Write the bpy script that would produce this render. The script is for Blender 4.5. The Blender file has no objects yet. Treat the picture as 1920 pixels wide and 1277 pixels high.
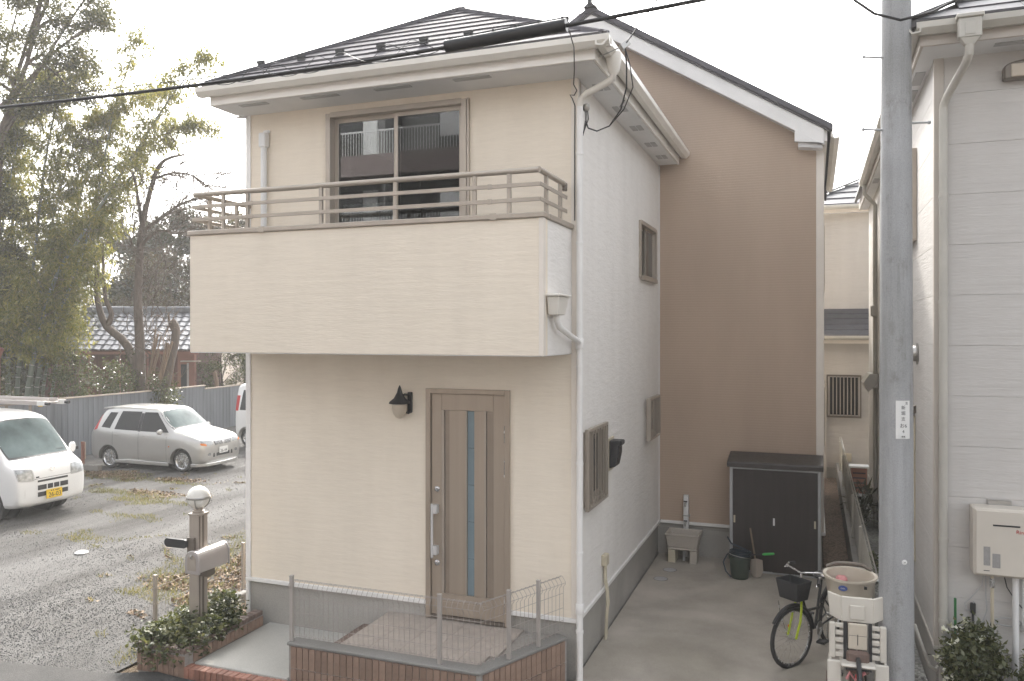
import bpy, bmesh, math, random
import numpy as np
from mathutils import Vector, Matrix
from mathutils.bvhtree import BVHTree

random.seed(7)
rng = np.random.default_rng(7)
scene = bpy.context.scene
col = scene.collection
R = math.radians

# ---------------------------------------------------------------- camera
cam_data = bpy.data.cameras.new('camera')
cam_data.sensor_width = 36.0
cam_data.lens = 28.37
cam_data.clip_end = 2000
cam_data.shift_y = -15.5 / 1920
cam = bpy.data.objects.new('camera', cam_data)
cam.location = (2.129, -7.478, 3.35)
cam.rotation_euler = (R(90), 0, R(20.5))
col.objects.link(cam)
scene.camera = cam

# ---------------------------------------------------------------- sky and sun
SUN_AZ = -24.0      # degrees from +Y, negative is towards -X
SUN_EL = 41.0
world = bpy.data.worlds.new('World')
scene.world = world
world.use_nodes = True
wn = world.node_tree
wn.nodes.clear()
sky = wn.nodes.new('ShaderNodeTexSky')
sky.sky_type = 'NISHITA'
sky.sun_disc = False
sky.sun_elevation = R(SUN_EL)
sky.sun_rotation = R(SUN_AZ)
sky.air_density = 1.0
sky.dust_density = 6.0
sky.ozone_density = 1.0
hs = wn.nodes.new('ShaderNodeHueSaturation')
hs.inputs['Saturation'].default_value = 0.2
hs.inputs['Value'].default_value = 1.0
bg = wn.nodes.new('ShaderNodeBackground')
bg.inputs['Strength'].default_value = 0.15
wo = wn.nodes.new('ShaderNodeOutputWorld')
wn.links.new(sky.outputs[0], hs.inputs['Color'])
wn.links.new(hs.outputs[0], bg.inputs['Color'])
wn.links.new(bg.outputs[0], wo.inputs['Surface'])

sun_data = bpy.data.lights.new('sun', 'SUN')
sun_data.energy = 1.1
sun_data.angle = R(2.5)
sun_data.color = (1.0, 0.95, 0.87)
sun = bpy.data.objects.new('sun', sun_data)
to_sun = Vector((math.sin(R(SUN_AZ)) * math.cos(R(SUN_EL)), math.cos(R(SUN_AZ)) * math.cos(R(SUN_EL)), math.sin(R(SUN_EL))))
sun.rotation_euler = (-to_sun).to_track_quat('-Z', 'Y').to_euler()
sun.location = (-5, 10, 30)
col.objects.link(sun)

scene.view_settings.view_transform = 'Standard'
scene.view_settings.look = 'None'
scene.view_settings.exposure = 1.93
scene.view_settings.gamma = 1.0

# ---------------------------------------------------------------- materials
def rgb(r, g, b):
    f = lambda c: ((c / 255 + 0.055) / 1.055) ** 2.4 if c / 255 > 0.04045 else c / 255 / 12.92
    return (f(r), f(g), f(b), 1.0)

def lin(c):
    return (c[0], c[1], c[2], 1.0)

class NT:
    """small helper round a material's node tree"""
    def __init__(self, name):
        self.m = bpy.data.materials.new(name)
        self.m.use_nodes = True
        self.t = self.m.node_tree
        self.b = self.t.nodes['Principled BSDF']
        self.out = self.t.nodes['Material Output']
        self.tc = None
    def n(self, kind, **kw):
        x = self.t.nodes.new(kind)
        for k, v in kw.items():
            if hasattr(x, k): setattr(x, k, v)
            else: x.inputs[k.replace('_', ' ')].default_value = v
        return x
    def l(self, a, b): self.t.links.new(a, b)
    def coord(self, scale=(1, 1, 1), kind='Object'):
        if self.tc is None: self.tc = self.t.nodes.new('ShaderNodeTexCoord')
        mp = self.n('ShaderNodeMapping')
        mp.inputs['Scale'].default_value = scale
        self.l(self.tc.outputs[kind], mp.inputs['Vector'])
        return mp.outputs[0]
    def noise(self, scale, detail=4, stretch=(1, 1, 1), rough=0.55, dist=0.0):
        x = self.n('ShaderNodeTexNoise')
        x.inputs['Scale'].default_value = scale
        x.inputs['Detail'].default_value = detail
        x.inputs['Roughness'].default_value = rough
        x.inputs['Distortion'].default_value = dist
        self.l(self.coord(stretch), x.inputs['Vector'])
        return x.outputs['Fac']
    def ramp(self, fac, stops):
        r = self.n('ShaderNodeValToRGB')
        e = r.color_ramp.elements
        while len(e) < len(stops): e.new(0.5)
        for el, (p, c) in zip(e, stops):
            el.position = p; el.color = c if len(c) == 4 else lin(c)
        self.l(fac, r.inputs[0])
        return r.outputs[0]
    def mix(self, a, b, fac, mode='MIX'):
        x = self.n('ShaderNodeMix', data_type='RGBA', blend_type=mode)
        for sock, v in ((x.inputs[6], a), (x.inputs[7], b), (x.inputs[0], fac)):
            if hasattr(v, 'is_linked') or hasattr(v, 'node'): self.l(v, sock)
            else: sock.default_value = v
        return x.outputs[2]
    def math(self, op, a, b=0.5):
        x = self.n('ShaderNodeMath', operation=op)
        for i, v in enumerate((a, b)):
            if hasattr(v, 'node'): self.l(v, x.inputs[i])
            else: x.inputs[i].default_value = v
        return x.outputs[0]
    def bump(self, height, strength=0.3, dist=0.01):
        x = self.n('ShaderNodeBump')
        x.inputs['Strength'].default_value = strength
        x.inputs['Distance'].default_value = dist
        self.l(height, x.inputs['Height'])
        self.l(x.outputs[0], self.b.inputs['Normal'])
    def set(self, color=None, rough=None, metal=None, spec=None):
        for nm, v in (('Base Color', color), ('Roughness', rough), ('Metallic', metal), ('Specular IOR Level', spec)):
            if v is None: continue
            if hasattr(v, 'node'): self.l(v, self.b.inputs[nm])
            else: self.b.inputs[nm].default_value = v

def plain(name, c, rough=0.55, metal=0.0, var=0.10, vscale=3.0, bump=0.0, bscale=60.0, stretch=(1, 1, 1), spec=0.5, random_island=0.0):
    """painted / moulded / mineral surface: base colour with soft blotches and grain"""
    k = NT(name)
    c = lin(c)
    dark = lin([x * (1 - var) for x in c[:3]]); lite = lin([min(1, x * (1 + var * 0.7)) for x in c[:3]])
    f = k.noise(vscale, 6, stretch)
    cc = k.ramp(f, [(0.3, dark), (0.7, lite)])
    if random_island:
        oi = k.n('ShaderNodeObjectInfo')
        r = k.ramp(oi.outputs['Random'], [(0, (1 - random_island,) * 3), (1, (1 + random_island * 0.3,) * 3)])
        cc = k.mix(cc, r, 1.0, 'MULTIPLY')
    k.set(cc, None, metal, spec)
    fr = k.noise(vscale * 7, 3, stretch)
    x = k.n('ShaderNodeMapRange'); x.inputs['To Min'].default_value = max(0.02, rough - 0.08); x.inputs['To Max'].default_value = min(1, rough + 0.1)
    k.l(fr, x.inputs['Value']); k.l(x.outputs[0], k.b.inputs['Roughness'])
    if bump: k.bump(k.noise(bscale, 5, stretch), bump, 0.01)
    return k.m

def siding(name, c, pitch, relief, wavy=1.0, vertical=False, var=0.05, axis_stretch=3.0, rib=False):
    """cement siding board: fine horizontal relief and faint weather streaks"""
    k = NT(name)
    c = lin(c)
    dirt = k.noise(1.3, 6, (1, 1, 0.35))
    c1 = k.ramp(dirt, [(0.28, [x * (1 - var) for x in c[:3]]), (0.72, [min(1, x * (1 + var * 0.5)) for x in c[:3]])])
    streak = k.noise(3.0, 5, (1.5, 1.5, 0.2))
    c2 = k.mix(c1, k.ramp(streak, [(0.3, (0.97, 0.967, 0.963)), (0.6, (1, 1, 1))]), 1.0, 'MULTIPLY')
    if rib:
        w = k.n('ShaderNodeTexWave', wave_type='BANDS', bands_direction='Z', wave_profile='SAW')
        w.inputs['Scale'].default_value = 0.314 / pitch * 1.0
        w.inputs['Distortion'].default_value = 0.0
        k.l(k.coord(), w.inputs['Vector'])
        h = w.outputs['Fac']
        fine = k.noise(90, 3, (0.5, 0.5, 3))
        h = k.math('ADD', h, k.math('MULTIPLY', fine, 0.35))
    else:
        n1 = k.noise(1.0 / pitch * 0.5, 3, (0.11 * wavy, 0.11 * wavy, 1.0), 0.5, 0.25)
        n2 = k.noise(1.0 / pitch, 2, (0.22 * wavy, 0.22 * wavy, 1.2), 0.5, 0.1)
        h = k.math('ADD', n1, k.math('MULTIPLY', n2, 0.6))
    c3 = k.mix(c2, k.ramp(h, [(0.55, (0.90, 0.893, 0.885)), (0.95, (1, 1, 1))]), 0.45, 'MULTIPLY')
    k.set(c3, 0.72, 0, 0.3)
    k.bump(h, relief, 0.012)
    return k.m

def leafmat(name, cols, trans=0.45, gloss=0.35):
    """leaves: colour varies from leaf to leaf, light passes through"""
    k = NT(name)
    g = k.n('ShaderNodeNewGeometry')
    n = len(cols)
    c = k.ramp(g.outputs['Random Per Island'], [(i / max(1, n - 1), cols[i]) for i in range(n)])
    big = k.noise(0.8, 3)
    c = k.mix(c, k.ramp(big, [(0.3, (0.65, 0.68, 0.65)), (0.7, (1.15, 1.12, 1.0))]), 1.0, 'MULTIPLY')
    k.set(c, gloss, 0, 0.4)
    tr = k.n('ShaderNodeBsdfTranslucent')
    k.l(k.mix(c, (1.25, 1.2, 0.6, 1), 1.0, 'MULTIPLY'), tr.inputs['Color'])
    mx = k.n('ShaderNodeMixShader'); mx.inputs[0].default_value = trans
    k.l(k.b.outputs[0], mx.inputs[1]); k.l(tr.outputs[0], mx.inputs[2]); k.l(mx.outputs[0], k.out.inputs['Surface'])
    return k.m

def glassmat(name, tint=(0.75, 0.8, 0.8), refl=0.16, rough=0.0):
    """thin window pane: mirror reflection over a tinted see-through sheet"""
    k = NT(name)
    k.t.nodes.remove(k.b)
    lw = k.n('ShaderNodeFresnel'); lw.inputs['IOR'].default_value = 1.5
    f = k.math('ADD', lw.outputs[0], refl)
    tr = k.n('ShaderNodeBsdfTransparent'); tr.inputs['Color'].default_value = lin(tint)
    gl = k.n('ShaderNodeBsdfGlossy'); gl.inputs['Roughness'].default_value = rough
    gl.inputs['Color'].default_value = (0.95, 0.97, 1.0, 1)
    mx = k.n('ShaderNodeMixShader')
    k.l(f, mx.inputs[0]); k.l(tr.outputs[0], mx.inputs[1]); k.l(gl.outputs[0], mx.inputs[2]); k.l(mx.outputs[0], k.out.inputs['Surface'])
    return k.m

def paintmat(name, c, rough=0.25, coat=0.6, metal=0.0):
    k = NT(name)
    f = k.noise(2.0, 5)
    k.set(k.ramp(f, [(0.3, [x * 0.93 for x in c]), (0.7, c)]), rough, metal, 0.5)
    k.b.inputs['Coat Weight'].default_value = coat
    k.b.inputs['Coat Roughness'].default_value = 0.06
    return k.m

def concretemat(name, c, var=0.16, bump=0.25, stain=0.2, streaks=0.0):
    k = NT(name)
    f = k.noise(1.1, 8, rough=0.65)
    c1 = k.ramp(f, [(0.3, [x * (1 - var) for x in c]), (0.55, c), (0.75, [min(1, x * (1 + var * 0.6)) for x in c])])
    f2 = k.noise(0.45, 3, dist=0.8)
    c2 = k.mix(c1, k.ramp(f2, [(0.38, (1 - stain, 1 - stain, 1 - stain * 1.1)), (0.6, (1, 1, 1))]), 1.0, 'MULTIPLY')
    if streaks:   # rain streaks and form marks down the shaft, air-bubble pits
        st_ = k.noise(7.0, 5, (1.6, 1.6, 0.10), 0.65)
        c2 = k.mix(c2, k.ramp(st_, [(0.30, (1 - streaks, 1 - streaks, 1 - streaks * 1.1)), (0.52, (1, 1, 1)), (0.75, (1 + streaks * 0.5,) * 3)]), 1.0, 'MULTIPLY')
        bl_ = k.noise(5.0, 6, (1, 1, 0.5), 0.7)
        c2 = k.mix(c2, k.ramp(bl_, [(0.34, (0.80, 0.79, 0.76)), (0.44, (1, 1, 1))]), 1.0, 'MULTIPLY')
        vo = k.n('ShaderNodeTexVoronoi'); vo.inputs['Scale'].default_value = 38
        k.l(k.coord(), vo.inputs['Vector'])
        c2 = k.mix(c2, k.ramp(vo.outputs['Distance'], [(0.05, (0.55, 0.54, 0.52)), (0.10, (1, 1, 1))]), 0.8, 'MULTIPLY')
    f3 = k.noise(120, 2)
    c3 = k.mix(c2, k.ramp(f3, [(0.3, (0.86, 0.86, 0.86)), (0.6, (1.04, 1.04, 1.04))]), 1.0, 'MULTIPLY')
    k.set(c3, 0.85, 0, 0.25)
    k.bump(k.math('ADD', k.noise(45, 6), k.math('MULTIPLY', f3, 0.5)), bump, 0.006)
    return k.m

def groundmat(name, cols, scale=0.6, grain=70, bump=0.6, grain_amp=0.4, tracks=0.0):
    k = NT(name)
    f = k.noise(scale, 8, rough=0.7, dist=0.4)
    n = len(cols)
    c = k.ramp(f, [(0.25 + 0.5 * i / (n - 1), cols[i]) for i in range(n)])
    v = k.n('ShaderNodeTexVoronoi'); v.inputs['Scale'].default_value = grain
    k.l(k.coord(), v.inputs['Vector'])
    g = k.ramp(v.outputs['Color'], [(0.0, (1 - grain_amp,) * 3), (1.0, (1 + grain_amp,) * 3)])
    if tracks:   # packed wheel tracks running along y
        tk = k.noise(1.0, 4, (1.1, 0.10, 1), 0.6, 0.6)
        c = k.mix(c, k.ramp(tk, [(0.36, (1 - tracks, 1 - tracks * 1.05, 1 - tracks * 1.1)), (0.62, (1 + tracks,) * 3)]), 1.0, 'MULTIPLY')
    k.set(k.mix(c, g, 1.0, 'MULTIPLY'), 0.95, 0, 0.2)
    k.bump(k.math('ADD', k.math('MULTIPLY', v.outputs['Distance'], -1.0), k.noise(9, 5)), bump, 0.02)
    return k.m

def islandmat(name, cols, rough=0.85):
    k = NT(name)
    g = k.n('ShaderNodeNewGeometry')
    n = len(cols)
    k.set(k.ramp(g.outputs['Random Per Island'], [(i / max(1, n - 1), cols[i]) for i in range(n)]), rough, 0, 0.3)
    return k.m

M = {}
M['cream'] = siding('cream_siding', (0.83, 0.748, 0.63), 0.018, 0.18)
M['white_siding'] = siding('white_wavy_siding', (0.83, 0.805, 0.77), 0.026, 0.5, wavy=1.8)
M['brown_siding'] = siding('brown_ribbed_siding', (0.51, 0.395, 0.305), 0.036, 0.3, rib=True, var=0.08)
M['grey_siding'] = siding('neighbour_siding', (0.585, 0.565, 0.54), 0.022, 0.45, var=0.07)
M['rear_siding'] = siding('rear_house_siding', (0.52, 0.49, 0.455), 0.04, 0.6, var=0.12)
M['trim_cream'] = plain('cream_trim', (0.78, 0.72, 0.645), 0.5, var=0.05)
M['trim_fascia'] = plain('fascia_paint', (0.83, 0.80, 0.75), 0.5, var=0.05)
M['trim_grey'] = plain('greige_trim', (0.52, 0.475, 0.425), 0.5, var=0.06)
M['trim_white'] = plain('white_trim', (0.80, 0.785, 0.76), 0.42, var=0.06)
M['gutter'] = plain('ivory_gutter', (0.76, 0.73, 0.67), 0.3, var=0.06)
M['gutter_grey'] = plain('beige_grey_gutter', (0.50, 0.48, 0.43), 0.35, var=0.1)
M['soffit'] = plain('soffit_board', (0.74, 0.74, 0.74), 0.6, var=0.05)
M['vent'] = plain('vent_metal', (0.42, 0.42, 0.42), 0.5, var=0.15)
M['foundation'] = concretemat('foundation_mortar', (0.44, 0.42, 0.39), 0.10, 0.15)
M['roof'] = plain('dark_roof_sheet', (0.125, 0.12, 0.132), 0.7, var=0.25, vscale=2.0, bump=0.05, bscale=30, spec=0.02)
M['roof_edge'] = plain('roof_edge_metal', (0.035, 0.03, 0.032), 0.35, var=0.2)
M['roof_grey'] = plain('slate_grey', (0.075, 0.075, 0.085), 0.5, var=0.25, vscale=6, bump=0.1, bscale=80, random_island=0.25)
M['bronze'] = plain('bronze_aluminium', (0.42, 0.37, 0.315), 0.34, 0.35, var=0.06, spec=0.5)
M['bronze_dark'] = plain('dark_bronze', (0.17, 0.145, 0.12), 0.4, 0.3, var=0.1)
M['door'] = plain('door_skin', (0.40, 0.335, 0.27), 0.32, 0.35, var=0.07, vscale=1.5, stretch=(8, 8, 0.3))
M['door_groove'] = plain('door_groove', (0.31, 0.255, 0.205), 0.4, 0.3, var=0.08)
M['handle_silver'] = plain('satin_silver', (0.62, 0.61, 0.60), 0.45, 0.2, var=0.05)
M['chrome'] = plain('brushed_metal', (0.62, 0.62, 0.62), 0.25, 0.9, var=0.08)
M['steel'] = plain('stainless', (0.45, 0.44, 0.42), 0.3, 0.9, var=0.1)
M['black'] = plain('black_plastic', (0.03, 0.03, 0.032), 0.45, var=0.2)
M['black_gloss'] = plain('black_rubber_sheath', (0.018, 0.018, 0.02), 0.35, var=0.25)
M['rubber'] = plain('tyre_rubber', (0.035, 0.034, 0.033), 0.8, var=0.3, vscale=9, bump=0.2)
M['glass'] = glassmat('window_glass', (0.5, 0.53, 0.53), 0.06)
M['glass_dark'] = glassmat('dark_window_glass', (0.40, 0.42, 0.43), 0.0)
M['door_glass'] = plain('frosted_door_glass', (0.20, 0.26, 0.29), 0.22, var=0.1)
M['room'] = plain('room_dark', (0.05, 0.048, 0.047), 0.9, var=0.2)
M['curtain'] = plain('lace_curtain', (0.72, 0.72, 0.70), 0.9, var=0.1)
M['lamp_glass'] = plain('opal_glass', (0.78, 0.76, 0.70), 0.25, var=0.04)
M['lamp_frost'] = plain('frosted_amber_glass', (0.52, 0.45, 0.36), 0.35, var=0.12)
M['driveway'] = concretemat('driveway_concrete', (0.51, 0.465, 0.41), 0.24, 0.3, 0.32)
M['path'] = concretemat('path_concrete', (0.52, 0.51, 0.48), 0.12, 0.2, 0.15)
M['pole'] = concretemat('pole_concrete', (0.405, 0.41, 0.42), 0.12, 0.3, 0.2, 0.20)
M['asphalt'] = groundmat('asphalt', [(0.045, 0.044, 0.043), (0.07, 0.068, 0.065), (0.095, 0.09, 0.086)], 0.7, 160, 0.3, 0.3)
M['gravel'] = groundmat('gravel_lot', [(0.07, 0.066, 0.061), (0.098, 0.095, 0.091), (0.125, 0.123, 0.119)], 0.5, 60, 0.4, 0.2, 0.35)
M['soil'] = groundmat('soil', [(0.07, 0.05, 0.035), (0.12, 0.09, 0.06), (0.17, 0.13, 0.09)], 1.2, 60, 0.7, 0.4)
M['brown_gravel'] = groundmat('side_gravel', [(0.14, 0.10, 0.075), (0.20, 0.15, 0.115), (0.24, 0.19, 0.15)], 1.0, 45, 0.8, 0.5)
M['pale_gravel'] = groundmat('pale_gravel', [(0.16, 0.16, 0.15), (0.28, 0.28, 0.26), (0.42, 0.42, 0.40)], 1.4, 40, 0.8, 0.5)
M['tile_brown'] = plain('brown_tile', (0.30, 0.205, 0.155), 0.55, var=0.15, vscale=14, bump=0.12, bscale=70, random_island=0.22)
M['coping_tile'] = plain('umber_tile', (0.20, 0.145, 0.12), 0.55, var=0.18, vscale=14, bump=0.12, bscale=70, random_island=0.25)
M['red_brick'] = plain('red_brick', (0.36, 0.18, 0.13), 0.75, var=0.2, vscale=18, bump=0.25, bscale=60, random_island=0.3)
M['mortar'] = plain('mortar', (0.33, 0.31, 0.285), 0.9, var=0.15, vscale=20, bump=0.2)
M['porch_tile'] = plain('porch_tile', (0.44, 0.385, 0.34), 0.6, var=0.1, vscale=10, bump=0.08, random_island=0.08)
M['coping'] = concretemat('grey_coping', (0.30, 0.29, 0.275), 0.12, 0.15)
M['fence_wire'] = plain('taupe_wire', (0.40, 0.36, 0.33), 0.4, 0.3, var=0.05)
M['fence_post'] = plain('taupe_post', (0.45, 0.415, 0.385), 0.4, 0.3, var=0.07)
M['fence_bright'] = plain('bright_wire', (0.62, 0.60, 0.54), 0.3, 0.6, var=0.05)
M['taupe'] = plain('taupe_aluminium', (0.40, 0.35, 0.30), 0.4, 0.25, var=0.07)
M['mailbox'] = plain('mailbox_silver', (0.47, 0.435, 0.42), 0.35, 0.45, var=0.05)
M['block'] = concretemat('concrete_block', (0.30, 0.285, 0.265), 0.16, 0.35)
M['shed_panel'] = plain('shed_panel', (0.040, 0.033, 0.031), 0.42, 0.1, var=0.15, stretch=(6, 6, 0.4))
M['shed_roof'] = plain('shed_roof', (0.055, 0.048, 0.045), 0.42, 0.1, var=0.15)
M['shed_frame'] = plain('shed_frame', (0.42, 0.43, 0.44), 0.4, 0.4, var=0.08)
M['sink'] = concretemat('terrazzo', (0.50, 0.455, 0.40), 0.08, 0.08, 0.06)
M['bucket'] = plain('grey_green_plastic', (0.055, 0.075, 0.06), 0.45, var=0.15)
M['hose'] = plain('dark_blue_hose', (0.03, 0.045, 0.06), 0.4, var=0.1)
M['green'] = plain('bright_green_plastic', (0.06, 0.42, 0.09), 0.45, var=0.1)
M['green_dark'] = plain('green_stake', (0.04, 0.19, 0.06), 0.5, var=0.15)
M['wood'] = plain('weathered_wood', (0.22, 0.165, 0.12), 0.8, var=0.25, vscale=6, stretch=(1, 1, 0.2), bump=0.3)
M['beige_plastic'] = plain('beige_plastic', (0.56, 0.50, 0.38), 0.45, var=0.08)
M['heater'] = plain('heater_enamel', (0.60, 0.555, 0.485), 0.4, var=0.05)
M['white_plastic'] = plain('white_plastic', (0.74, 0.74, 0.73), 0.4, var=0.06)
M['ivory_plastic'] = plain('ivory_plastic', (0.56, 0.50, 0.41), 0.42, var=0.07)
M['child_white'] = plain('child_seat_white', (0.60, 0.565, 0.50), 0.42, var=0.05)
M['brown_cloth'] = plain('brown_cloth', (0.16, 0.11, 0.09), 0.8, var=0.2, vscale=9)
M['lime'] = plain('lime_paint', (0.50, 0.62, 0.02), 0.3, var=0.05)
M['blue'] = plain('blue_print', (0.05, 0.09, 0.30), 0.5, var=0.05)
M['red'] = plain('red_plastic', (0.48, 0.03, 0.03), 0.35, var=0.1)
M['pink'] = plain('pink_plastic', (0.60, 0.25, 0.25), 0.5, var=0.1)
M['ink'] = plain('black_print', (0.03, 0.03, 0.035), 0.6, var=0.05)
M['grey_print'] = plain('grey_print', (0.30, 0.29, 0.28), 0.6, var=0.1, vscale=90)
M['plate_white'] = plain('white_plate', (0.75, 0.75, 0.73), 0.4, var=0.04)
M['plate_yellow'] = plain('yellow_plate', (0.75, 0.50, 0.02), 0.4, var=0.04)
M['orange_lens'] = plain('orange_lens', (0.65, 0.20, 0.04), 0.2, var=0.05)
M['lens'] = plain('clear_lens', (0.36, 0.37, 0.37), 0.12, 0.35, var=0.4, vscale=14)
M['van_paint'] = paintmat('white_car_paint', (0.76, 0.76, 0.75), 0.28, 0.5)
M['silver_paint'] = paintmat('silver_car_paint', (0.50, 0.49, 0.47), 0.30, 0.6, 0.55)
M['car_glass'] = plain('car_glass', (0.03, 0.03, 0.03), 0.06, var=0.1, spec=0.3)
M['screen_glass'] = glassmat('windscreen_glass', (0.45, 0.5, 0.5), 0.20)
M['corrugated'] = plain('grey_sheet_steel', (0.185, 0.195, 0.21), 0.5, 0.2, var=0.22, vscale=1.2, stretch=(4, 4, 0.35), random_island=0.2)
M['cap_board'] = plain('pale_cap_board', (0.46, 0.38, 0.31), 0.7, var=0.15)
M['kawara'] = plain('glazed_grey_tile', (0.16, 0.165, 0.185), 0.32, var=0.2, vscale=8, random_island=0.25, spec=0.6)
M['rust_wall'] = plain('red_brown_sheet', (0.13, 0.055, 0.04), 0.65, var=0.3, vscale=2, stretch=(6, 6, 0.4))
M['rust_trim'] = plain('red_brown_trim', (0.27, 0.12, 0.085), 0.6, var=0.15)
M['bark'] = plain('bark', (0.12, 0.092, 0.072), 0.9, var=0.35, vscale=7, stretch=(2, 2, 0.4), bump=0.6, bscale=25)
M['bark_tan'] = plain('tan_bark', (0.22, 0.155, 0.105), 0.9, var=0.3, vscale=7, stretch=(2, 2, 0.4), bump=0.4, bscale=25)
M['culm'] = plain('bamboo_culm', (0.17, 0.20, 0.16), 0.45, var=0.25, vscale=2.5)
M['leaf_ever'] = leafmat('evergreen_leaf', [(0.055, 0.062, 0.035), (0.09, 0.095, 0.05), (0.14, 0.14, 0.07), (0.20, 0.185, 0.09)])
M['leaf_bamboo'] = leafmat('bamboo_leaf', [(0.13, 0.145, 0.05), (0.20, 0.21, 0.07), (0.28, 0.27, 0.09), (0.38, 0.33, 0.13)], 0.5)
M['leaf_shrub'] = leafmat('shrub_leaf', [(0.055, 0.068, 0.035), (0.09, 0.105, 0.05), (0.14, 0.15, 0.075), (0.22, 0.23, 0.15)], 0.3, 0.25)
M['leaf_dark'] = leafmat('dark_leaf', [(0.05, 0.055, 0.035), (0.075, 0.08, 0.05), (0.105, 0.105, 0.07)], 0.2)
M['leaf_brown'] = leafmat('dry_twig_leaf', [(0.10, 0.08, 0.06), (0.15, 0.12, 0.085), (0.13, 0.13, 0.08)], 0.3)
M['leaf_ivy'] = leafmat('ivy_leaf', [(0.06, 0.075, 0.05), (0.095, 0.11, 0.065), (0.14, 0.155, 0.09), (0.20, 0.20, 0.13)], 0.3, 0.5)
M['petal'] = leafmat('white_petal', [(0.75, 0.75, 0.70), (0.8, 0.8, 0.76)], 0.3)
M['grass'] = leafmat('grass_blade', [(0.10, 0.12, 0.045), (0.17, 0.175, 0.07), (0.24, 0.215, 0.11), (0.29, 0.24, 0.15)], 0.4)
M['litter'] = islandmat('dead_leaf', [(0.13, 0.085, 0.055), (0.20, 0.14, 0.09), (0.28, 0.21, 0.145), (0.17, 0.115, 0.075), (0.36, 0.30, 0.23)])
M['stones'] = islandmat('crushed_stone', [(0.085, 0.085, 0.086), (0.11, 0.11, 0.11), (0.135, 0.135, 0.133), (0.095, 0.095, 0.095), (0.20, 0.198, 0.195)])
M['apt_wall'] = plain('apartment_wall', (0.22, 0.215, 0.21), 0.8, var=0.08)
M['apt_pink'] = plain('apartment_slab', (0.22, 0.175, 0.165), 0.8, var=0.08)

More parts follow.
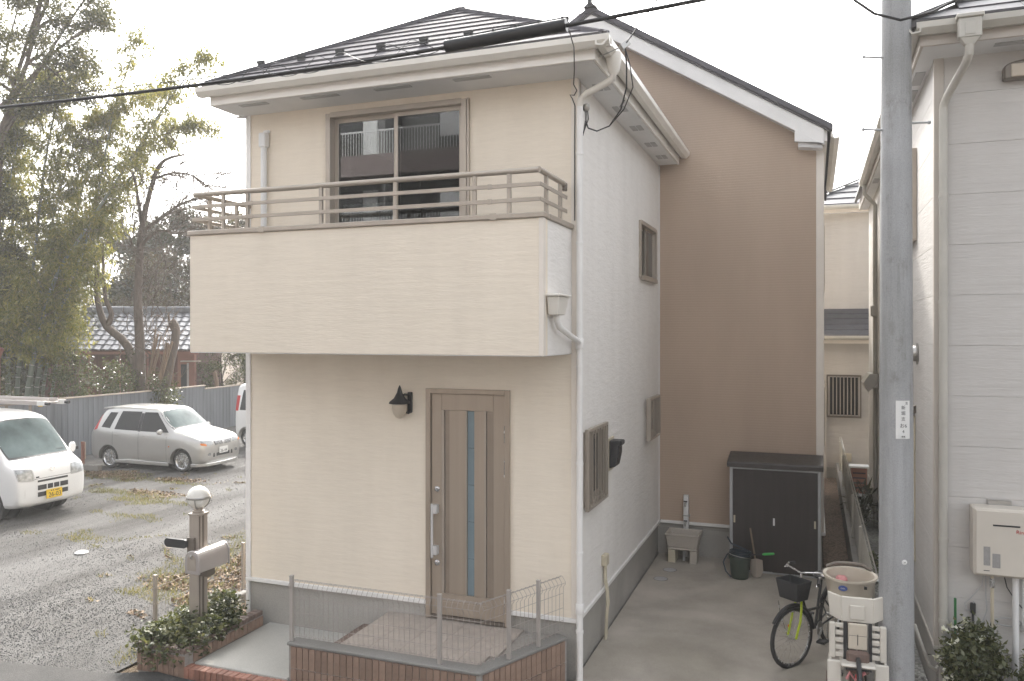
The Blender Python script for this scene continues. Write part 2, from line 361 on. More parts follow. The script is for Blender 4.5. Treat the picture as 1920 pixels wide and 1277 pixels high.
# ---------------------------------------------------------------- mesh helpers
class MB:
    """collects faces and links them as one mesh object"""
    def __init__(self): self.v = []; self.f = []
    def add(self, vs, fs):
        o = len(self.v)
        self.v += [tuple(p) for p in vs]
        self.f += [tuple(i + o for i in q) for q in fs]
        return self
    def box(self, x0, y0, z0, x1, y1, z1):
        if x0 > x1: x0, x1 = x1, x0
        if y0 > y1: y0, y1 = y1, y0
        if z0 > z1: z0, z1 = z1, z0
        return self.add([(x0, y0, z0), (x1, y0, z0), (x1, y1, z0), (x0, y1, z0), (x0, y0, z1), (x1, y0, z1), (x1, y1, z1), (x0, y1, z1)],
                        [(0, 3, 2, 1), (4, 5, 6, 7), (0, 1, 5, 4), (1, 2, 6, 5), (2, 3, 7, 6), (3, 0, 4, 7)])
    def obb(self, c, a, b, d):
        """box from centre and three half vectors"""
        c, a, b, d = Vector(c), Vector(a), Vector(b), Vector(d)
        vs = [c + sa * a + sb * b + sd * d for sd in (-1, 1) for sb in (-1, 1) for sa in (-1, 1)]
        return self.add(vs, [(0, 2, 3, 1), (4, 5, 7, 6), (0, 1, 5, 4), (1, 3, 7, 5), (3, 2, 6, 7), (2, 0, 4, 6)])
    def bar(self, p, q, w, h, up=(0, 0, 1)):
        """straight bar p to q, width w sideways, h along up"""
        p, q, up = Vector(p), Vector(q), Vector(up)
        t = (q - p); L = t.length; t.normalize()
        s = t.cross(up).normalized(); u = s.cross(t).normalized()
        return self.obb((p + q) / 2, t * L / 2, s * w / 2, u * h / 2)
    def prism(self, poly, axis, a, b):
        n = len(poly)
        mk = {'x': lambda s, p: (s, p[0], p[1]), 'y': lambda s, p: (p[0], s, p[1]), 'z': lambda s, p: (p[0], p[1], s)}[axis]
        vs = [mk(a, p) for p in poly] + [mk(b, p) for p in poly]
        fs = [tuple(range(n)), tuple(range(2 * n - 1, n - 1, -1))] + [(i, n + i, n + (i + 1) % n, (i + 1) % n) for i in range(n)]
        return self.add(vs, fs)
    def tube(self, pts, r, n=8, caps=True):
        pts = [Vector(p) for p in pts]
        m = len(pts)
        rs = r if isinstance(r, (list, tuple)) else [r] * m
        t0 = (pts[1] - pts[0]).normalized()
        ref = Vector((0, 0, 1)) if abs(t0.z) < 0.9 else Vector((1, 0, 0))
        s = t0.cross(ref).normalized()
        vs = []
        for i, p in enumerate(pts):
            t = (pts[min(i + 1, m - 1)] - pts[max(i - 1, 0)])
            if t.length < 1e-9: t = t0
            t = t.normalized()
            s = (s - t * s.dot(t))
            s = s.normalized() if s.length > 1e-6 else t.orthogonal().normalized()
            u = t.cross(s)
            for k in range(n):
                a = 2 * math.pi * k / n
                vs.append(p + (s * math.cos(a) + u * math.sin(a)) * rs[i])
        fs = [(i * n + k, i * n + (k + 1) % n, (i + 1) * n + (k + 1) % n, (i + 1) * n + k) for i in range(m - 1) for k in range(n)]
        if caps:
            fs += [tuple(range(n - 1, -1, -1)), tuple(range((m - 1) * n, m * n))]
        return self.add(vs, fs)
    def lathe(self, prof, c=(0, 0, 0), n=20, axis='z'):
        """profile of (radius, height) turned round an axis through c"""
        vs = []
        for r_, h in prof:
            for k in range(n):
                a = 2 * math.pi * k / n
                p = (r_ * math.cos(a), r_ * math.sin(a), h)
                if axis == 'y': p = (p[0], p[2], p[1])
                if axis == 'x': p = (p[2], p[0], p[1])
                vs.append((p[0] + c[0], p[1] + c[1], p[2] + c[2]))
        m = len(prof)
        fs = [(i * n + k, i * n + (k + 1) % n, (i + 1) * n + (k + 1) % n, (i + 1) * n + k) for i in range(m - 1) for k in range(n)]
        fs += [tuple(range(n - 1, -1, -1)), tuple(range((m - 1) * n, m * n))]
        return self.add(vs, fs)
    def build(self, name, mat, parent=None, bevel=0.0, smooth=False, loc=None, rot=None, seg=1):
        me = bpy.data.meshes.new(name)
        bm = bmesh.new()
        vs = [bm.verts.new(p) for p in self.v]
        for f in self.f:
            try: bm.faces.new([vs[i] for i in f])
            except ValueError: pass
        if smooth: bmesh.ops.remove_doubles(bm, verts=bm.verts, dist=1e-5)
        bmesh.ops.recalc_face_normals(bm, faces=bm.faces)
        if bevel:
            es = [e for e in bm.edges if len(e.link_faces) == 2 and e.calc_face_angle(0) > 0.6]
            bmesh.ops.bevel(bm, geom=es, offset=bevel, segments=seg, affect='EDGES', profile=0.6, clamp_overlap=True)
        if smooth:
            for f in bm.faces: f.smooth = True
            for e in bm.edges:
                if len(e.link_faces) == 2 and e.calc_face_angle(0) > 0.75: e.smooth = False
        bm.to_mesh(me); bm.free()
        return link(name, me, mat, parent, loc, rot)

def link(name, me, mat, parent=None, loc=None, rot=None):
    o = bpy.data.objects.new(name, me)
    if mat is not None and not me.materials: me.materials.append(M[mat] if isinstance(mat, str) else mat)
    col.objects.link(o)
    if parent is not None: o.parent = parent
    if loc is not None: o.location = loc
    if rot is not None: o.rotation_euler = rot
    return o

def thing(name, label, cat, loc=(0, 0, 0), rotz=0.0, group=None):
    o = bpy.data.objects.new(name, None)
    o.empty_display_size = 0.2
    col.objects.link(o)
    o.location = loc; o.rotation_euler = (0, 0, rotz)
    o['label'] = label; o['category'] = cat
    if group: o['group'] = group
    return o

def tag(o, label, cat, group=None):
    o['label'] = label; o['category'] = cat
    if group: o['group'] = group
    return o

def struct(o): o['kind'] = 'structure'; return o
def stuff(o): o['kind'] = 'stuff'; return o

def box(name, mat, parent, x0, y0, z0, x1, y1, z1, bevel=0.0):
    return MB().box(x0, y0, z0, x1, y1, z1).build(name, mat, parent, bevel)

def tube(name, mat, parent, pts, r, n=10):
    return MB().tube(pts, r, n).build(name, mat, parent, smooth=True)

def wall(name, mat, parent, o, u, nrm, ulen, z0, z1, holes=(), depth=0.12):
    """a wall face with real openings; o = start point on plan, u along it, nrm outward"""
    o, u, nrm = Vector(o), Vector(u), Vector(nrm)
    us = sorted({0.0, ulen} | {h[0] for h in holes} | {h[1] for h in holes})
    zs = sorted({z0, z1} | {h[2] for h in holes} | {h[3] for h in holes})
    mb = MB()
    P = lambda a, z, d=0: tuple(o + u * a - nrm * d + Vector((0, 0, z)))
    def q(a, b, c, d): mb.add([a, b, c, d], [(0, 1, 2, 3)])
    inhole = lambda a, z: any(h[0] < a < h[1] and h[2] < z < h[3] for h in holes)
    for a0, a1 in zip(us, us[1:]):
        for b0, b1 in zip(zs, zs[1:]):
            if not inhole((a0 + a1) / 2, (b0 + b1) / 2):
                q(P(a0, b0), P(a1, b0), P(a1, b1), P(a0, b1))
    for h in holes:
        a0, a1, b0, b1 = h
        q(P(a0, b0), P(a0, b1), P(a0, b1, depth), P(a0, b0, depth))
        q(P(a1, b0), P(a1, b0, depth), P(a1, b1, depth), P(a1, b1))
        q(P(a0, b1), P(a1, b1), P(a1, b1, depth), P(a0, b1, depth))
        q(P(a0, b0), P(a0, b0, depth), P(a1, b0, depth), P(a1, b0))
    # outer rim and back so that the wall has thickness
    q(P(0, z0), P(0, z0, depth), P(0, z1, depth), P(0, z1)); q(P(ulen, z0), P(ulen, z1), P(ulen, z1, depth), P(ulen, z0, depth))
    q(P(0, z1), P(0, z1, depth), P(ulen, z1, depth), P(ulen, z1)); q(P(0, z0), P(ulen, z0), P(ulen, z0, depth), P(0, z0, depth))
    me = bpy.data.meshes.new(name)
    me.from_pydata(mb.v, [], mb.f)
    bm = bmesh.new(); bm.from_mesh(me); bmesh.ops.remove_doubles(bm, verts=bm.verts, dist=1e-6)
    bm.to_mesh(me); bm.free()
    return link(name, me, mat, parent)

def text(name, body, size, mat, parent, loc, rot, extrude=0.0008, align='CENTER'):
    cu = bpy.data.curves.new(name, 'FONT')
    cu.body = body; cu.size = size; cu.extrude = extrude
    cu.align_x = align; cu.align_y = 'CENTER'
    t = bpy.data.objects.new(name + '_src', cu)
    col.objects.link(t)
    dg = bpy.context.evaluated_depsgraph_get()
    me = bpy.data.meshes.new_from_object(t.evaluated_get(dg))
    bpy.data.objects.remove(t); bpy.data.curves.remove(cu)
    me.materials.clear()
    return link(name, me, mat, parent, loc, rot)

def copy_tree(o, parent=None, loc=None):
    c = o.copy(); col.objects.link(c); c.parent = parent
    if loc is not None: c.location = loc
    for ch in list(o.children): copy_tree(ch, c)
    return c

def quads(name, mat, parent, V):
    """V: (n,4,3) array of loose quads -> one mesh"""
    n = len(V)
    me = bpy.data.meshes.new(name)
    me.vertices.add(n * 4); me.loops.add(n * 4); me.polygons.add(n)
    me.vertices.foreach_set('co', np.ascontiguousarray(V, dtype=np.float32).ravel())
    me.loops.foreach_set('vertex_index', np.arange(n * 4, dtype=np.int32))
    me.polygons.foreach_set('loop_start', np.arange(0, n * 4, 4, dtype=np.int32))
    me.polygons.foreach_set('loop_total', np.full(n, 4, dtype=np.int32))
    me.update(calc_edges=True)
    return link(name, me, mat, parent)

def unit(a): return a / (np.linalg.norm(a, axis=-1, keepdims=True) + 1e-9)

def leaves(P, length, width, droop=0.0, flat=0.0, jitter=0.4):
    """rhombus leaves at points P: (n,4,3)"""
    n = len(P)
    d = unit(rng.normal(size=(n, 3)) + np.array([0, 0, -droop]))
    if flat: d = unit(d * np.array([1, 1, 1 - flat]))
    s = unit(np.cross(d, rng.normal(size=(n, 3)) * np.array([0.5, 0.5, 1.0])))
    L = length * (1 + jitter * rng.uniform(-1, 1, (n, 1))); W = width * (1 + jitter * rng.uniform(-1, 1, (n, 1)))
    mid = P + d * L * 0.45
    nr = np.cross(d, s) * W * 0.25
    return np.stack([P, mid + s * W / 2 + nr, P + d * L, mid - s * W / 2 + nr], 1)

def clumps(centres, n, spread):
    """n points gathered round each of the centres"""
    c = np.asarray(centres)
    k = rng.integers(0, len(c), n)
    sp = np.asarray(spread)
    return c[k] + rng.normal(size=(n, 3)) * sp

def in_ellipsoid(n, c, r, hollow=0.35):
    d = unit(rng.normal(size=(n, 3)))
    q = (hollow + (1 - hollow) * rng.uniform(0, 1, (n, 1))) ** (1 / 2.0)
    return np.asarray(c) + d * q * np.asarray(r)

# ================================================================= the ground
def sheet(name, mat, pts, z):
    m = MB(); m.add([(x, y, z if not callable(z) else z(x, y)) for x, y in pts], [tuple(range(len(pts)))])
    return struct(m.build(name, mat))

struct(MB().add([(-400, -300, -0.04), (400, -300, -0.04), (400, 600, -0.04), (-400, 600, -0.04)], [(0, 1, 2, 3)]).build('ground', 'soil'))
# gravel lot: a gently uneven sheet
def lot_z(x, y):
    return 0.012 * math.sin(x * 1.7 + y * 0.6) + 0.010 * math.sin(y * 2.1 - x * 0.4)
m = MB()
xs = [-18.8 + i * 0.6 for i in range(25)] + [-4.35]
ys = [-1.75, -1.2, -0.6] + [i * 0.6 for i in range(0, 40)] + [24 + 1 * i for i in range(3)]
m.add([(x, y, lot_z(x, y)) for y in ys for x in xs], [(j * len(xs) + i, j * len(xs) + i + 1, (j + 1) * len(xs) + i + 1, (j + 1) * len(xs) + i) for j in range(len(ys) - 1) for i in range(len(xs) - 1)])
struct(m.build('parking_lot', 'gravel', smooth=True))
# asphalt road with a ragged edge against the gravel
edge = []
for i in range(60):
    x = -30 + i * 0.45
    y = -1.34 + 0.205 * min(0, x + 3.9) * (1 if x > -7 else 0) - (0.62 if x <= -7 else 0) + 0.05 * math.sin(x * 3.1) + 0.03 * math.sin(x * 7.7)
    edge.append((x, y))
edge = [e for e in edge if e[0] < -3.65]
sheet('road', 'asphalt', [(-30, -14), (30, -14), (30, -2.0), (0.0, -2.0), (-2.4, -1.32), (-3.6, -1.32)] + edge[::-1], 0.024)
# driveway slab rising towards the back
drive_z = lambda x, y: 0.03 + max(0.0, y + 0.5) * 0.0165
m = MB()
dx = [0.0, 0.65, 1.3, 1.95, 2.58]; dy = [-2.05, -1.2, -0.5, 0.5, 1.5, 2.5, 3.5, 4.42]
m.add([(x, y, drive_z(x, y)) for y in dy for x in dx], [(j * 5 + i, j * 5 + i + 1, (j + 1) * 5 + i + 1, (j + 1) * 5 + i) for j in range(7) for i in range(4)])
struct(m.build('driveway', 'driveway'))
sheet('side_strip', 'brown_gravel', [(2.262, 4.42), (2.60, 4.42), (2.60, 13.4), (2.262, 13.4)], 0.06)
sheet('neighbour_strip', 'pale_gravel', [(2.70, 0.9), (3.14, 0.9), (3.14, 14.0), (2.70, 14.0)], 0.05)
sheet('neighbour_front_ground', 'soil', [(2.60, -2.0), (9, -2.0), (9, 0.60), (3.1, 0.60), (3.1, 0.9), (2.60, 0.9)], 0.03)
struct(box('planting_strip', 'soil', None, -4.26, -0.10, -0.02, -3.852, 9.0, 0.14))

# ================================================================= main house
H = thing('two_storey_house', 'narrow two-storey cream house with balcony, dark roof and brown gabled rear wing', 'house')
CAP = 0.56
# front and right walls
win_up = (-2.784, -1.156, 3.62, 5.70)
door_r = (-1.605, -0.683, 0.43, 2.775)
U = lambda h: (h[0] + 3.85, h[1] + 3.85, h[2], h[3])
wall('front_wall', 'cream', H, (-3.85, 0, 0), (1, 0, 0), (0, -1, 0), 3.85, 0.60, 5.80, [U(win_up), (door_r[0] + 3.85, door_r[1] + 3.85, 0.60, door_r[3])], 0.14)
SW = (2.93, 4.06, 4.06, 4.81)
GW = (0.24, 1.02, 1.62, 2.36)
TW = (3.42, 4.12, 1.90, 2.44)
wall('side_wall', 'white_siding', H, (0, 0.002, 0), (0, 1, 0), (1, 0, 0), 4.395, 0.601, 5.799, [(h[0] - 0.002, h[1] - 0.002, h[2], h[3]) for h in (SW, GW, TW)], 0.14)
wall('left_wall', 'cream', H, (-3.85, 10.2, 0), (0, -1, 0), (-1, 0, 0), 10.198, 0.601, 5.799, [], 0.14)
box('foundation', 'foundation', H, -3.83, 0.022, -0.1, -0.02, 4.4, 0.562)
# base flashing
m = MB().box(-3.862, -0.022, 0.556, door_r[0] - 0.002, 0.02, 0.598).box(door_r[1] + 0.002, -0.022, 0.556, 0.022, 0.02, 0.598).box(-0.02, 0.0205, 0.556, 0.022, 4.38, 0.598)
m.build('base_flashing', 'trim_white', H, 0.004)
# corner trims
MB().box(-0.055, -0.014, 0.60, 0.014, -0.001, 5.787).box(0.001, -0.0009, 0.60, 0.014, 0.05, 5.787).build('corner_trim', 'trim_cream', H, 0.003)
MB().box(-3.866, -0.014, 0.60, -3.80, -0.001, 5.787).box(-3.866, -0.0009, 0.0, -3.851, 0.05, 5.787).build('corner_trim', 'trim_white', H, 0.003)
MB().box(-3.866, -0.012, 0.14, -3.825, 0.021, 0.555).build('corner_trim', 'trim_white', H, 0.003)
MB().box(0.001, 4.35, 0.60, 0.012, 4.397, 5.787).build('corner_trim', 'trim_white', H, 0.003)

# ---- rear gabled wing
SL = 0.615
RX, RZ = -0.97, 8.19                         # ridge, top of roofing at the gable
roof_z = lambda x: RZ - SL * abs(x - RX)
GY = 4.40
pts = [(-3.85, 5.75), (0.0, 5.75), (0.0, 0.60), (2.16, 0.60), (2.16, roof_z(2.16) - 0.30), (RX, RZ - 0.30), (-3.85, roof_z(-3.85) - 0.30)]
MB().prism(pts, 'y', GY, GY + 0.14).build('gable_wall', 'brown_siding', H)
MB().box(2.161, GY - 0.008, 0.60, 2.262, GY + 0.1, roof_z(2.26) - 0.28).build('corner_trim', 'trim_cream', H, 0.004)
wall('rear_side_wall', 'cream', H, (2.26, GY + 0.1, 0), (0, 1, 0), (1, 0, 0), 5.7, 0.60, 6.0, [(1.4, 2.3, 4.0, 5.0), (1.4, 2.3, 1.6, 2.5)], 0.14)
box('foundation', 'foundation', H, -0.01, GY + 0.025, -0.1, 2.24, 10.1, 0.562)
MB().box(0.023, GY - 0.022, 0.556, 2.275, GY + 0.02, 0.598).box(2.24, GY + 0.0205, 0.556, 2.282, 10.1, 0.598).build('base_flashing', 'trim_white', H, 0.004)
# rear wing roof: two thick slopes
def slope(x_eave, y0, y1, top, th):
    x0, x1 = (RX, x_eave)
    return [(x0, RZ + top), (x1, RZ + top - SL * abs(x1 - RX)), (x1, RZ + top - SL * abs(x1 - RX) - th), (x0, RZ + top - th)]
rr = MB().prism(slope(2.37, 0, 0, 0, 0.085), 'y', 4.12, 10.4).build('roof', 'roof', H, 0.004)
MB().prism(slope(-4.20, 0, 0, 0, 0.085), 'y', 4.12, 10.4).build('roof', 'roof', H, 0.004)
MB().prism([(RX - 0.10, RZ - 0.035), (RX, RZ + 0.05), (RX + 0.10, RZ - 0.035)], 'y', 4.08, 10.42).build('ridge_cap', 'roof_edge', rr)
box('ridge_finial', 'roof_edge', rr, RX - 0.03, 4.07, RZ + 0.0, RX + 0.03, 4.13, RZ + 0.085)
# stepped verge trim under the roofing, then the white bargeboards
for xe, zoff in ((2.33, 0), (-4.16, 0)):
    s = 1 if xe > RX else -1
    f = lambda x, d: (x, RZ - SL * abs(x - RX) - d)
    MB().prism([f(RX, 0.087), f(xe, 0.087), f(xe, 0.115), f(RX, 0.115)], 'y', 4.135, 4.2).build('verge_trim', 'roof_edge', rr)
    MB().prism([f(RX, 0.117), f(xe - 0.07 * s, 0.117), f(xe - 0.07 * s, 0.335), f(RX, 0.335)], 'y', 4.16, 4.195).build('bargeboard', 'trim_white', H, 0.003)
    MB().prism([f(RX, 0.300), f(xe - 0.08 * s, 0.300), f(xe - 0.08 * s, 0.315), f(RX, 0.315)], 'y', 4.197, 4.40).build('gable_soffit', 'soffit', H)
# boxed eave return at the right foot of the gable
zt = roof_z(1.885) - 0.34
MB().prism([(1.885, zt + 0.02), (2.262, roof_z(2.262) - 0.34 + 0.02), (2.262, 5.895), (1.885, 5.945)], 'y', 4.152, 4.198).build('eave_return', 'trim_white', H, 0.003)
MB().prism([(1.93, 5.94), (2.24, 5.90), (2.24, 5.84), (1.93, 5.88)], 'y', 4.20, 4.398).build('eave_return_soffit', 'soffit', H)
MB().prism([(2.265, 5.93), (2.30, 5.93), (2.30, 6.09), (2.265, 6.11)], 'y', 4.2, 10.2).build('fascia', 'trim_white', H)
g = MB().prism([(2.345, 5.985), (2.39, 5.95), (2.45, 5.955), (2.475, 6.06), (2.465, 6.06), (2.44, 5.97), (2.39, 5.965), (2.36, 6.05), (2.345, 6.05)], 'y', 4.18, 8.6).build('gutter', 'gutter', H)
wall('back_wall', 'cream', H, (2.259, 10.195, 0), (-1, 0, 0), (0, 1, 0), 6.1, 0.0, 6.0, [], 0.14)
MB().box(-3.82, 4.41, -0.1, 2.2, 10.18, 0.5).build('rear_floor', 'foundation', H)
# windows of the rear wing's passage side
for z0, z1 in ((4.0, 5.0), (1.6, 2.5)):
    w = MB().box(2.20, 5.9, z0, 2.29, 6.8, z0 + 0.04).box(2.20, 5.9, z1 - 0.04, 2.29, 6.8, z1).box(2.20, 5.9, z0 + 0.04, 2.29, 5.95, z1 - 0.04).box(2.20, 6.75, z0 + 0.04, 2.29, 6.8, z1 - 0.04).build('window', 'bronze', H)
    box('pane', 'car_glass', w, 2.215, 5.95, z0 + 0.04, 2.225, 6.75, z1 - 0.04)

# ---- front roof: hip with stacked sheet courses
EL, ER, AP = Vector((-4.04, -0.50, 6.005)), Vector((0.41, -0.50, 5.99)), Vector((-1.93, 1.55, 7.28))
NC = 10
for i in range(NC):
    t0, t1 = i / NC, (i + 1) / NC + 0.012
    t1 = min(t1, 1.0)
    a, b = EL.lerp(AP, t0), ER.lerp(AP, t0)
    c, d = ER.lerp(AP, t1), EL.lerp(AP, t1)
    nrm = (b - a).cross(d - a).normalized()
    if nrm.z < 0: nrm = -nrm
    up0, up1 = nrm * 0.022, nrm * 0.005
    dn = nrm * -0.02
    MB().add([a + up0, b + up0, c + up1, d + up1, a + dn, b + dn, c + dn, d + dn],
             [(0, 1, 2, 3), (7, 6, 5, 4), (0, 4, 5, 1), (1, 5, 6, 2), (2, 6, 7, 3), (3, 7, 4, 0)]).build('roof_course', 'roof', H)
# hip caps and the two side slopes
for p in (EL, ER):
    q = AP
    dirn = (q - p).normalized()
    MB().bar(p + Vector((0, 0, 0.008)) + dirn * 0.02, q + Vector((0, 0, 0.02)), 0.10, 0.05).build('hip_cap', 'roof', H, 0.008)
MB().bar(AP + Vector((0, 0, 0.04)), (-1.93, 4.5, 7.32), 0.12, 0.04).build('ridge_cap', 'roof', H, 0.008)
MB().add([ER, (0.41, 4.38, 5.99), (-1.93, 4.5, 7.28), AP, ER - Vector((0, 0, .05)), Vector((0.41, 4.38, 5.94)), Vector((-1.93, 4.5, 7.2)), AP - Vector((0, 0, .08))],
         [(0, 1, 2, 3), (7, 6, 5, 4), (0, 4, 5, 1), (1, 5, 6, 2), (2, 6, 7, 3), (3, 7, 4, 0)]).build('side_slope', 'roof', H)
MB().add([EL, AP, (-1.93, 4.5, 7.28), (-4.04, 4.5, 6.0), EL - Vector((0, 0, .05)), AP - Vector((0, 0, .08)), Vector((-1.93, 4.5, 7.2)), Vector((-4.04, 4.5, 5.95))],
         [(0, 1, 2, 3), (7, 6, 5, 4), (0, 4, 5, 1), (1, 5, 6, 2), (2, 6, 7, 3), (3, 7, 4, 0)]).build('side_slope', 'roof', H)
# dark drip edge
MB().box(-4.05, -0.515, 5.945, 0.42, -0.46, 6.02).build('drip_edge', 'roof_edge', H, 0.006)
MB().box(0.365, -0.455, 5.945, 0.425, 4.38, 6.005).build('drip_edge', 'roof_edge', H, 0.006)
# snow guards
sg = None
for x in (-3.64, -3.11, -2.62, -2.12, -1.62, -1.12, -0.62, -0.12):
    if sg is None:
        sg = MB().box(-0.045, -0.012, 0, 0.045, 0.012, 0.055).box(-0.03, 0.0, -0.012, -0.012, 0.11, 0.02).box(0.012, 0.0, -0.012, 0.03, 0.11, 0.02).box(-0.05, -0.02, 0.035, 0.05, 0.004, 0.065).build('snow_guard', 'black', H, loc=(x, -0.03, 6.31))
    else:
        o = sg.copy(); col.objects.link(o); o.location = (x, -0.03, 6.31)
# fascia and soffit
MB().box(-3.975, -0.465, 5.790, 0.30, -0.44, 5.965).box(0.275, -0.4395, 5.790, 0.30, 4.32, 5.965).box(-3.975, -0.4395, 5.790, -3.95, -0.04, 5.965).build('fascia', 'trim_fascia', H, 0.004)
MB().box(0.272, 4.3205, 5.783, 0.302, 4.34, 5.965).build('fascia_end', 'trim_white', H, 0.003)
sf = MB().box(-3.948, -0.438, 5.787, 0.273, -0.002, 5.797).box(0.002, -0.0015, 5.787, 0.273, 4.318, 5.797).box(-3.948, -0.0015, 5.787, -3.852, 0.35, 5.797).build('soffit', 'soffit', H)
m = MB().box(-3.985, -0.03, 5.765, -3.853, 0.0, 5.785); m.build('soffit_end', 'soffit', H)
for x0, x1 in ((-2.87, -2.43), (-2.0, -1.60), (-1.13, -0.75), (-3.65, -3.3)):
    v = box('soffit_vent', 'vent', sf, x0, -0.40, 5.779, x1, -0.33, 5.786)
for y in (0.34, 1.18, 2.06, 2.96, 3.75):
    for k in (0, 1):
        box('soffit_vent', 'vent', sf, 0.085 + k * 0.075, y - 0.11, 5.779, 0.145 + k * 0.075, y + 0.11, 5.786)
# gutters: open ogee channel with a lip
gp = [(0.0, 0.0), (0.0, -0.085), (-0.07, -0.095), (-0.115, -0.05), (-0.118, 0.0), (-0.105, 0.004), (-0.10, -0.04), (-0.065, -0.08), (-0.015, -0.075), (-0.012, 0.0)]
MB().prism([(-0.47 + a, 5.965 + b) for a, b in gp], 'x', -4.07, 0.455).build('gutter', 'gutter', H)
MB().prism([(0.33 - a, 5.960 + b) for a, b in gp], 'y', -0.585, 4.365).build('gutter', 'gutter', H)
# rain hopper and main downpipe at the corner
hp = MB().lathe([(0.035, -0.16), (0.055, -0.13), (0.065, -0.06), (0.075, 0.0), (0.075, 0.035), (0.068, 0.035)], (0.405, -0.20, 5.88), 16).build('rain_hopper', 'gutter', H, smooth=True)
tube('outlet_elbow', 'gutter', hp, [(0.405, -0.20, 5.73), (0.395, -0.195, 5.69), (0.34, -0.17, 5.665), (0.12, -0.10, 5.60), (0.06, -0.075, 5.56), (0.045, -0.065, 5.50)], 0.033, 12)
dp = tube('downpipe', 'trim_white', H, [(0.045, -0.065, 5.52), (0.045, -0.065, 0.03)], 0.031, 14)
for z in (5.05, 4.2, 3.02, 2.1, 1.25, 0.5):
    b = MB().lathe([(0.036, z - 0.014), (0.037, z), (0.036, z + 0.014)], (0.045, -0.065, 0), 14).box(0.0, -0.05, z - 0.008, 0.05, 0.0, z + 0.008).build('pipe_clip', 'trim_white', dp)
for z in (3.24, 0.72):
    MB().lathe([(0.038, z - 0.05), (0.041, z - 0.045), (0.041, z + 0.045), (0.038, z + 0.05)], (0.045, -0.065, 0), 14).build('pipe_socket', 'trim_white', dp, smooth=True)
# small vertical vent pipe on the balcony wall
lp = tube('vent_pipe', 'white_plastic', H, [(-3.59, -0.05, 3.60), (-3.59, -0.05, 5.42)], 0.034, 12)
MB().box(-3.635, -0.095, 5.40, -3.545, -0.005, 5.56).box(-3.625, -0.03, 5.56, -3.535, -0.003, 5.60).build('pipe_cowl', 'white_plastic', lp, 0.012)

# ---- balcony
BX0, BX1, BY, BZ0, BZ1 = -3.848, -0.047, -0.90, 3.147, 4.335
B = MB().box(BX0, BY, BZ0, BX1, BY + 0.13, BZ1).build('balcony', 'cream', H, 0.003)
MB().box(BX1 - 0.13, BY + 0.1301, BZ0, BX1, -0.0145, BZ1).build('balcony_side_wall', 'white_siding', B, 0.003)
MB().box(BX0, BY + 0.1301, BZ0, BX0 + 0.13, -0.0145, BZ1).build('balcony_side_wall', 'cream', B, 0.003)
MB().box(BX1 + 0.0005, BY - 0.006, BZ0, BX1 + 0.010, BY + 0.045, BZ1).box(BX1 - 0.035, BY - 0.010, BZ0, BX1 + 0.010, BY - 0.0005, BZ1).build('corner_trim', 'trim_cream', B, 0.002)
box('balcony_soffit', 'soffit', B, BX0 + 0.005, BY + 0.005, BZ0 - 0.006, BX1 - 0.005, -0.003, BZ0 - 0.0005)
box('balcony_floor', 'coping', B, BX0 + 0.131, BY + 0.131, 3.48, BX1 - 0.131, -0.003, 3.56)
cp = MB().box(BX0 - 0.02, BY - 0.025, BZ1 + 0.001, BX1 + 0.02, BY + 0.155, BZ1 + 0.05).build('parapet_cap', 'bronze', B, 0.008)
MB().box(BX1 - 0.155, BY + 0.1555, BZ1 + 0.001, BX1 + 0.022, -0.015, BZ1 + 0.052).build('parapet_cap', 'bronze', B, 0.008)
MB().box(BX0 - 0.022, BY + 0.1555, BZ1 + 0.001, BX0 + 0.155, -0.015, BZ1 + 0.052).build('parapet_cap', 'bronze', B, 0.008)
for x in (-0.50, -2.95):
    box('cap_joint', 'bronze', cp, x - 0.03, BY - 0.0275, BZ1 - 0.004, x + 0.03, BY + 0.158, BZ1 + 0.0525)
# railing: round handrail, two flat rails, square posts
RYc = BY + 0.035; ZC = BZ1 + 0.05
RL, RRx = -3.80, -0.092
tube('handrail', 'bronze', B, [(RL - 0.02, RYc, ZC + 0.372), (RRx, RYc, ZC + 0.372)], 0.026, 12)
tube('handrail', 'bronze', B, [(RRx, RYc - 0.012, ZC + 0.3725), (RRx, -0.14, ZC + 0.3725)], 0.0262, 12)
tube('handrail', 'bronze', B, [(RL, RYc - 0.012, ZC + 0.3725), (RL, -0.03, ZC + 0.3725)], 0.0262, 12)
MB().box(RRx - 0.03, -0.16, ZC + 0.31, RRx + 0.02, -0.075, ZC + 0.39).build('rail_bracket', 'bronze_dark', B, 0.008)
for z in (ZC + 0.115, ZC + 0.245):
    box('rail', 'bronze', B, RL - 0.02, RYc - 0.028, z - 0.018, RRx + 0.012, RYc - 0.015, z + 0.018, 0.003)
    box('rail', 'bronze', B, RRx + 0.013, RYc - 0.028, z - 0.018, RRx + 0.026, -0.10, z + 0.018, 0.003)
    box('rail', 'bronze', B, RL - 0.034, RYc - 0.028, z - 0.018, RL - 0.021, -0.04, z + 0.018, 0.003)
    for x in (-0.545, -3.1):
        box('rail_joint', 'bronze', B, x - 0.02, RYc - 0.032, z - 0.022, x + 0.02, RYc - 0.011, z + 0.022, 0.003)
for x in (-3.455, -3.16, -2.30, -1.495, -0.70, -0.37):
    box('rail_post', 'bronze', B, x - 0.018, RYc - 0.0145, ZC - 0.002, x + 0.018, RYc + 0.0165, ZC + 0.355, 0.003)
for x in (RRx, RL):
    for y in (-0.66, -0.24):
        box('rail_post', 'bronze', B, x - 0.0205 + (0.0 if x == RRx else 0.0), y - 0.018, ZC - 0.002, x + 0.0125, y + 0.018, ZC + 0.355, 0.003)
